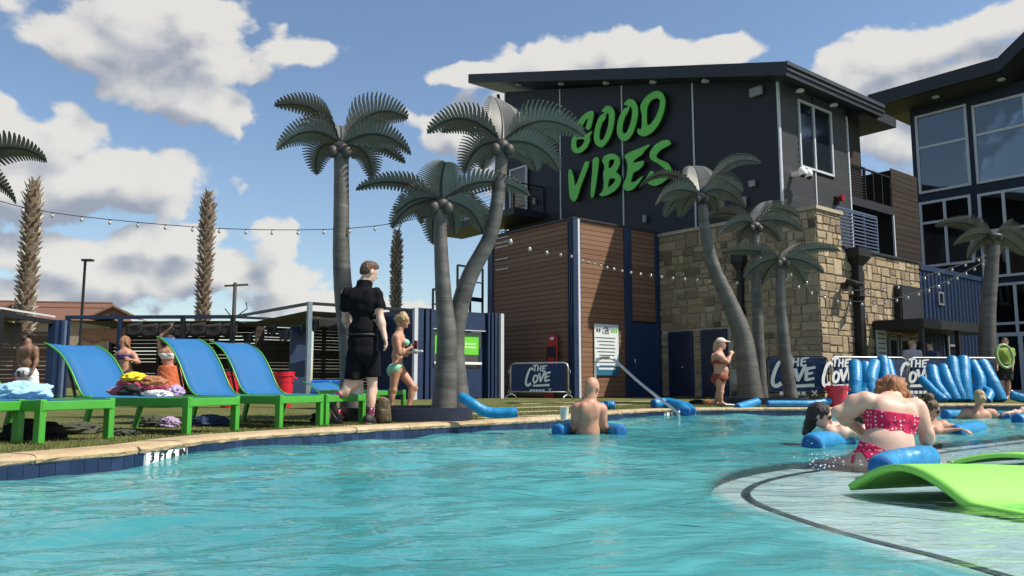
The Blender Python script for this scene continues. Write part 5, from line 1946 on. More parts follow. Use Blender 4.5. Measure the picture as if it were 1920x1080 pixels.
metal_palm([(1850, 720), (1852, 600), (1858, 520), (1862, 460)], 21.5, 0.23, 0.165, (1864, 440),
           [(1752, 424, 0.5, 1808, 412, 0.9), (1788, 458, -0.4, 1824, 436), (1815, 486, -0.6, 1836, 450), (1930, 458, 0.2, 1898, 430), (1895, 418, 0.8, 1882, 424), (1925, 480, -0.5, 1898, 450), (1862, 492, -0.8, 1862, 460)],
           'metal palm in front of the glass building at the right', 0.21)
metal_palm([(-150, 800), (-140, 640), (-120, 480), (-100, 330)], 9.0, 0.18, 0.10, (-98, 312),
           [(88, 303, 0.1, 20, 262, 1.0), (30, 381, -0.2, -20, 318, 1.0), (-180, 330, 0, -150, 270), (-90, 240, 0.5, -95, 260), (-120, 400, -0.5, -110, 330)],
           'metal palm beyond the left edge with two fronds reaching into view', 0.16)

# ================================================================== STRING LIGHTS
WIRE = mat('black_wire', (0.012, 0.012, 0.012), rough=0.6)
BULB = mat('bulb_glass', (0.40, 0.38, 0.34), rough=0.12, spec=0.7, var=0.03)
bm_ = MB().lathe((0, 0, 0), [(0.012, -0.03), (0.026, -0.045), (0.045, -0.085), (0.046, -0.115), (0.03, -0.145), (0.004, -0.155)], n=10)
bulb_me = bm_.mesh('bulb')
bulb_me.materials.append(BULB)
sm_(bulb_me)
sk_me = MB().lathe((0, 0, 0), [(0.02, 0.005), (0.022, -0.04)], n=8).mesh('socket')
sk_me.materials.append(WIRE)


def string_lights(pts, gap, label, k=1.0, wr=0.005, bias=0.0):
    P = catmull([at(*p) for p in pts], 10)
    t = thing('string_lights', label, 'string lights', P[0])
    obj('wire', MB().tube(P, wr, n=5), WIRE, t)
    acc_ = bias
    for a, b in zip(P[:-1], P[1:]):
        L = (b - a).length
        while acc_ < L:
            q = a.lerp(b, acc_ / L)
            bo_ = piece('bulb', bulb_me, t, q, scale=(k, k, k))
            so_ = bpy.data.objects.new('socket', sk_me)
            col.objects.link(so_)
            so_.parent = bo_
            acc_ += gap
        acc_ -= L


string_lights([(-60, 360, 9.2), (60, 392, 9.4), (200, 411, 9.6), (390, 427, 9.8), (560, 431, 9.9), (700, 424, 9.95), (822, 402, 10)], 0.325, 'string of clear bulbs hung across the sky from left palm to twin palms', k=0.42, bias=0.28)
string_lights([(940, 436, 10.4), (1000, 462, 14), (1085, 479, 22.1)], 2.3, 'string of bulbs from the curved palm to the corner of the board tower', k=0.7, bias=0.9)
string_lights([(1092, 484, 22.3), (1160, 502, 20.5), (1240, 514, 19.2), (1320, 521, 18.2), (1395, 525, 17.4)], 0.27 * 1.35, 'string of bulbs from the board tower to the palms by the stone wall', k=0.72)
string_lights([(1425, 480, 17.5), (1500, 535, 18.0), (1580, 562, 18.6), (1650, 564, 19.2), (1720, 548, 19.8), (1780, 525, 20.4), (1850, 488, 21.2)], 0.42, 'lower string of bulbs from the stone wall palms to the right palm', k=0.7)
string_lights([(1425, 470, 17.5), (1500, 520, 18.2), (1580, 543, 19), (1660, 540, 19.6), (1720, 522, 20.2), (1790, 500, 20.8), (1850, 478, 21.3)], 0.55, 'upper string of bulbs from the stone wall palms to the right palm', k=0.7)

# ================================================================== LOUNGERS
GREEN = mat('green_frame', (0.05, 0.29, 0.03), rough=0.35, var=0.06, spec=0.5)
SLING = mat('blue_sling', (0.010, 0.112, 0.29), rough=0.7, var=0.05, scale=3, bump=0.15, bscale=220)
prof_l = [(0.0, 0.33), (0.4, 0.322), (0.9, 0.322), (1.22, 0.328), (1.34, 0.37), (1.42, 0.47), (1.53, 0.64), (1.67, 0.80), (1.83, 0.90), (1.92, 0.93)]


def lounger(leg_a, ang, label, back=True, hmul=1.0):
    a = ground(*leg_a)
    y_ = Vector((math.sin(R(ang)), math.cos(R(ang)), 0))
    c = a + y_ * 0.31
    x_ = Vector((-y_.y, y_.x, 0))
    hw = 0.31
    L = lambda x, y, z: c + x_ * x + y_ * y + Z * z
    t = thing('pool_lounger', label, 'lounger', c, 'green and blue pool loungers')
    pc = catmull([Vector((x, 0, z * (hmul if z > 0.34 else 1))) for x, z in prof_l], 5)
    mb = MB()
    for p in pc:
        sag = 0.012 if p.x > 0.1 else 0
        for y in (-hw + 0.025, -hw * 0.5, 0, hw * 0.5, hw - 0.025):
            mb.v.append(tuple(L(p.x, y, p.z - sag * (1 - abs(y) / hw))))
    for i in range(len(pc) - 1):
        for k in range(4):
            q = i * 5 + k
            mb.f.append((q, q + 1, q + 6, q + 5))
    s_ = obj('sling', mb, SLING, t, smooth=True)
    md = s_.modifiers.new('thick', 'SOLIDIFY')
    md.thickness = 0.006
    for sg_ in (-1, 1):
        obj('side_tube', MB().tube([L(p.x, sg_ * (hw - 0.012), p.z) for p in pc if p.x > 1.2], 0.010, n=8), GREEN, t, smooth=True)
        obj('side_rail', MB().beam(L(-0.02, sg_ * hw, 0.285), L(1.42, sg_ * hw, 0.285), 0.03, 0.085), GREEN, t, bevel=0.006)
        obj('leg', MB().beam(L(0.02, sg_ * hw, 0.0), L(0.02, sg_ * hw, 0.335), 0.055, 0.07, up=x_), GREEN, t, bevel=0.006)
        obj('leg', MB().beam(L(1.30, sg_ * hw * 0.97, 0.0), L(1.22, sg_ * hw * 0.97, 0.27), 0.04, 0.05, up=x_), GREEN, t, bevel=0.006)
        obj('back_strut', MB().beam(L(1.45, sg_ * (hw - 0.04), 0.27), L(1.62, sg_ * (hw - 0.04), 0.72 * hmul), 0.02, 0.02), mat('dark_strut', (0.03, 0.05, 0.03), rough=0.5), t)
    obj('end_rail', MB().beam(L(0.0, -hw, 0.285), L(0.0, hw, 0.285), 0.045, 0.075), GREEN, t, bevel=0.008)
    obj('cross_bar', MB().beam(L(1.22, -hw, 0.26), L(1.22, hw, 0.26), 0.03, 0.04), GREEN, t)
    return t, L


lounger((-118, 842), 20, 'lounger cut off by the left edge with only its green foot leg in view')
lgA, LA_ = lounger((75, 832), 23, 'nearest lounger with a full green foot frame and a pale blue towel')
lgB, LBf = lounger((352, 815), 22, 'lounger with the leftmost blue back and a colourful towel heap on its seat', hmul=0.92)
lgC, LCf = lounger((525, 803), 27, 'lounger with the tallest blue back, middle one of three', hmul=1.06)
lgD, LDf = lounger((612, 797), 29, 'lounger with the rightmost blue back beside the walking man', hmul=1.04)
lounger((708, 770), 36, 'farther low green lounger partly hidden behind the woman in green bikini', hmul=0.5)


def heap(name, label, cat, c, r, m, seed, amp=0.22, parent=None, group=None, flat=0.0):
    rn = np.random.RandomState(seed)
    nu, nv = 64, 30
    W = [(int(rn.randint(1, 10)), rn.uniform(-7, 7), rn.uniform(0, 6.28), rn.uniform(0.4, 1)) for _ in range(12)]
    mb = MB()
    for j in range(nv + 1):
        th = math.pi * j / nv
        for i in range(nu):
            ph = 2 * math.pi * i / nu
            k = 1.0
            for (fa, fb, p0, w) in W:
                k += amp * w * (0.62 / (1 + 0.22 * fa)) * (1 - 2 * abs(math.sin(0.5 * fa * ph * (2 if fa % 2 else 1) + fb * th * math.sin(th) + p0))) * math.sin(th) ** 0.5
            k = max(0.45, k)
            z = math.cos(th) * r[2] * k
            z = max(z, -0.35 * r[2])
            mb.v.append((c[0] + r[0] * k * math.sin(th) * math.cos(ph), c[1] + r[1] * k * math.sin(th) * math.sin(ph), c[2] + z + 0.35 * r[2]))
    for j in range(nv):
        for i in range(nu):
            a, b = j * nu + i, j * nu + (i + 1) % nu
            mb.f.append((a, a + nu, b + nu, b))
    o = obj(name, mb, m, parent, smooth=True)
    if parent is None:
        tag(o, label, cat, group)
    return o


TBLUE = mat('pale_blue_towel', (0.30, 0.56, 0.70), rough=0.95, bump=0.4, bscale=90, sheen=0.3)
TRED = mat('crimson_towel', (0.40, 0.03, 0.09), rough=0.95, bump=0.4, bscale=60, scale=7, c2=(0.50, 0.10, 0.16), sheen=0.3)
TYEL = mat('yellow_towel', (0.70, 0.52, 0.03), rough=0.95, bump=0.3, bscale=60)
TBRN = mat('brown_towel', (0.30, 0.13, 0.06), rough=0.95, bump=0.3, bscale=60)
TBLK = mat('dark_cloth', (0.018, 0.018, 0.02), rough=0.95, bump=0.3, bscale=60)
TWHT = mat('white_cloth', (0.62, 0.61, 0.60), rough=0.95, bump=0.3, bscale=60)
TPUR = mat('lilac_cloth', (0.34, 0.26, 0.40), rough=0.95, bump=0.3, bscale=60)
TORG = mat('orange_cloth', (0.50, 0.12, 0.05), rough=0.95, bump=0.3, bscale=50)
TNVY = mat('navy_cloth', (0.03, 0.045, 0.10), rough=0.95, bump=0.3, bscale=60)
TOLV = mat('olive_cloth', (0.055, 0.06, 0.04), rough=0.95, bump=0.4, bscale=60)
p = LA_(0.72, 0.0, 0.33)
heap('towel', 'pale blue towel bunched on the nearest lounger', 'towel', (p.x + 0.02, p.y, p.z), (0.27, 0.22, 0.11), TBLUE, 3)
p = LBf(0.86, -0.02, 0.34)
t = thing('towel_pile', 'crimson and pink beach towel bunched with yellow, brown and white folds on a lounger', 'towel', p)
heap('towel', '', '', (p.x - 0.02, p.y - 0.02, p.z), (0.31, 0.21, 0.15), TRED, 5, parent=t)
heap('fold', '', '', (p.x + 0.10, p.y - 0.07, p.z + 0.09), (0.17, 0.13, 0.075), TBRN, 6, parent=t, amp=0.15)
heap('fold', '', '', (p.x - 0.06, p.y - 0.09, p.z + 0.14), (0.13, 0.13, 0.065), TYEL, 7, parent=t, amp=0.15)
heap('fold', '', '', (p.x - 0.04, p.y - 0.14, p.z + 0.0), (0.14, 0.14, 0.09), TBLK, 8, parent=t, amp=0.15)
heap('fold', '', '', (p.x + 0.18, p.y - 0.13, p.z - 0.01), (0.16, 0.12, 0.05), TWHT, 9, parent=t, amp=0.15)
heap('fold', '', '', (p.x + 0.30, p.y + 0.02, p.z + 0.0), (0.08, 0.13, 0.08), TPUR, 10, parent=t, amp=0.2)
for (px, py, rx, ry, rz, m, lb, sd_) in ((60, 822, 0.30, 0.2, 0.12, TBLK, 'black bag heap on the turf beside the nearest lounger leg', 11), (148, 812, 0.24, 0.16, 0.08, TOLV, 'dark crumpled clothes under the nearest lounger', 12),
                                         (283, 799, 0.20, 0.14, 0.09, TOLV, 'grey green clothes bundle under the towel heap lounger', 13), (318, 800, 0.12, 0.1, 0.08, TPUR, 'lilac printed bag under the towel heap lounger', 14),
                                         (393, 798, 0.24, 0.15, 0.09, TNVY, 'navy and white bag under the middle lounger', 15), (418, 797, 0.13, 0.10, 0.075, TWHT, 'white folded cloth beside the navy bag', 16),
                                         (233, 815, 0.16, 0.10, 0.035, TOLV, 'pair of pale sandals on the turf under the lounger', 17), (637, 789, 0.13, 0.11, 0.10, mat('coral_bag', (0.65, 0.13, 0.11), rough=0.8), 'coral pink bag on the turf behind the lifted shoe', 18),
                                         (628, 792, 0.10, 0.08, 0.08, mat('grey_bag', (0.22, 0.22, 0.24), rough=0.8), 'grey bag leaning against the coral bag', 19), (598, 790, 0.10, 0.1, 0.09, TBLK, 'black bag lying left of the lifted shoe', 20),
                                         (560, 752, 0.32, 0.2, 0.07, SLING, 'flat blue float lying on the turf beyond the loungers', 21), (583, 749, 0.35, 0.2, 0.10, TBLK, 'dark pile of cloth at the foot of the cabana pole', 22),
                                         (1308, 757, 0.2, 0.12, 0.07, TBLK, 'dark pile of sandals on the pool edge left of the capped woman', 23), (1328, 758, 0.13, 0.1, 0.08, TBRN, 'small brown bag on the pool edge beside the sandals', 24)):
    g = ground(px, py)
    heap('cloth_bundle', lb, 'bag' if 'bag' in lb else ('float' if 'float' in lb else ('shoes' if 'sandals' in lb else 'clothes')), (g.x, g.y, DK), (rx, ry, rz), m, sd_)
# red bins
RBIN = mat('red_bin', (0.55, 0.012, 0.03), rough=0.4, var=0.06, spec=0.5)


def bin_(c, r, h, label, n=4, lid=False):
    t = thing('red_bin', label, 'bin', c)
    mb = MB()
    prof = [(0.72, 0), (0.80, 0.3), (0.93, 0.86), (1.0, 0.87), (1.03, 1.0), (0.95, 1.0), (0.86, 0.6), (0.7, 0.05)]
    mb.lathe(c, [(r * a, h * b) for a, b in prof], n=24)
    obj('body', mb, RBIN, t, smooth=40)
    for s_ in (-1, 1):
        obj('handle', MB().tube([c + Vector((s_ * r * 1.0, -0.05, h * 0.86)), c + Vector((s_ * r * 1.2, -0.05, h * 0.80)), c + Vector((s_ * r * 1.2, 0.05, h * 0.80)), c + Vector((s_ * r * 1.0, 0.05, h * 0.86))], 0.012, n=6), RBIN, t)
    obj('rim_band', MB().lathe(c + Z * h * 0.70, [(r * 0.90, 0), (r * 0.925, 0.01), (r * 0.93, 0.03)], n=24, capb=False, capt=False), RBIN, t)
    return t


bin_(ground(531, 763), 0.19, 0.66, 'red plastic bin right of the rightmost blue lounger back')
bin_(ground(428, 764), 0.19, 0.66, 'red plastic bin showing between two blue lounger backs')
bin_(ground(1571, 763), 0.20, 0.40, 'red bucket on the pool edge in front of the banner barriers')
# stacked blue mats
PADB = mat('blue_pad', (0.02, 0.14, 0.52), rough=0.5, var=0.06)
p0 = ground(617, 752)
for k in range(3):
    for j, (xo, w) in enumerate(((-0.12, 0.24), (0.40, 0.24))):
        c = p0 + Vector((xo, 0, 0.10 + k * 0.17))
        o = obj('foam_pad', MB().box(c, Vector((1, 0, 0)), Vector((0, 1, 0)), Z, w, 0.42, 0.075), PADB, bevel=0.03)
        tag(o, '%s blue foam pad of the %s stack by the cabana pole' % (('bottom', 'middle', 'top')[k], ('left', 'right')[j]), 'pad', 'stacked blue pads')

# ================================================================== BARRIERS
TUBE = mat('galvanised_tube', (0.50, 0.52, 0.54), rough=0.4, metal=0.7, var=0.08)
BAN = mat('navy_banner', (0.018, 0.04, 0.11), rough=0.75, var=0.1, scale=2)


def barrier(a, b, h, label, logo=None, lh=0.42, tube=TUBE, seed=1):
    a, b = Vector(a), Vector(b)
    L = (b - a).length
    d = (b - a) / L
    n = Vector((d.y, -d.x, 0))
    t = thing('banner_barrier', label, 'barrier', (a + b) / 2, 'navy banner barriers')
    fp = [a + Z * 0.10, a + Z * (h - 0.14), a + d * 0.04 + Z * (h - 0.04), a + d * 0.14 + Z * h, b - d * 0.14 + Z * h, b - d * 0.04 + Z * (h - 0.04), b + Z * (h - 0.14), b + Z * 0.10]
    obj('frame', MB().tube(fp, 0.021, n=8).tube([a + Z * 0.2, b + Z * 0.2], 0.018, n=8), tube, t, smooth=True)
    for q in (a + d * 0.02, b - d * 0.02):
        obj('foot', MB().tube([q - n * 0.3, q - n * 0.2 + Z * 0.09, q + Z * 0.14, q + n * 0.2 + Z * 0.09, q + n * 0.3], 0.018, n=8), tube, t, smooth=True)
    for q in (a, b):
        for zz in (0.24, h - 0.2):
            obj('hook', MB().tube([q + Z * zz, q + (q - (a + b) / 2).normalized() * 0.06 + Z * zz, q + (q - (a + b) / 2).normalized() * 0.06 + Z * (zz - 0.08)], 0.012, n=6), tube, t)
    mb = MB()
    nx_, nz_ = 36, 16
    rn = random.Random(seed)
    fx = [(rn.uniform(2, 7), rn.uniform(1, 5), rn.uniform(0, 6)) for _ in range(4)]
    for j in range(nz_ + 1):
        for i in range(nx_ + 1):
            u, v = i / nx_, j / nz_
            e = 4 * u * (1 - u)
            ex = abs(u - 0.5) * 2
            wv = sum(0.004 * math.sin(f1 * u * 6 + f2 * v * 6 + p_) for f1, f2, p_ in fx) * e * (0.4 + ex) + 0.012 * max(0, ex - 0.6) * math.sin(24 * v + 14 * u)
            mb.v.append(tuple(a + d * (0.05 + u * (L - 0.10)) + Z * (0.23 + v * (h - 0.27)) + n * (0.028 + wv)))
    for j in range(nz_):
        for i in range(nx_):
            q = j * (nx_ + 1) + i
            mb.f.append((q, q + 1, q + nx_ + 2, q + nx_ + 1))
    bn = obj('banner', mb, BAN, t, smooth=True)
    if logo is not None:
        c = a + d * logo + Z * (0.25 + (h - 0.27) * 0.50) + n * 0.055
        cove_logo(bn, c, d, Z, n, lh, WHITE)
        for k in range(5):
            obj('small_print', MB().box(c + d * (-0.28 + 0.09 * k) * (lh / 0.42) - Z * lh * 0.80, d, n, Z, 0.034 * lh / 0.42, 0.001, 0.03 * lh / 0.42), WHITE, bn)
        place_text('small_print', 'X', 0.13 * lh / 0.42, c + d * 0.26 * lh / 0.42 - Z * lh * 0.80, d, Z, WHITE, bn, extrude=0.001, bold=0.004)
    return t


pA, pB = ground(957, 748), ground(1066, 749.5)
barrier(pA, pB, 0.98, 'navy banner barrier standing alone in front of the board tower', logo=(pB - pA).length * 0.55, lh=0.46, seed=2)
bA, bB = ground(1440, 750.5), ground(1556, 751)
barrier(bA, bB, 1.12, 'navy banner barrier right of the slim palm trunk, without noodles', logo=(bB - bA).length * 0.50, lh=0.62, tube=DARK, seed=3)
bA, bB = ground(1561, 751), ground(1704, 750)
barrier(bA, bB, 1.10, 'navy banner barrier behind the red bucket with noodles leaning on it', logo=0.30, lh=0.58, seed=4)
bA, bB = ground(1708, 750), ground(1896, 749.5)
barrier(bA, bB, 1.10, 'navy banner barrier at the right with many noodles leaning on it', logo=0.26, lh=0.58, seed=5)

# ================================================================== NOODLES
FOAM = mat('blue_foam', (0.006, 0.19, 0.40), rough=0.42, var=0.16, scale=9, bump=0.5, bscale=22, spec=0.45)
FOAMC = mat('blue_foam_cut', (0.006, 0.10, 0.30), rough=0.7, var=0.06)


def noodle(pts, r, label, group='blue foam floats', n=16):
    P = catmull(pts, 8)
    a, b = P[0], P[-1]
    lo = min(P, key=lambda q: q.z)
    t = thing('pool_noodle', label, 'float', Vector((lo.x, lo.y, lo.z - r)), group)
    da, db = (P[0] - P[1]).normalized(), (P[-1] - P[-2]).normalized()
    rn = random.Random(int(abs(a.x * 1000 + b.y * 777)))
    pts2 = [a + da * 0.0] + P[1:-1] + [b]
    rad_ = [r * 0.93] + [r * (1 + rn.uniform(-0.05, 0.035)) for _ in P[1:-1]] + [r * 0.93]
    r = r * 1.0
    obj('foam_tube', MB().tube(pts2, rad_, n=n, caps=False), FOAM, t, smooth=True)
    for q, d in ((a, da), (b, db)):
        obj('end_cap', MB().lathe(q, [(r * 0.93, 0.0), (r * 0.86, 0.02), (r * 0.5, 0.028), (r * 0.12, 0.025)], n=n, axis=d, capb=False), FOAMC, t, smooth=60)
    return t


g = ground
noodle([g(868, 744.5, DK + 0.42) * 0 + at(866, 745, 9.3), at(885, 757, 9.2), at(912, 772, 9.2), at(945, 774, 9.2), at(966, 773, 9.2)], 0.062, 'blue float curved over the planter end beside the twin palms')
noodle([at(1128, 760, 13.9), at(1140, 760, 13.9), at(1150, 760, 13.9)], 0.08, 'short blue float end on the pool edge behind the bald man')
noodle([at(1226, 758, 14.4), at(1250, 756, 14.5), at(1275, 762, 14.2), at(1286, 772, 13.9)], 0.10, 'bent blue float at the pool edge behind the handrail')
noodle([at(1262, 756, 14.7), at(1285, 762, 14.5), at(1298, 771, 14.2)], 0.085, 'second bent blue float right of the handrail foot')
noodle([at(1383, 765, 14.6), at(1400, 760, 14.8), at(1420, 754, 15.0)], 0.085, 'short blue float at the pool edge below the leaning palm')
noodle([at(1440, 757, 14.9), at(1480, 757, 14.9), at(1520, 757, 14.9), at(1556, 752, 15.0)], 0.065, 'long straight blue float lying along the far pool edge')
noodle([at(1897, 741, 17.6), at(1915, 746, 17.5), at(1945, 750, 17.4)], 0.10, 'blue float at the far pool edge beside the right image border')
lean1 = [(1603, 681, 1602, 735), (1621, 679, 1617, 742), (1640, 679, 1634, 740), (1655, 675, 1652, 745), (1664, 682, 1672, 745)]
for k, (x0, y0, x1, y1) in enumerate(lean1):
    a, b = at(x0, y0, 19.0), at(x1, y1 + 6, 18.5)
    b.z = max(b.z, DK + 0.04)
    noodle([b, (a + b) / 2 + Vector((0.09 * math.sin(k * 2.3), -0.06, 0.03 * math.cos(k * 3))), a + Z * 0.06 * math.sin(k * 5)], (0.15 + 0.018 * math.sin(k * 4)) if k != 4 else 0.115, ('leftmost', 'second', 'third', 'fourth', 'rightmost')[k] + ' of the blue floats leaning behind the woman in red', 'floats leaning on the barriers')
lean2 = [(1747, 690, 1775, 752), (1768, 684, 1792, 753), (1785, 676, 1806, 755), (1806, 676, 1812, 752), (1822, 675, 1835, 756), (1840, 680, 1876, 754), (1728, 716, 1770, 751), (1815, 722, 1850, 752)]
nm8 = ('first', 'second', 'third', 'fourth', 'fifth', 'sixth')
for k, (x0, y0, x1, y1) in enumerate(lean2):
    a, b = at(x0, y0, 19.2 - 0.2 * (k > 5)), at(x1, y1, 18.7 - 0.3 * (k > 5))
    b.z = max(b.z, DK + 0.03)
    noodle([b, (a + b) / 2 + Vector((-0.12 + 0.05 * k * (0.6 + 0.4 * math.sin(k * 2)), -0.06, 0.03 * math.sin(k * 3))), a + Z * 0.07 * math.sin(k * 4.4)], (0.145 + 0.02 * math.sin(k * 3)) if k < 6 else 0.105,
           (nm8[k] + ' from the left of the blue floats leaning on the right barrier') if k < 6 else ('short blue float in front of the right barrier, left end' if k == 6 else 'short blue float in front of the right barrier, right end'), 'floats leaning on the barriers')

# ================================================================== HANDRAIL, BACKPACK, CUP, FLOATING MATS
hb0 = ground(1117, 766)
hb1 = ground(1273, 786, 0.0)
zt = zof(hb0, 672)
P = [hb0 + Z * 0.0, Vector((hb0.x, hb0.y, zt - 0.16)), Vector((hb0.x + 0.03, hb0.y - 0.02, zt - 0.05)), Vector((hb0.x + 0.10, hb0.y - 0.04, zt)), Vector((hb0.x + 0.24, hb0.y - 0.1, zt + 0.005))]
e = at(1266, 770, hb1.y)
P += [Vector((hb0.x + 0.36, hb0.y - 0.14, zt - 0.06)), P[-1].lerp(e, 0.5) - Z * 0.01, e, e + Vector((0.05, 0, -0.05)), Vector((e.x + 0.07, e.y, -0.4))]
t = thing('pool_handrail', 'bent stainless steel pool handrail right of the bald man', 'handrail', hb0)
obj('rail', MB().tube(catmull(P, 6), 0.024, n=12), STEEL, t, smooth=True)
obj('escutcheon', MB().lathe(hb0, [(0.07, 0.004), (0.06, 0.02), (0.03, 0.03)], n=16), STEEL, t)
CAMO = mat('camo_cloth', (0.035, 0.032, 0.02), rough=0.95, c2=(0.19, 0.14, 0.08), scale=17, bump=0.3)
bp0 = ground(716, 793)
t = thing('backpack', 'camouflage backpack standing on the turf beside the front foot of the man', 'backpack', bp0)
mb = MB().prism([bp0 + Vector((-0.10, 0.06, 0.0)), bp0 + Vector((0.10, 0.06, 0.0)), bp0 + Vector((0.075, 0.04, 0.27)), bp0 + Vector((0.0, 0.03, 0.31)), bp0 + Vector((-0.06, 0.03, 0.29))], (0.2, -1, 0), 0.15)
obj('body', mb, CAMO, t, smooth=True, bevel=0.035)
obj('pocket', MB().box(bp0 + Vector((0.04, -0.115, 0.09)), Vector((1, 0, 0)), Vector((0, 1, 0)), Z, 0.055, 0.03, 0.075), CAMO, t, smooth=True, bevel=0.02)
obj('strap', MB().tube([bp0 + Vector((-0.06, -0.02, 0.26)), bp0 + Vector((-0.10, -0.05, 0.16)), bp0 + Vector((-0.07, -0.05, 0.04))], 0.012, n=6), TBLK, t)
cpz = ground(1058, 786)
t = thing('paper_cup', 'white cup standing on the pool edge left of the bald man', 'cup', cpz)
obj('cup', MB().lathe(cpz, [(0.045, 0), (0.062, 0.15), (0.065, 0.155), (0.058, 0.15), (0.042, 0.01)], n=16), mat('cup_white', (0.66, 0.62, 0.55), rough=0.6), t, smooth=40)

LIME = mat('lime_foam', (0.23, 0.58, 0.10), rough=0.55, var=0.05, scale=3, bump=0.06, bscale=60, spec=0.3)


def foam_mat(A, B, q, Lq, hgt, label, thick=0.035, tail=0.55, ph=0.0):
    """sheet whose end A-B arches up, running off along q"""
    A, B = Vector(A), Vector(B)
    mb = MB()
    ns, nq = 36, 30
    for j in range(nq + 1):
        v = j / nq
        for i in range(ns + 1):
            u = i / ns
            arch = max(0.0, math.sin(math.pi * min(1, u / tail))) if u < tail else -0.03
            a = hgt * (0.94 + 0.06 * math.sin(3 * v + ph)) * arch * (1 - 0.25 * v) + 0.012 * math.sin(5 * u + 4 * v)
            p = A.lerp(B, u) + q * (Lq * v)
            mb.v.append((p.x, p.y, 0.012 + a))
    for j in range(nq):
        for i in range(ns):
            k = j * (ns + 1) + i
            mb.f.append((k, k + 1, k + ns + 2, k + ns + 1))
    o = obj('foam_mat', mb, LIME, smooth=True)
    if o.data.polygons[0].normal.z < 0:
        o.data.flip_normals()
    md = o.modifiers.new('thick', 'SOLIDIFY')
    md.thickness = thick
    md.offset = -1
    tag(o, label, 'float mat', 'lime foam mats')
    return o


mA = ground(1590, 913, 0.0)
mB_ = ground(1810, 946, 0.0)
dirAB = (mB_ - mA)
foam_mat(mA, mA + dirAB * 1.75, Vector((0.985, 0.17, 0)), 1.7, 0.145, 'lime green foam mat arching out of the water in the right foreground', tail=0.57)
mC = ground(1775, 868, 0.0)
foam_mat(mC, mC + Vector((0.85, -0.45, 0)), Vector((0.9, 0.43, 0)), 1.8, 0.07, 'second lime foam mat curling up behind the first at the right edge', tail=0.9, ph=1.5)

# ================================================================== PEOPLE
def nv3(v):
    return np.array([v[0], v[1], v[2]], float)


class Sdf:
    """smooth union of tapered capsules and ellipsoids, meshed with surface nets into one continuous skin"""

    def __init__(s):
        s.p = []

    def cap(s, a, b, ra, rb, k=0.03, clip=None):
        s.p.append(('c', nv3(a), nv3(b), ra, rb, k, clip))
        return s

    def ell(s, c, r, ax=None, k=0.03, clip=None):
        """ax: three row axes"""
        A = np.eye(3) if ax is None else np.array([nv3(q) for q in ax])
        s.p.append(('e', nv3(c), A, nv3(r), 0, k, clip))
        return s

    def bounds(s):
        lo, hi = np.full(3, 1e9), np.full(3, -1e9)
        for q in s.p:
            if q[0] == 'c':
                for c, r in ((q[1], q[3]), (q[2], q[4])):
                    lo, hi = np.minimum(lo, c - r), np.maximum(hi, c + r)
            else:
                m = q[3].max()
                lo, hi = np.minimum(lo, q[1] - m), np.maximum(hi, q[1] + m)
        return lo, hi

    def mesh(s, res, inflate=0.0, clips=(), bump=None):
        lo, hi = s.bounds()
        lo -= 0.03 + inflate + res * 2
        hi += 0.03 + inflate + res * 2
        n = np.ceil((hi - lo) / res).astype(int) + 1
        D = np.full(n, 1.0, np.float32)
        gx = [lo[i] + res * np.arange(n[i]) for i in range(3)]
        for q in s.p:
            if q[0] == 'c':
                m = max(q[3], q[4]) + 0.06 + inflate
                a, b = np.minimum(q[1], q[2]) - m, np.maximum(q[1], q[2]) + m
            else:
                m = q[3].max() + 0.06 + inflate
                a, b = q[1] - m, q[1] + m
            i0 = np.clip(np.floor((a - lo) / res).astype(int), 0, n - 1)
            i1 = np.clip(np.ceil((b - lo) / res).astype(int) + 1, 1, n)
            X, Y, Zz = np.meshgrid(gx[0][i0[0]:i1[0]], gx[1][i0[1]:i1[1]], gx[2][i0[2]:i1[2]], indexing='ij')
            if q[0] == 'c':
                ab = q[2] - q[1]
                t = np.clip(((X - q[1][0]) * ab[0] + (Y - q[1][1]) * ab[1] + (Zz - q[1][2]) * ab[2]) / max(1e-9, ab @ ab), 0, 1)
                d = np.sqrt((X - q[1][0] - t * ab[0]) ** 2 + (Y - q[1][1] - t * ab[1]) ** 2 + (Zz - q[1][2] - t * ab[2]) ** 2) - (q[3] + (q[4] - q[3]) * t)
            else:
                A, r = q[2], q[3]
                e = [((X - q[1][0]) * A[i][0] + (Y - q[1][1]) * A[i][1] + (Zz - q[1][2]) * A[i][2]) for i in range(3)]
                k0 = np.sqrt(sum((e[i] / r[i]) ** 2 for i in range(3)))
                k1 = np.sqrt(sum((e[i] / r[i] ** 2) ** 2 for i in range(3))) + 1e-9
                d = k0 * (k0 - 1) / k1
            d = d - inflate
            if q[6] is not None:
                for (c, nn) in q[6]:
                    d = np.maximum(d, (X - c[0]) * nn[0] + (Y - c[1]) * nn[1] + (Zz - c[2]) * nn[2])
            k = q[5]
            sub = D[i0[0]:i1[0], i0[1]:i1[1], i0[2]:i1[2]]
            h = np.clip(0.5 + 0.5 * (sub - d) / k, 0, 1)
            D[i0[0]:i1[0], i0[1]:i1[1], i0[2]:i1[2]] = sub * (1 - h) + d * h - k * h * (1 - h)
        if clips or bump:
            X, Y, Zz = np.meshgrid(*gx, indexing='ij')
            if bump:
                D += bump(X, Y, Zz).astype(np.float32)
            for (c, nn) in clips:
                D = np.maximum(D, (X - c[0]) * nn[0] + (Y - c[1]) * nn[1] + (Zz - c[2]) * nn[2])
        return nets(D, lo, res)


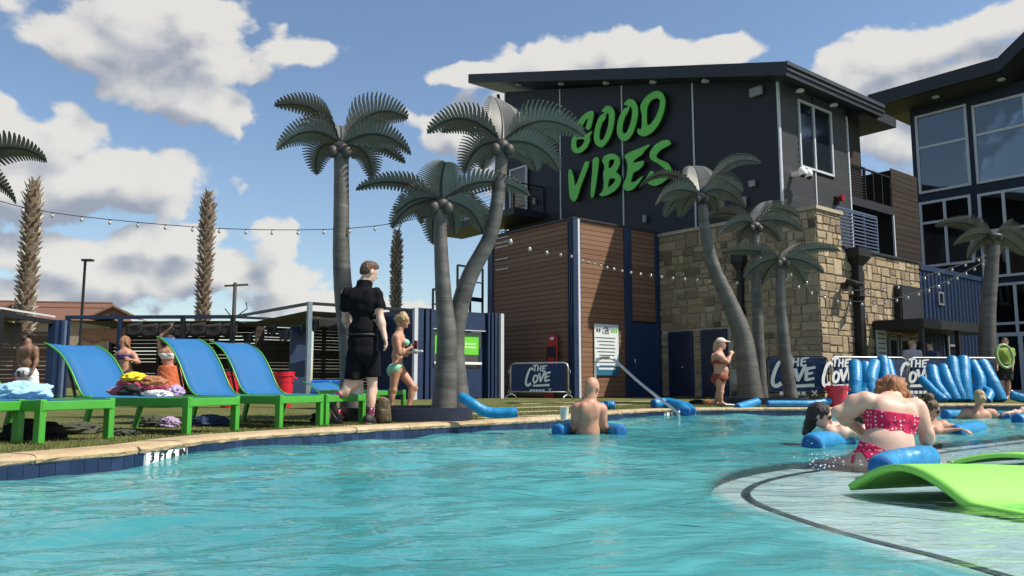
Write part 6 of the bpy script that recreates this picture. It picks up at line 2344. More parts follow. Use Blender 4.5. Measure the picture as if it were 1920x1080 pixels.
def nets(D, lo, res):
    S = D < 0
    nx, ny, nz = D.shape
    cnt = np.zeros((nx - 1, ny - 1, nz - 1), np.int32)
    pos = np.zeros((nx - 1, ny - 1, nz - 1, 3), np.float32)
    sl = lambda o, n_: slice(o, n_ - 1 + o)
    for ax in range(3):
        for o1 in (0, 1):
            for o2 in (0, 1):
                o = [0, 0, 0]
                oth = [i for i in range(3) if i != ax]
                o[oth[0]], o[oth[1]] = o1, o2
                p = list(o)
                p[ax] = 1
                a = D[sl(o[0], nx), sl(o[1], ny), sl(o[2], nz)]
                b = D[sl(p[0], nx), sl(p[1], ny), sl(p[2], nz)]
                cr = (a < 0) != (b < 0)
                t = np.where(cr, a / np.where(cr, a - b, 1), 0)
                cnt += cr
                for i in range(3):
                    pos[..., i] += np.where(cr, t if i == ax else o[i], 0)
    act = cnt > 0
    ids = np.full(act.shape, -1, np.int64)
    ids[act] = np.arange(act.sum())
    I = np.argwhere(act)
    V_ = (pos[act] / cnt[act][:, None] + I) * res + lo
    quads = []
    for ax in range(3):
        b_, c_ = [(1, 2), (2, 0), (0, 1)][ax]
        s0 = [slice(None)] * 3
        s1 = [slice(None)] * 3
        s0[ax], s1[ax] = slice(0, -1), slice(1, None)
        cr = S[tuple(s0)] != S[tuple(s1)]
        E_ = np.argwhere(cr)
        ok = (E_[:, b_] > 0) & (E_[:, c_] > 0) & (E_[:, b_] < ids.shape[b_]) & (E_[:, c_] < ids.shape[c_])
        E_ = E_[ok]
        if not len(E_):
            continue
        sg_ = S[tuple(s0)][E_[:, 0], E_[:, 1], E_[:, 2]]
        q = []
        for (db, dc) in ((-1, -1), (0, -1), (0, 0), (-1, 0)):
            F_ = E_.copy()
            F_[:, b_] += db
            F_[:, c_] += dc
            q.append(ids[F_[:, 0], F_[:, 1], F_[:, 2]])
        q = np.stack(q, 1)
        q[~sg_] = q[~sg_][:, ::-1]
        quads.append(q)
    Q = np.concatenate(quads)
    Q = Q[(Q >= 0).all(1)]
    return V_, Q


def sdf_obj(name, sd_, m, parent, res, inflate=0.0, clips=(), bump=None):
    V_, Q = sd_.mesh(res, inflate, clips, bump)
    org = ORG[parent.name]
    me = bpy.data.meshes.new(name)
    me.vertices.add(len(V_))
    me.vertices.foreach_set('co', (V_ - nv3(org)).astype(np.float32).ravel())
    me.loops.add(len(Q) * 4)
    me.loops.foreach_set('vertex_index', Q.astype(np.int32).ravel())
    me.polygons.add(len(Q))
    me.polygons.foreach_set('loop_start', np.arange(0, len(Q) * 4, 4, dtype=np.int32))
    me.update(calc_edges=True)
    me.validate()
    sm_(me)
    o = obj(name, me, m, parent, origin=org)
    sm = o.modifiers.new('smooth', 'SMOOTH')
    sm.factor = 0.5
    sm.iterations = 2
    return o


def skin(name, c, c2=None):
    return mat(name, c, rough=0.5, var=0.10, scale=9, bump=0.08, bscale=60, spec=0.35, c2=c2)


SK_FAIR = skin('skin_fair', (0.52, 0.32, 0.24), (0.60, 0.40, 0.31))
SK_TAN = skin('skin_tan', (0.40, 0.20, 0.13), (0.46, 0.25, 0.17))
SK_RUDDY = skin('skin_ruddy', (0.42, 0.21, 0.15), (0.50, 0.28, 0.20))
SK_BRN = skin('skin_brown', (0.16, 0.085, 0.055), (0.22, 0.12, 0.08))


def hairmat(name, c, c2):
    return mat(name, c, rough=0.55, scale=28, c2=c2, bump=0.7, bscale=70, stretch=(1, 1, 0.3))


H_BROWN = hairmat('hair_brown', (0.045, 0.022, 0.012), (0.13, 0.07, 0.035))
H_DARK = hairmat('hair_dark', (0.012, 0.008, 0.006), (0.045, 0.028, 0.018))
H_RED = hairmat('hair_copper', (0.14, 0.05, 0.02), (0.40, 0.17, 0.07))
H_BLOND = hairmat('hair_blond', (0.26, 0.17, 0.08), (0.50, 0.37, 0.20))
H_LONG = hairmat('hair_auburn', (0.16, 0.07, 0.03), (0.34, 0.17, 0.08))


def dots(name, c, dot, scale):
    m = mat(name, c, rough=0.85, var=0.12, scale=8, bump=0.25, bscale=50)
    nt = m.node_tree
    b = nt.nodes['Principled BSDF']
    tcn_ = nd(nt, 'ShaderNodeTexCoord')
    vo_ = nd(nt, 'ShaderNodeTexVoronoi', i_Scale=scale, i_Randomness=0.35)
    nt.links.new(tcn_.outputs['Object'], vo_.inputs['Vector'])
    ls = mth(nt, 'LESS_THAN', vo_.outputs['Distance'], 0.27)
    mx = nd(nt, 'ShaderNodeMix', data_type='RGBA')
    old = b.inputs['Base Color'].links[0].from_socket
    nt.links.new(ls, mx.inputs['Factor'])
    nt.links.new(old, mx.inputs['A'])
    mx.inputs['B'].default_value = tuple(dot) + (1,)
    nt.links.new(mx.outputs['Result'], b.inputs['Base Color'])
    return m


PINK = dots('pink_dot_fabric', (0.50, 0.012, 0.07), (0.72, 0.45, 0.50), 34)
SOCK = dots('dotted_sock', (0.12, 0.012, 0.045), (0.65, 0.60, 0.60), 30)
CLOTHB = mat('black_clothing', (0.005, 0.005, 0.007), rough=0.9, var=0.2, scale=6, bump=0.3, bscale=30, spec=0.15)
SHOE = mat('dark_shoe', (0.025, 0.024, 0.026), rough=0.6, var=0.2, scale=30, bump=0.4, bscale=60)
SOLE = mat('grey_sole', (0.13, 0.12, 0.12), rough=0.8)


def hand(s, el, wr, side, curl=0.5, sc=1.0, k=0.008, palm_n=None):
    d = (wr - el).normalized()
    pn = Vector(palm_n) if palm_n is not None else Vector((side, 0.25, 0))
    pn = (pn - d * pn.dot(d)).normalized()
    lat = d.cross(pn).normalized()
    pc = wr + d * 0.05 * sc
    s.ell(pc, (0.048 * sc, 0.04 * sc, 0.017 * sc), (d, lat, pn), k=0.015)
    ln = (0.036, 0.042, 0.040, 0.032)
    for i in range(4):
        y = (-0.030 + 0.020 * i) * sc
        a = wr + d * 0.085 * sc + lat * y
        d1 = (d * math.cos(curl) - pn * math.sin(curl))
        b = a + d1 * ln[i] * sc
        d2 = (d * math.cos(curl * 2.1) - pn * math.sin(curl * 2.1))
        c = b + d2 * ln[i] * 0.95 * sc
        s.cap(wr + d * 0.055 * sc + lat * y * 0.8, a, 0.011 * sc, 0.010 * sc, k)
        s.cap(a, b, 0.010 * sc, 0.009 * sc, k)
        s.cap(b, c, 0.009 * sc, 0.0075 * sc, k)
    ta = wr + d * 0.022 * sc - lat * 0.032 * sc
    tb = ta + (d * 0.7 - lat * 0.6 - pn * 0.3) * 0.042 * sc
    s.cap(ta, tb, 0.013 * sc, 0.011 * sc, k)
    s.cap(tb, tb + (d * 0.95 - lat * 0.1 - pn * 0.3) * 0.032 * sc, 0.011 * sc, 0.009 * sc, k)


def head(s, c, fwd, up, sc=1.0, ears=True):
    f = Vector(fwd).normalized()
    u = Vector(up)
    u = (u - f * u.dot(f)).normalized()
    r = f.cross(u)
    s.ell(c + u * 0.02 * sc, (0.076 * sc, 0.098 * sc, 0.098 * sc), (r, f, u), k=0.02)
    s.ell(c + f * 0.022 * sc - u * 0.055 * sc, (0.056 * sc, 0.068 * sc, 0.062 * sc), (r, f, u), k=0.025)
    s.cap(c + f * 0.092 * sc - u * 0.002, c + f * 0.112 * sc - u * 0.032 * sc, 0.010 * sc, 0.014 * sc, 0.012)
    s.ell(c + f * 0.078 * sc - u * 0.068 * sc, (0.026 * sc, 0.014 * sc, 0.010 * sc), (r, f, u), k=0.01)
    s.ell(c + f * 0.070 * sc - u * 0.105 * sc, (0.024 * sc, 0.02 * sc, 0.018 * sc), (r, f, u), k=0.015)
    if ears:
        for q in (-1, 1):
            s.ell(c + r * q * 0.078 * sc - u * 0.012 * sc - f * 0.008, (0.010 * sc, 0.020 * sc, 0.032 * sc), (r, f, u), k=0.006)
    return r, f, u


def face(t, c, rfu, sc=1.0, glasses=False):
    r, f, u = rfu
    for q in (-1, 1):
        p = c + r * q * 0.033 * sc + f * 0.083 * sc + u * 0.006 * sc
        if glasses:
            obj('sunglass_lens', MB().ellip(p + f * 0.014, (0.032 * sc, 0.010, 0.027 * sc), Matrix((r, f, u)).transposed()), DARK, t, smooth=True)
        else:
            obj('eye', MB().ellip(p, (0.014 * sc, 0.009, 0.008 * sc), Matrix((r, f, u)).transposed(), nu=8, nv=6), DARK, t, smooth=True)
            obj('eyebrow', MB().ellip(p + u * 0.018 * sc + f * 0.004, (0.020 * sc, 0.008, 0.004 * sc), Matrix((r, f, u)).transposed(), nu=8, nv=4), H_DARK, t)
    obj('lips', MB().ellip(c + f * 0.089 * sc - u * 0.068 * sc, (0.020 * sc, 0.007, 0.007 * sc), Matrix((r, f, u)).transposed(), nu=8, nv=6), mat('lip_tone', (0.32, 0.09, 0.08), rough=0.5), t)


def torso(s, J, g=1.0, dep=1.0, female=False):
    L, R_ = J['shL'], J['shR']
    rt = (R_ - L).normalized()
    upv = (J['neck'] - J['pelvis']).normalized()
    fw = upv.cross(rt).normalized()
    w = (R_ - L).length / 2
    s.cap(L, R_, 0.058 * g, 0.058 * g, 0.05)
    s.cap(J['neck'] + upv * 0.02, J['chest'], 0.06 * g, 0.09 * g, 0.05)
    s.ell(J['chest'], (w * 0.92, 0.115 * g * dep, 0.165), (rt, fw, upv), k=0.05)
    s.ell(J['chest'] + upv * 0.07, (w * 1.0, 0.10 * g * dep, 0.09), (rt, fw, upv), k=0.05)
    s.ell(J['belly'], (w * (0.76 if female else 0.84) * g, 0.105 * g * dep, 0.15), (rt, fw, upv), k=0.06)
    s.ell(J['pelvis'], (0.165 * g * (1.06 if female else 0.98), 0.118 * g * dep, 0.12), (rt, fw, upv), k=0.06)
    # shoulder blades and spine groove read through the light
    for q in (-1, 1):
        s.ell(J['chest'] + upv * 0.05 + rt * q * w * 0.5 - fw * 0.085 * g * dep, (w * 0.32, 0.028, 0.085), (rt, fw, upv), k=0.03)
    return rt, fw, upv


def arm(s, sh, el, wr, g=1.0, side=1, curl=0.5, hsc=1.0, palm_n=None, fingers=True):
    s.ell(sh, (0.062 * g, 0.06 * g, 0.062 * g), None, k=0.04)
    s.cap(sh, el, 0.053 * g, 0.040 * g, 0.03)
    s.ell(sh.lerp(el, 0.45), (0.05 * g, 0.052 * g, 0.09), None, k=0.04)
    s.cap(el, wr, 0.041 * g, 0.027 * g, 0.02)
    s.ell(el.lerp(wr, 0.28), (0.044 * g, 0.044 * g, 0.06), None, k=0.03)
    if fingers:
        hand(s, el, wr, side, curl, hsc, palm_n=palm_n)


def leg(s, hip, kn, an, g=1.0, toe=None):
    s.cap(hip, kn, 0.092 * g, 0.056 * g, 0.05)
    s.cap(kn, an, 0.054 * g, 0.036 * g, 0.03)
    d = (an - kn).normalized()
    fw = ((toe - an) if toe is not None else Vector((0, -1, 0)))
    fw = (fw - d * fw.dot(d)).normalized()
    s.ell(kn.lerp(an, 0.30) - fw * 0.018, (0.052 * g, 0.055 * g, 0.105), None, k=0.04)
    s.ell(kn + fw * 0.02, (0.045 * g, 0.045 * g, 0.05), None, k=0.03)
    if toe is not None:
        heel = an - fw * 0.035 + d * 0.045
        s.cap(heel, an, 0.034, 0.034, 0.02)
        s.cap(heel, toe, 0.033, 0.022, 0.02)
        s.cap(an, toe + d * -0.01, 0.032, 0.018, 0.03)


def wrinkle(amp, f, seed=0):
    rn = np.random.RandomState(seed)
    W = [(rn.normal(0, f, 3), rn.rand() * 6) for _ in range(5)]

    def fn(X, Y, Z_):
        o = 0
        for w, p in W:
            o = o + np.sin(X * w[0] + Y * w[1] + Z_ * w[2] + p)
        return o * amp / 5
    return fn


# ---------------------------------------------------------------- man in black walking along the edge
D0 = 9.02
j = lambda x, y, dd=0.0: at(x, y, D0 + dd)
foot = ground(694, 795)
t = thing('person', 'man in black polo and black shorts walking along the pool edge in dotted socks', 'person', foot)
J = dict(neck=j(683, 533, 0.02), chest=j(679, 572), belly=j(680, 618), pelvis=j(680, 655), shL=j(651, 551), shR=j(706, 551))
hc = j(692, 510, 0.03)
b = Sdf()
rfu = head(b, hc, (0.75, 0.6, -0.28), Z, 1.02)
b.cap(hc - Vector((0.02, 0, 0.06)), J['neck'], 0.054, 0.064, 0.03)
torso(b, J, 0.98)
eR, wR = j(713, 597, -0.02), j(722, 634, -0.10)
arm(b, J['shR'], eR, wR, 1.06, side=1, curl=0.45, palm_n=(1, 0.2, 0))
eL, wL = j(648, 600, 0.16), j(664, 625, 0.36)
arm(b, J['shL'], eL, wL, 1.06, side=-1, curl=0.6)
hL, hR = j(665, 668), j(697, 668)
kL, aL, tL = j(663, 719, 0.0), j(624, 751, -0.10), j(613, 789, -0.05)
kR, aR, tR = j(698, 733, 0.04), j(693, 781, 0.0), j(704, 791, 0.16)
leg(b, hL, kL, aL, 0.9, tL)
leg(b, hR, kR, aR, 0.92, tR)
sdf_obj('body', b, SK_FAIR, t, 0.010)
hr_ = Sdf()
r, f, u = rfu
hr_.ell(hc + u * 0.045 - f * 0.012, (0.083, 0.098, 0.082), (r, f, u)).ell(hc + u * 0.0 - f * 0.055, (0.078, 0.055, 0.07), (r, f, u)).ell(hc + u * 0.09 + f * 0.03, (0.066, 0.07, 0.04), (r, f, u))
sdf_obj('hair', hr_, H_BROWN, t, 0.009, clips=[((nv3(hc + f * 0.062 - u * 0.0)), nv3(f * 0.8 - u * 0.6)), (nv3(hc - u * 0.055), nv3(-u))], bump=wrinkle(0.010, 130, 1))
up_v = (J['neck'] - J['pelvis']).normalized()
sh_ = Sdf()
torso(sh_, J, 1.0)
for (s0, e0) in ((J['shR'], eR), (J['shL'], eL)):
    d = (e0 - s0).normalized()
    c = s0.lerp(e0, 0.62)
    sh_.cap(s0, e0, 0.056, 0.066, 0.02, clip=[(nv3(c), nv3(d))])
sh_.cap(J['neck'] - up_v * 0.03, J['neck'] + up_v * 0.03 + Vector((0.01, 0.01, 0)), 0.078, 0.070, 0.015)
hem = j(680, 640)
sdf_obj('polo_shirt', sh_, CLOTHB, t, 0.011, inflate=0.016, clips=[(nv3(hem), (0, 0, -1)), (nv3(J['neck'] + up_v * 0.045), nv3(up_v))], bump=wrinkle(0.011, 26, 2))
so_ = Sdf()
so_.ell(J['pelvis'] + Z * 0.07, (0.165, 0.125, 0.14)).ell(J['pelvis'] - Z * 0.04, (0.17, 0.135, 0.12))
so_.cap(hL, kL, 0.088, 0.092, 0.012, clip=[(nv3(j(663, 712)), nv3((kL - hL).normalized()))])
so_.cap(hR, kR, 0.088, 0.088, 0.012, clip=[(nv3(j(697, 706)), nv3((kR - hR).normalized()))])
sdf_obj('shorts', so_, CLOTHB, t, 0.011, inflate=0.012, clips=[(nv3(j(680, 618)), (0, 0, 1))], bump=wrinkle(0.012, 22, 3))
obj('belt', MB().tube([J['pelvis'] + Vector((0.166 * math.cos(a), 0.126 * math.sin(a), 0.165)) for a in [i * 2 * math.pi / 24 for i in range(25)]], 0.014, n=6, caps=False), mat('belt', (0.008, 0.008, 0.009), rough=0.6), t)
for (k_, a_, t_) in ((kL, aL, tL), (kR, aR, tR)):
    d = (a_ - k_).normalized()
    sk_ = Sdf().cap(k_.lerp(a_, 0.62), a_ + d * 0.02, 0.050, 0.046, 0.02, clip=[(nv3(k_.lerp(a_, 0.64)), nv3(-d))])
    sdf_obj('sock', sk_, SOCK, t, 0.009)
    fw = (t_ - a_)
    fw = (fw - d * fw.dot(d)).normalized()
    heel = a_ - fw * 0.04 + d * 0.05
    sho = Sdf().cap(heel - d * 0.02, heel - d * 0.035 + fw * 0.04, 0.050, 0.048, 0.03).cap(heel, heel + fw * 0.22, 0.046, 0.036, 0.03).cap(heel - d * 0.02 + fw * 0.03, heel + fw * 0.14, 0.05, 0.042, 0.04)
    so2 = sdf_obj('shoe', sho, SHOE, t, 0.009, clips=[(nv3(heel + d * 0.034), nv3(d)), (nv3(a_ - d * 0.025), nv3(-d))])
    sol = Sdf().cap(heel + d * 0.034, heel + fw * 0.225 + d * 0.030, 0.052, 0.042, 0.02, clip=[(nv3(heel + d * 0.046), nv3(d)), (nv3(heel + d * 0.026), nv3(-d))])
    sdf_obj('sole', sol, SOLE, so2, 0.007)

# ---------------------------------------------------------------- woman in green bikini
D0 = 13.4
foot = ground(745, 768)
t = thing('person', 'woman in mint green bikini walking right with a can in her hand', 'person', foot)
J = dict(neck=j(749, 621), chest=j(747, 642), belly=j(745, 668), pelvis=j(745, 690), shL=j(746, 632, 0.15), shR=j(744, 633, -0.15))
hc = j(757, 602)
b = Sdf()
rfu = head(b, hc, (1, -0.15, -0.12), Z, 0.95)
b.cap(hc - Z * 0.06 - Vector((0.02, 0, 0)), J['neck'], 0.045, 0.05)
torso(b, J, 0.92, female=True)
for q in (-1, 1):
    b.ell(J['chest'] + Vector((0.10, 0.075 * q, 0.0)), (0.065, 0.07, 0.065), k=0.03)
e1, w1 = j(750, 663, -0.22), j(770, 652, -0.16)
arm(b, J['shR'], e1, w1, 0.9, curl=0.9, hsc=0.92, palm_n=(0, -1, 0.2))
e2, w2 = j(758, 664, 0.2), j(772, 660, 0.02)
arm(b, J['shL'], e2, w2, 0.9, curl=0.6, hsc=0.92, palm_n=(0, 0, 1))
hN, kN, aN = j(741, 697, -0.09), j(737, 731, -0.08), j(732, 765, -0.05)
hF, kF, aF = j(751, 697, 0.09), j(776, 727, 0.06), j(765, 764, 0.02)
leg(b, hN, kN, aN, 1.0, aN + Vector((0.14, 0, -0.05)))
leg(b, hF, kF, aF, 1.0, aF + Vector((0.14, 0.02, -0.05)))
b.ell(J['pelvis'] + Vector((-0.06, 0, -0.05)), (0.10, 0.15, 0.10), k=0.05)
sdf_obj('body', b, SK_TAN, t, 0.011)
face(t, hc, rfu, 0.95)
r, f, u = rfu
hr_ = Sdf().ell(hc + u * 0.04 - f * 0.02, (0.085, 0.105, 0.09), (r, f, u)).ell(hc - f * 0.10 + u * 0.03, (0.06, 0.07, 0.065), (r, f, u)).ell(hc - f * 0.07 - u * 0.05, (0.06, 0.05, 0.08), (r, f, u)).ell(hc + u * 0.12 - f * 0.03, (0.06, 0.06, 0.04), (r, f, u))
sdf_obj('hair', hr_, H_BLOND, t, 0.011, clips=[(nv3(hc + f * 0.055), nv3(f * 0.8 - u * 0.6))], bump=wrinkle(0.016, 90, 4))
MINT = mat('mint_fabric', (0.12, 0.42, 0.25), rough=0.7, c2=(0.32, 0.58, 0.40), scale=40)
bb = Sdf()
bb.ell(J['pelvis'] + Vector((0, 0, -0.02)), (0.125, 0.172, 0.13), k=0.05).ell(J['pelvis'] + Vector((-0.06, 0, -0.05)), (0.10, 0.15, 0.10), k=0.05)
sdf_obj('bikini_bottom', bb, MINT, t, 0.011, inflate=0.016, clips=[(nv3(J['pelvis'] + Z * 0.06), (0.1, 0, 1)), (nv3(J['pelvis'] - Z * 0.10), (0.45, 0, -0.9)), (nv3(J['pelvis'] + Vector((0.06, 0, -0.02))), (0.8, 0, -0.6))])
for q in (-1, 1):
    c = J['chest'] + Vector((0.12, 0.075 * q, 0.0))
    obj('bikini_cup', MB().ellip(c, (0.062, 0.066, 0.06)), MINT, t, smooth=True)
obj('bikini_strap', MB().tube([J['chest'] + Vector((0.16, 0.0, -0.04)), J['chest'] + Vector((0.02, -0.165, -0.035)), J['chest'] + Vector((-0.12, 0, -0.03)), J['chest'] + Vector((0.02, 0.165, -0.035)), J['chest'] + Vector((0.16, 0, -0.04))], 0.008, n=6), MINT, t)
hp = w1 + (w1 - e1).normalized() * 0.075
cn_ = obj('drink_can', MB().lathe(hp + Vector((0.02, 0.0, -0.06)), [(0.026, 0), (0.033, 0.01), (0.033, 0.13), (0.026, 0.145)], n=14), mat('can_maroon', (0.09, 0.02, 0.03), rough=0.3, metal=0.5), smooth=40)
tag(cn_, 'dark red drink can held by the woman in green bikini', 'can')
hp = w2 + Vector((0.06, -0.05, -0.01))
pl_ = obj('food_tray', MB().prism([hp + Vector((-0.13, -0.09, -0.01)), hp + Vector((0.13, -0.09, 0.01)), hp + Vector((0.13, 0.09, 0.01)), hp + Vector((-0.13, 0.09, -0.01))], Z, 0.03), mat('tray_white', (0.62, 0.66, 0.66), rough=0.5), bevel=0.008)
tag(pl_, 'flat white tray carried by the woman in green bikini', 'tray')

# ---------------------------------------------------------------- woman with cap
D0 = 16.3
foot = ground(1347, 758.5)
t = thing('person', 'woman in rust bikini and pale cap standing at the far pool edge raising a phone', 'person', foot)
J = dict(neck=j(1348, 659), chest=j(1347, 675), belly=j(1350, 695), pelvis=j(1351, 707), shL=j(1349, 667, 0.17), shR=j(1346, 667, -0.17))
hc = j(1352, 645)
b = Sdf()
rfu = head(b, hc, (1, -0.1, 0.0), Z, 0.95)
b.cap(hc - Z * 0.06 - Vector((0.02, 0, 0)), J['neck'], 0.05, 0.055)
torso(b, J, 1.05, dep=1.15, female=True)
for q in (-1, 1):
    b.ell(J['chest'] + Vector((0.12, 0.08 * q, -0.02)), (0.08, 0.085, 0.08), k=0.03)
b.ell(J['belly'] + Vector((0.07, 0, 0)), (0.10, 0.15, 0.12), k=0.05)
e1, w1 = j(1364, 679, -0.22), j(1371, 664, -0.1)
arm(b, J['shR'], e1, w1, 1.0, curl=0.8, hsc=0.95, palm_n=(0, -1, 0))
e2, w2 = j(1362, 678, 0.2), j(1370, 665, 0.05)
arm(b, J['shL'], e2, w2, 1.0, curl=0.8, hsc=0.95, palm_n=(0, 1, 0))
hN, kN, aN = j(1349, 712, -0.09), j(1350, 735, -0.08), j(1352, 755, -0.06)
hF, kF, aF = j(1352, 712, 0.09), j(1351, 735, 0.06), j(1341, 754, 0.08)
leg(b, hN, kN, aN, 1.08, aN + Vector((0.13, -0.02, -0.05)))
leg(b, hF, kF, aF, 1.08, aF + Vector((0.10, 0.02, -0.06)))
b.ell(J['pelvis'] + Vector((-0.07, 0, -0.04)), (0.11, 0.16, 0.11), k=0.05)
sdf_obj('body', b, SK_RUDDY, t, 0.013)
face(t, hc, rfu, 0.95)
RUST = mat('rust_fabric', (0.22, 0.05, 0.03), rough=0.8, var=0.2)
bb = Sdf().ell(J['pelvis'] - Z * 0.02, (0.14, 0.185, 0.13), k=0.05).ell(J['pelvis'] + Vector((-0.07, 0, -0.04)), (0.11, 0.16, 0.11), k=0.05)
sdf_obj('bikini_bottom', bb, RUST, t, 0.013, inflate=0.018, clips=[(nv3(J['pelvis'] + Z * 0.07), (0, 0, 1)), (nv3(J['pelvis'] - Z * 0.10), (0.4, 0, -0.9))])
bb = Sdf().ell(J['chest'], (0.14, 0.165, 0.16), k=0.05)
for q in (-1, 1):
    bb.ell(J['chest'] + Vector((0.12, 0.08 * q, -0.02)), (0.08, 0.085, 0.08), k=0.03)
sdf_obj('bikini_top', bb, RUST, t, 0.013, inflate=0.016, clips=[(nv3(J['chest'] + Z * 0.03), (-0.3, 0, 1)), (nv3(J['chest'] - Z * 0.08), (0, 0, -1))])
r, f, u = rfu
CAPM = mat('cap_cream', (0.60, 0.52, 0.42), rough=0.9)
cp_ = Sdf().ell(hc + u * 0.05 - f * 0.005, (0.086, 0.108, 0.085), (r, f, u)).cap(hc + u * 0.05 + f * 0.08, hc + u * 0.04 + f * 0.17, 0.03, 0.022, 0.02)
sdf_obj('cap', cp_, CAPM, t, 0.011, clips=[(nv3(hc + u * 0.035), nv3(-u))])
sdf_obj('hair', Sdf().ell(hc - f * 0.05 - u * 0.01, (0.075, 0.07, 0.07), (r, f, u)).cap(hc - f * 0.11 + u * 0.0, hc - f * 0.14 - u * 0.12, 0.05, 0.03), H_BLOND, t, 0.012, bump=wrinkle(0.01, 90, 5))
ph = obj('phone', MB().box((w1 + w2) / 2 + Vector((0.05, 0, 0.09)), Vector((0.3, 0, 1)).normalized(), Vector((0, 1, 0)), Vector((1, 0, -0.3)).normalized(), 0.075, 0.038, 0.006), DARK, bevel=0.004)
tag(ph, 'dark phone held up by the capped woman', 'phone')
for k, (px, py) in enumerate(((1352, 761), (1366, 761))):
    c = ground(px, py)
    o = obj('sandal', MB().ellip(c + Z * 0.02, (0.13, 0.05, 0.02)), TBLK if k == 0 else TWHT, smooth=True)
    tag(o, ('dark' if k == 0 else 'pale') + ' sandal on the pool edge at the feet of the capped woman', 'sandal')

# ---------------------------------------------------------------- bald man in the water
D0 = 9.3
t = thing('person', 'bald shirtless man standing waist deep in the pool seen from behind', 'person', ground(1103, 812, 0.0) - Z * 0.5)
J = dict(neck=j(1105, 750, 0.02), chest=j(1102, 778), belly=j(1103, 808), pelvis=j(1104, 838), shL=j(1083, 767), shR=j(1126, 768, 0.02))
hc = j(1110, 727, 0.03)
b = Sdf()
rfu = head(b, hc, (0.55, 0.83, -0.05), Z, 1.06)
b.cap(hc - Vector((0.015, 0.02, 0.05)), J['neck'], 0.056, 0.064)
torso(b, J, 1.18, dep=1.1)
eL, wL = j(1078, 800, 0.06), j(1066, 808, 0.28)
eR, wR = j(1131, 798, 0.04), j(1139, 812, 0.22)
arm(b, J['shL'], eL, wL, 1.15, curl=0.6)
arm(b, J['shR'], eR, wR, 1.15, curl=0.6)
b.cap(J['pelvis'] + Vector((-0.1, 0, -0.05)), J['pelvis'] + Vector((-0.1, 0, -0.5)), 0.10, 0.08)
b.cap(J['pelvis'] + Vector((0.1, 0, -0.05)), J['pelvis'] + Vector((0.1, 0, -0.5)), 0.10, 0.08)
sdf_obj('body', b, SK_TAN, t, 0.010)
sdf_obj('swim_trunks', Sdf().ell(J['pelvis'], (0.2, 0.15, 0.12)).cap(J['pelvis'] + Vector((-0.1, 0, -0.05)), J['pelvis'] + Vector((-0.1, 0, -0.35)), 0.12, 0.11).cap(J['pelvis'] + Vector((0.1, 0, -0.05)), J['pelvis'] + Vector((0.1, 0, -0.35)), 0.12, 0.11), TNVY, t, 0.014)
zw = 0.035
w_ = lambda x, y, D: Vector((at(x, y, D).x, D, zw))
noodle([w_(1046, 800, 9.25), w_(1066, 800, 9.5), w_(1104, 800, 9.72), w_(1140, 800, 9.5), w_(1163, 800, 9.2)], 0.085, 'blue float wrapped round the bald man at the waterline', 'floats in use')

# ---------------------------------------------------------------- woman in dotted red bikini
D0 = 5.85
t = thing('person', 'woman in crimson polka dot bikini seen from behind with copper hair', 'person', ground(1660, 868, 0.0) - Z * 0.3)
J = dict(neck=j(1664, 757, 0.12), chest=j(1668, 790, 0.04), belly=j(1664, 838, -0.02), pelvis=j(1655, 872, 0.0), shL=j(1622, 753, 0.06), shR=j(1716, 766, 0.06))
hc = j(1672, 735, 0.22)
b = Sdf()
rfu = head(b, hc, (0.1, 0.8, -0.55), (0, 0.4, 1), 1.0)
b.cap(hc - Vector((0.0, 0.06, 0.04)), J['neck'], 0.055, 0.065)
torso(b, J, 1.12, dep=1.05, female=True)
b.ell(J['belly'] + Z * 0.02, (0.185, 0.125, 0.12), k=0.06)
b.ell(J['pelvis'] + Vector((0.0, -0.03, 0.02)), (0.235, 0.16, 0.13), k=0.07)
eL, wL = j(1571, 773, 0.10), j(1618, 812, 0.24)
arm(b, J['shL'], eL, wL, 1.12, curl=0.6, palm_n=(0, 0.3, -1))
eR, wR = j(1738, 812, 0.02), j(1738, 846, 0.14)
arm(b, J['shR'], eR, wR, 1.15, curl=0.6)
hN = J['pelvis'] + Vector((-0.12, 0.02, -0.02))
b.cap(hN, hN + Vector((-0.28, 0.25, -0.06)), 0.11, 0.075, 0.05)
b.cap(J['pelvis'] + Vector((0.12, 0.02, -0.02)), J['pelvis'] + Vector((0.15, 0.4, -0.12)), 0.11, 0.075, 0.05)
sdf_obj('body', b, SK_FAIR, t, 0.009)
tp = Sdf()
torso(tp, J, 1.12, dep=1.05, female=True)
c0, c1 = j(1668, 772), j(1672, 822)
nb_ = Vector((0.13, 0, 1)).normalized()
sdf_obj('bikini_top', tp, PINK, t, 0.008, inflate=0.011, clips=[(nv3(c0), nv3(nb_)), (nv3(c1), nv3(-(Vector((0.20, 0, 1)).normalized()))), (nv3(J['shL'] + Vector((-0.025, 0, 0))), (-1, 0, 0)), (nv3(J['shR'] + Vector((0.03, 0, 0))), (1, 0, 0.0))], bump=wrinkle(0.006, 60, 8))
bt = Sdf().ell(J['pelvis'] + Vector((0.0, -0.03, 0.02)), (0.235, 0.16, 0.13), k=0.07).ell(J['belly'] + Z * 0.02, (0.185, 0.125, 0.12), k=0.06)
sdf_obj('bikini_bottom', bt, PINK, t, 0.009, inflate=0.012, clips=[(nv3(j(1640, 838)), nv3(Vector((0.42, 0, 1)).normalized())), (nv3(J['pelvis'] + Vector((-0.16, 0, 0))), nv3(Vector((-1, 0, -0.3)).normalized()))], bump=wrinkle(0.004, 60, 9))
obj('side_tie', MB().tube([J['pelvis'] + Vector((-0.15, -0.1, 0.13)), J['pelvis'] + Vector((-0.225, -0.05, 0.10)), J['pelvis'] + Vector((-0.25, -0.06, 0.02))], 0.008, n=6), PINK, t)
hr_ = Sdf()
r, f, u = rfu
rr_ = random.Random(9)
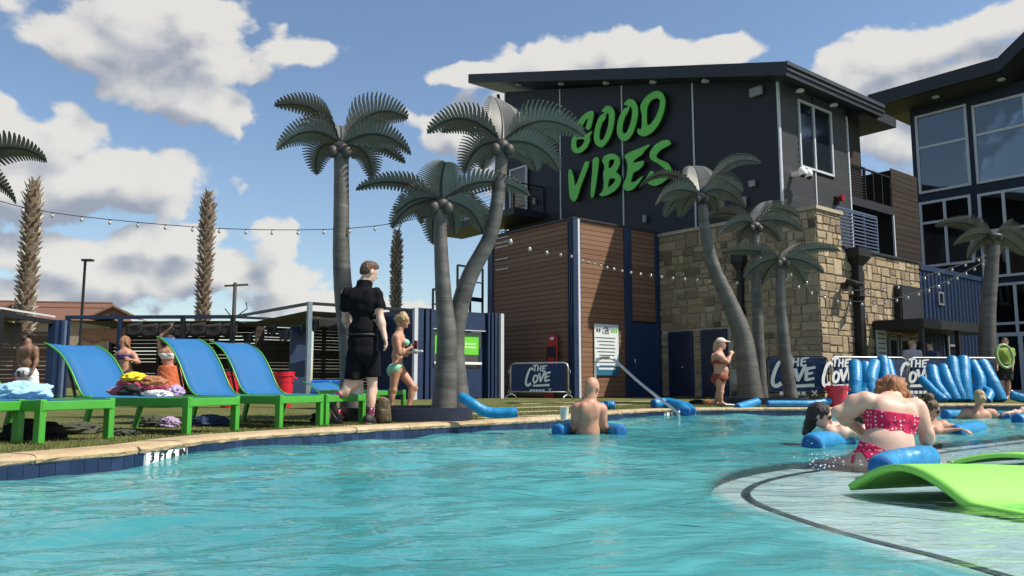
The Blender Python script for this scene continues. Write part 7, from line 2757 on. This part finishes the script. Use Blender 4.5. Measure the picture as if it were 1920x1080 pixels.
hr_.ell(hc + Vector((0, 0, 0.02)), (0.105, 0.10, 0.115), k=0.02)
for k in range(46):
    a = rr_.uniform(0, 2 * math.pi)
    zz = rr_.uniform(-0.13, 0.09)
    rad_ = 0.105 * math.sqrt(max(0.1, 1 - (zz / 0.16) ** 2))
    p = hc + Vector((math.cos(a) * rad_, math.sin(a) * rad_ * 0.9, zz))
    q = p + Vector((math.cos(a) * 0.012, math.sin(a) * 0.012, -rr_.uniform(0.05, 0.10)))
    hr_.cap(p, q, 0.024, 0.014, 0.008)
hr_.cap(hc + Vector((0.08, -0.04, -0.02)), hc + Vector((0.12, -0.02, -0.14)), 0.04, 0.02, 0.02)
sdf_obj('hair', hr_, H_RED, t, 0.008, bump=wrinkle(0.008, 120, 3))
w2_ = lambda x, y, D, z: Vector((at(x, y, D).x, D, z))
noodle([w2_(1652, 856, 5.30, 0.03), w2_(1659, 856, 5.42, 0.035), w2_(1684, 850, 5.55, 0.05), w2_(1722, 850, 5.66, 0.06), w2_(1738, 850, 5.9, 0.05)], 0.092, 'blue float under the woman in red with its cut end facing the camera', 'floats in use')

# ---------------------------------------------------------------- other swimmers
def swimmer(label, D, hpx, shpx, fwd, sk, hair, arms, sc=0.95, hairfn=None, top=None, glasses=False, res=0.012, show_face=True, up=(0, 0, 1)):
    jj = lambda x, y, dd=0.0: at(x, y, D + dd)
    hc = jj(*hpx)
    L, R_ = jj(*shpx[0]), jj(*shpx[1])
    mid = (L + R_) / 2
    t = thing('person', label, 'person', Vector((mid.x, mid.y, -0.5)))
    b = Sdf()
    rfu = head(b, hc, fwd, up, sc)
    nk = mid + Z * 0.03
    b.cap(hc - Z * 0.06 * sc, nk, 0.05 * sc, 0.055 * sc)
    J = dict(neck=nk, chest=mid - Z * 0.13, belly=mid - Z * 0.30, pelvis=mid - Z * 0.46, shL=L, shR=R_)
    torso(b, J, sc, female=True)
    for k, (e_, w__) in enumerate(arms):
        arm(b, (L, R_)[k], jj(*e_), jj(*w__), sc, curl=0.5, palm_n=(0, 0, 1))
    sdf_obj('body', b, sk, t, res)
    if show_face:
        face(t, hc, rfu, sc, glasses)
    hs = Sdf()
    hairfn(hs, hc, *rfu)
    r, f, u = rfu
    sdf_obj('hair', hs, hair, t, res * 0.9, clips=[(nv3(hc + f * 0.058 * sc), nv3(f * 0.85 - u * 0.5))], bump=wrinkle(0.012, 100, int(D * 10)))
    if top is not None:
        ts = Sdf()
        torso(ts, J, sc, female=True)
        sdf_obj('swim_top', ts, top, t, res, inflate=0.012, clips=[(nv3(mid - Z * 0.07), (0, 0, 1)), (nv3(mid - Z * 0.2), (0, 0, -1))])
    return t, J


def hair_long(h, c, r, f, u):
    h.ell(c + u * 0.03 - f * 0.015, (0.086, 0.108, 0.10), (r, f, u)).ell(c - f * 0.06 - u * 0.04, (0.08, 0.05, 0.11), (r, f, u)).cap(c - f * 0.07, c - f * 0.08 - u * 0.20, 0.06, 0.05)


def hair_bun(h, c, r, f, u):
    h.ell(c + u * 0.035 - f * 0.015, (0.084, 0.106, 0.094), (r, f, u)).ell(c - f * 0.05 - u * 0.01, (0.078, 0.055, 0.07), (r, f, u)).ell(c + u * 0.14 - f * 0.05, (0.06, 0.06, 0.05), (r, f, u), k=0.012)


def hair_lowbun(h, c, r, f, u):
    h.ell(c + u * 0.03 - f * 0.015, (0.086, 0.106, 0.10), (r, f, u)).ell(c - f * 0.10 - u * 0.03, (0.06, 0.05, 0.055), (r, f, u), k=0.012)


swimmer('dark haired woman in sunglasses resting her arms on a float in the pool', 7.9, (1538, 779), ((1558, 812, -0.12), (1578, 812, 0.16)), (0.85, -0.45, -0.25), SK_FAIR, H_DARK,
        (((1600, 812, -0.15), (1640, 822, -0.1)), ((1600, 812, 0.2), (1640, 815, 0.25))), sc=0.98, hairfn=hair_long, glasses=True, res=0.010)
noodle([w2_(1522, 816, 7.35, 0.03), w2_(1530, 816, 7.52, 0.04), w2_(1560, 818, 7.75, 0.03), w2_(1606, 820, 8.0, 0.025)], 0.098, 'blue float under the arms of the woman in sunglasses', 'floats in use')
swimmer('dark haired child half hidden behind the raised arm of the woman in red', 9.2, (1607, 782), ((1598, 806, 0), (1626, 806, 0)), (-0.2, 1, -0.1), SK_FAIR, H_DARK, (((1590, 820, 0), (1590, 830, 0.1)), ((1634, 820, 0), (1634, 830, 0.1))), sc=0.88, hairfn=hair_lowbun, top=mat('white_top', (0.6, 0.62, 0.66), rough=0.8), show_face=False)
swimmer('brown haired woman with a top bun leaning over a float beyond the woman in red', 9.5, (1744, 768), ((1724, 800, -0.05), (1764, 800, 0.02)), (0.75, -0.5, -0.3), SK_TAN, H_BROWN, (((1745, 812, -0.2), (1785, 806, -0.25)), ((1780, 803, 0.0), (1800, 806, -0.1))), sc=0.98, hairfn=hair_bun, glasses=True)
noodle([w2_(1792, 800, 9.35, 0.02), w2_(1806, 797, 9.6, 0.03), w2_(1838, 790, 10.1, 0.03)], 0.082, 'blue float beside the woman with the top bun, cut end facing left', 'floats in use')
swimmer('blond person with a low bun seen from behind far across the pool', 12.9, (1836, 746), ((1814, 774, 0), (1856, 774, 0)), (0.1, 1, -0.1), SK_TAN, H_BLOND, (((1798, 784, 0.1), (1790, 788, 0.3)), ((1872, 780, 0.1), (1882, 786, 0.3))), sc=1.0, hairfn=hair_lowbun, show_face=False)
noodle([w2_(1772, 776, 13.1, 0.06), w2_(1800, 776, 13.3, 0.05), w2_(1840, 776, 13.4, 0.03), w2_(1870, 780, 13.2, 0.03), w2_(1886, 780, 12.9, 0.03)], 0.09, 'blue float held by the blond person far across the pool', 'floats in use')
swimmer('person cut off by the right edge with one arm stretched out in the pool', 12.6, (1948, 742), ((1925, 772, -0.05), (1962, 772, 0.1)), (-1, -0.3, 0), SK_FAIR, H_BROWN, (((1908, 774, -0.1), (1892, 774, -0.15)), ((1970, 785, 0), (1960, 795, 0))), sc=0.98, hairfn=hair_long)
noodle([w2_(1908, 790, 12.0, 0.03), w2_(1925, 788, 12.1, 0.03), w2_(1950, 786, 12.3, 0.03)], 0.10, 'blue float at the right edge beside the stretched arm', 'floats in use')


# ---------------------------------------------------------------- bystanders
def stander(label, D, hpx, J2, fwd, sk, hair, arms, legs, hairfn, g=1.0, female=False, clothes=(), res=0.017, show_face=True):
    jj = lambda x, y, dd=0.0: at(x, y, D + dd)
    hc = jj(*hpx)
    J = {k: jj(*v) for k, v in J2.items()}
    base = jj(*legs[0][2])
    t = thing('person', label, 'person', Vector((J['pelvis'].x, J['pelvis'].y, DK)))
    b = Sdf()
    rfu = head(b, hc, fwd, Z, 1.0)
    b.cap(hc - Z * 0.06, J['neck'], 0.05 * g, 0.06 * g)
    torso(b, J, g, female=female)
    for k, (e_, w__) in enumerate(arms):
        arm(b, (J['shL'], J['shR'])[k], jj(*e_), jj(*w__), g, curl=0.5)
    fw = Vector(fwd)
    fw.z = 0
    fw.normalize()
    LG = []
    for (h_, k_, a_) in legs:
        A_ = jj(*a_)
        A_.z = DK + 0.09
        leg(b, jj(*h_), jj(*k_), A_, g, A_ + fw * 0.14 - Z * 0.06)
        LG.append((jj(*h_), jj(*k_), A_))
    sdf_obj('body', b, sk, t, res)
    if show_face:
        face(t, hc, rfu)
    hs = Sdf()
    hairfn(hs, hc, *rfu)
    r, f, u = rfu
    sdf_obj('hair', hs, hair, t, res * 0.8, clips=[(nv3(hc + f * 0.055), nv3(f * 0.85 - u * 0.5))], bump=wrinkle(0.012, 80, int(D * 7)))
    for (nm, kind, m) in clothes:
        c = Sdf()
        cl = []
        if kind == 'shorts':
            c.ell(J['pelvis'], (0.18 * g, 0.14 * g, 0.14), k=0.05)
            for (h_, k_, a_) in LG:
                d = (k_ - h_).normalized()
                c.cap(h_, k_, 0.115 * g, 0.11 * g, 0.05, clip=[(nv3(h_.lerp(k_, 0.8)), nv3(d))])
            cl = [(nv3(J['pelvis'] + Z * 0.11), (0, 0, 1))]
        elif kind == 'bottom':
            c.ell(J['pelvis'] - Z * 0.02, (0.18 * g, 0.13 * g, 0.13), k=0.05)
            cl = [(nv3(J['pelvis'] + Z * 0.06), (0, 0, 1))]
        elif kind == 'top':
            torso(c, J, g, female=female)
            cl = [(nv3(J['chest'] + Z * 0.05), (0, 0, 1)), (nv3(J['chest'] - Z * 0.06), (0, 0, -1))]
        elif kind == 'shirt':
            torso(c, J, g, female=female)
            for k, (e_, w__) in enumerate(arms):
                s0 = (J['shL'], J['shR'])[k]
                e0 = jj(*e_)
                c.cap(s0, e0, 0.07, 0.068, 0.03, clip=[(nv3(s0.lerp(e0, 0.6)), nv3((e0 - s0).normalized()))])
            cl = [(nv3(J['neck'] + Z * 0.0), (0, 0, 1)), (nv3(J['pelvis'] - Z * 0.02), (0, 0, -1))]
        elif kind == 'wrap':
            c.cap(J['pelvis'] + Z * 0.08, Vector((J['pelvis'].x, J['pelvis'].y, DK + 0.2)), 0.19, 0.26, 0.05)
            cl = [(nv3(J['pelvis'] + Z * 0.12), (0, 0, 1)), ((0, 0, DK + 0.12), (0, 0, -1))]
        sdf_obj(nm, c, m, t, res, inflate=0.014, clips=cl, bump=wrinkle(0.014, 30, 6))
    return t, J


def hair_short(h, c, r, f, u):
    h.ell(c + u * 0.04 - f * 0.015, (0.084, 0.104, 0.088), (r, f, u)).ell(c - f * 0.05 + u * 0.0, (0.078, 0.05, 0.06), (r, f, u))


def hair_vlong(h, c, r, f, u):
    hair_long(h, c, r, f, u)
    for q in (-1, 1):
        h.cap(c + r * q * 0.07 - u * 0.02, c + r * q * 0.11 - u * 0.30, 0.045, 0.055)


WSH = mat('white_shorts', (0.60, 0.60, 0.62), rough=0.85)
t, Jm = stander('shirtless bearded man in white shorts under the left cabana', 17.0, (50, 629), dict(neck=(52, 643), chest=(52, 662), belly=(51, 682), pelvis=(50, 699), shL=(38, 655, 0.05), shR=(66, 655, -0.03)), (-0.9, -0.35, 0), SK_BRN, H_DARK,
                (((36, 676, 0), (40, 694, -0.1)), ((69, 676, -0.05), (62, 694, -0.15))), (((43, 704), (45, 728), (46, 752)), ((58, 704), (61, 728), (62, 752))), hair_short, g=1.08, clothes=(('shorts', 'shorts', WSH),))
r_ = Vector((1, 0, 0))
pc_ = Jm['pelvis'] + Vector((-0.05, -0.185, -0.02))
for k in range(2):
    fr4 = MB()
    for (x, z, w, h) in ((-0.045, 0, 0.008, 0.06), (0.045, 0, 0.008, 0.06), (0, 0.055, 0.04, 0.008), (0, -0.055, 0.04, 0.008)):
        fr4.box(pc_ + Vector((-0.07 + 0.12 * k + x, 0.0, z)), r_, Vector((0, 1, 0)), Z, w, 0.012, h)
    obj('shorts_print', fr4, TNVY, t)
obj('shorts_stripe', MB().box(pc_ + Vector((0.0, 0, -0.085)), r_, Vector((0, 1, 0)), Z, 0.14, 0.014, 0.01), TRED, t)
obj('beard', MB().ellip(at(45, 634, 16.95), (0.06, 0.06, 0.06)), H_DARK, t, smooth=True)
stander('woman with long auburn hair in navy bikini beyond the leftmost blue lounger back', 16.5, (233, 641), dict(neck=(234, 655), chest=(235, 669), belly=(236, 687), pelvis=(236, 702), shL=(222, 664), shR=(248, 664)), (-0.45, -0.9, -0.1), SK_TAN, H_LONG,
        (((216, 682, 0), (220, 700, -0.1)), ((260, 679, -0.05), (244, 674, -0.25))), (((228, 706), (229, 730), (229, 753)), ((244, 706), (244, 730), (244, 753))), hair_vlong, g=0.95, female=True,
        clothes=(('bikini_top', 'top', mat('purple_navy', (0.05, 0.03, 0.14), rough=0.8)), ('bikini_bottom', 'bottom', TNVY)))
stander('person in an orange wrap with a raised arm behind the tallest blue lounger back', 15.0, (318, 640), dict(neck=(316, 655), chest=(316, 668), belly=(317, 684), pelvis=(318, 698), shL=(303, 662), shR=(330, 662)), (0.9, 0.3, 0), SK_TAN, H_DARK,
        (((298, 636, 0), (316, 618, -0.05)), ((338, 682, 0), (334, 700, 0))), (((312, 703), (312, 730), (312, 753)), ((326, 703), (326, 730), (326, 753))), hair_lowbun, g=0.95, female=True, clothes=(('bikini_top', 'top', TWHT), ('wrap_skirt', 'wrap', TORG)), show_face=False)
for (lb, px, D, dx, shirt, sk, hr2, fw) in (('person in a pale shirt at the canopy entrance', 1711, 22.0, 0, mat('pale_shirt', (0.42, 0.40, 0.42), rough=0.85), SK_FAIR, H_BLOND, (1, -0.3, 0)),
                                            ('person in a dark navy shirt at the canopy entrance', 1744, 22.4, 0, TNVY, SK_FAIR, H_DARK, (-1, -0.2, 0)),
                                            ('person in a lime shirt beyond the right end of the barriers', 1884, 20.6, 0, mat('lime_shirt', (0.25, 0.34, 0.06), rough=0.8), SK_TAN, H_DARK, (-0.6, -0.6, 0))):
    s_ = F / D
    yd = 716 + (EYE - DK) * s_
    yy = lambda h: yd - h * s_
    stander(lb, D, (px, yy(1.50)), dict(neck=(px, yy(1.36)), chest=(px, yy(1.17)), belly=(px, yy(0.98)), pelvis=(px, yy(0.84)), shL=(px - 0.17 * s_, yy(1.29)), shR=(px + 0.17 * s_, yy(1.29))), fw, sk, hr2,
            (((px - 0.21 * s_, yy(1.03)), (px - 0.2 * s_, yy(0.84), -0.1)), ((px + 0.21 * s_, yy(1.03)), (px + 0.2 * s_, yy(0.84), -0.1))),
            (((px - 0.08 * s_, yy(0.8)), (px - 0.08 * s_, yy(0.45)), (px - 0.08 * s_, yy(0.05))), ((px + 0.08 * s_, yy(0.8)), (px + 0.08 * s_, yy(0.45)), (px + 0.08 * s_, yy(0.05)))), hair_short, g=0.98, clothes=(('shirt', 'shirt', shirt), ('shorts', 'shorts', TBLK)), res=0.02)
rc_ = at(1884, 668, 19.9)
t = thing('swim_ring', 'lime rimmed swim ring hanging at the right end of the barriers', 'swim ring', rc_ - Z * 0.3)
ringp = [rc_ + Vector((0.2 * math.cos(a), 0.05 * math.sin(a), 0.29 * math.sin(a))) for a in [i * 2 * math.pi / 28 for i in range(29)]]
obj('ring_tube', MB().tube(ringp, 0.035, n=8, caps=False), mat('ring_lime', (0.26, 0.38, 0.16), rough=0.3), t, smooth=True)
obj('valve', MB().lathe(ringp[6] + Z * 0.03, [(0.015, 0), (0.012, 0.03)], n=8), WHITE, t)

# splashing drops round the woman in red
rs_ = random.Random(21)
mb = MB()
for k in range(150):
    px = rs_.gauss(1545, 22) if k < 60 else rs_.uniform(1610, 1800)
    p = ground(px, rs_.uniform(862, 885), 0.0)
    hgt = abs(rs_.gauss(0, 0.05)) if k < 60 else abs(rs_.gauss(0, 0.015))
    r = rs_.uniform(0.002, 0.0055)
    mb.ellip(p + Z * (hgt + 0.012), (r * 1.4, r, r), nu=6, nv=4)
o = obj('splash', mb, mat('splash_drop', (0.72, 0.78, 0.80), rough=0.1, spec=0.8), smooth=True, kind='stuff')
tag(o, 'small splashing water drops round the woman in red', 'splash')
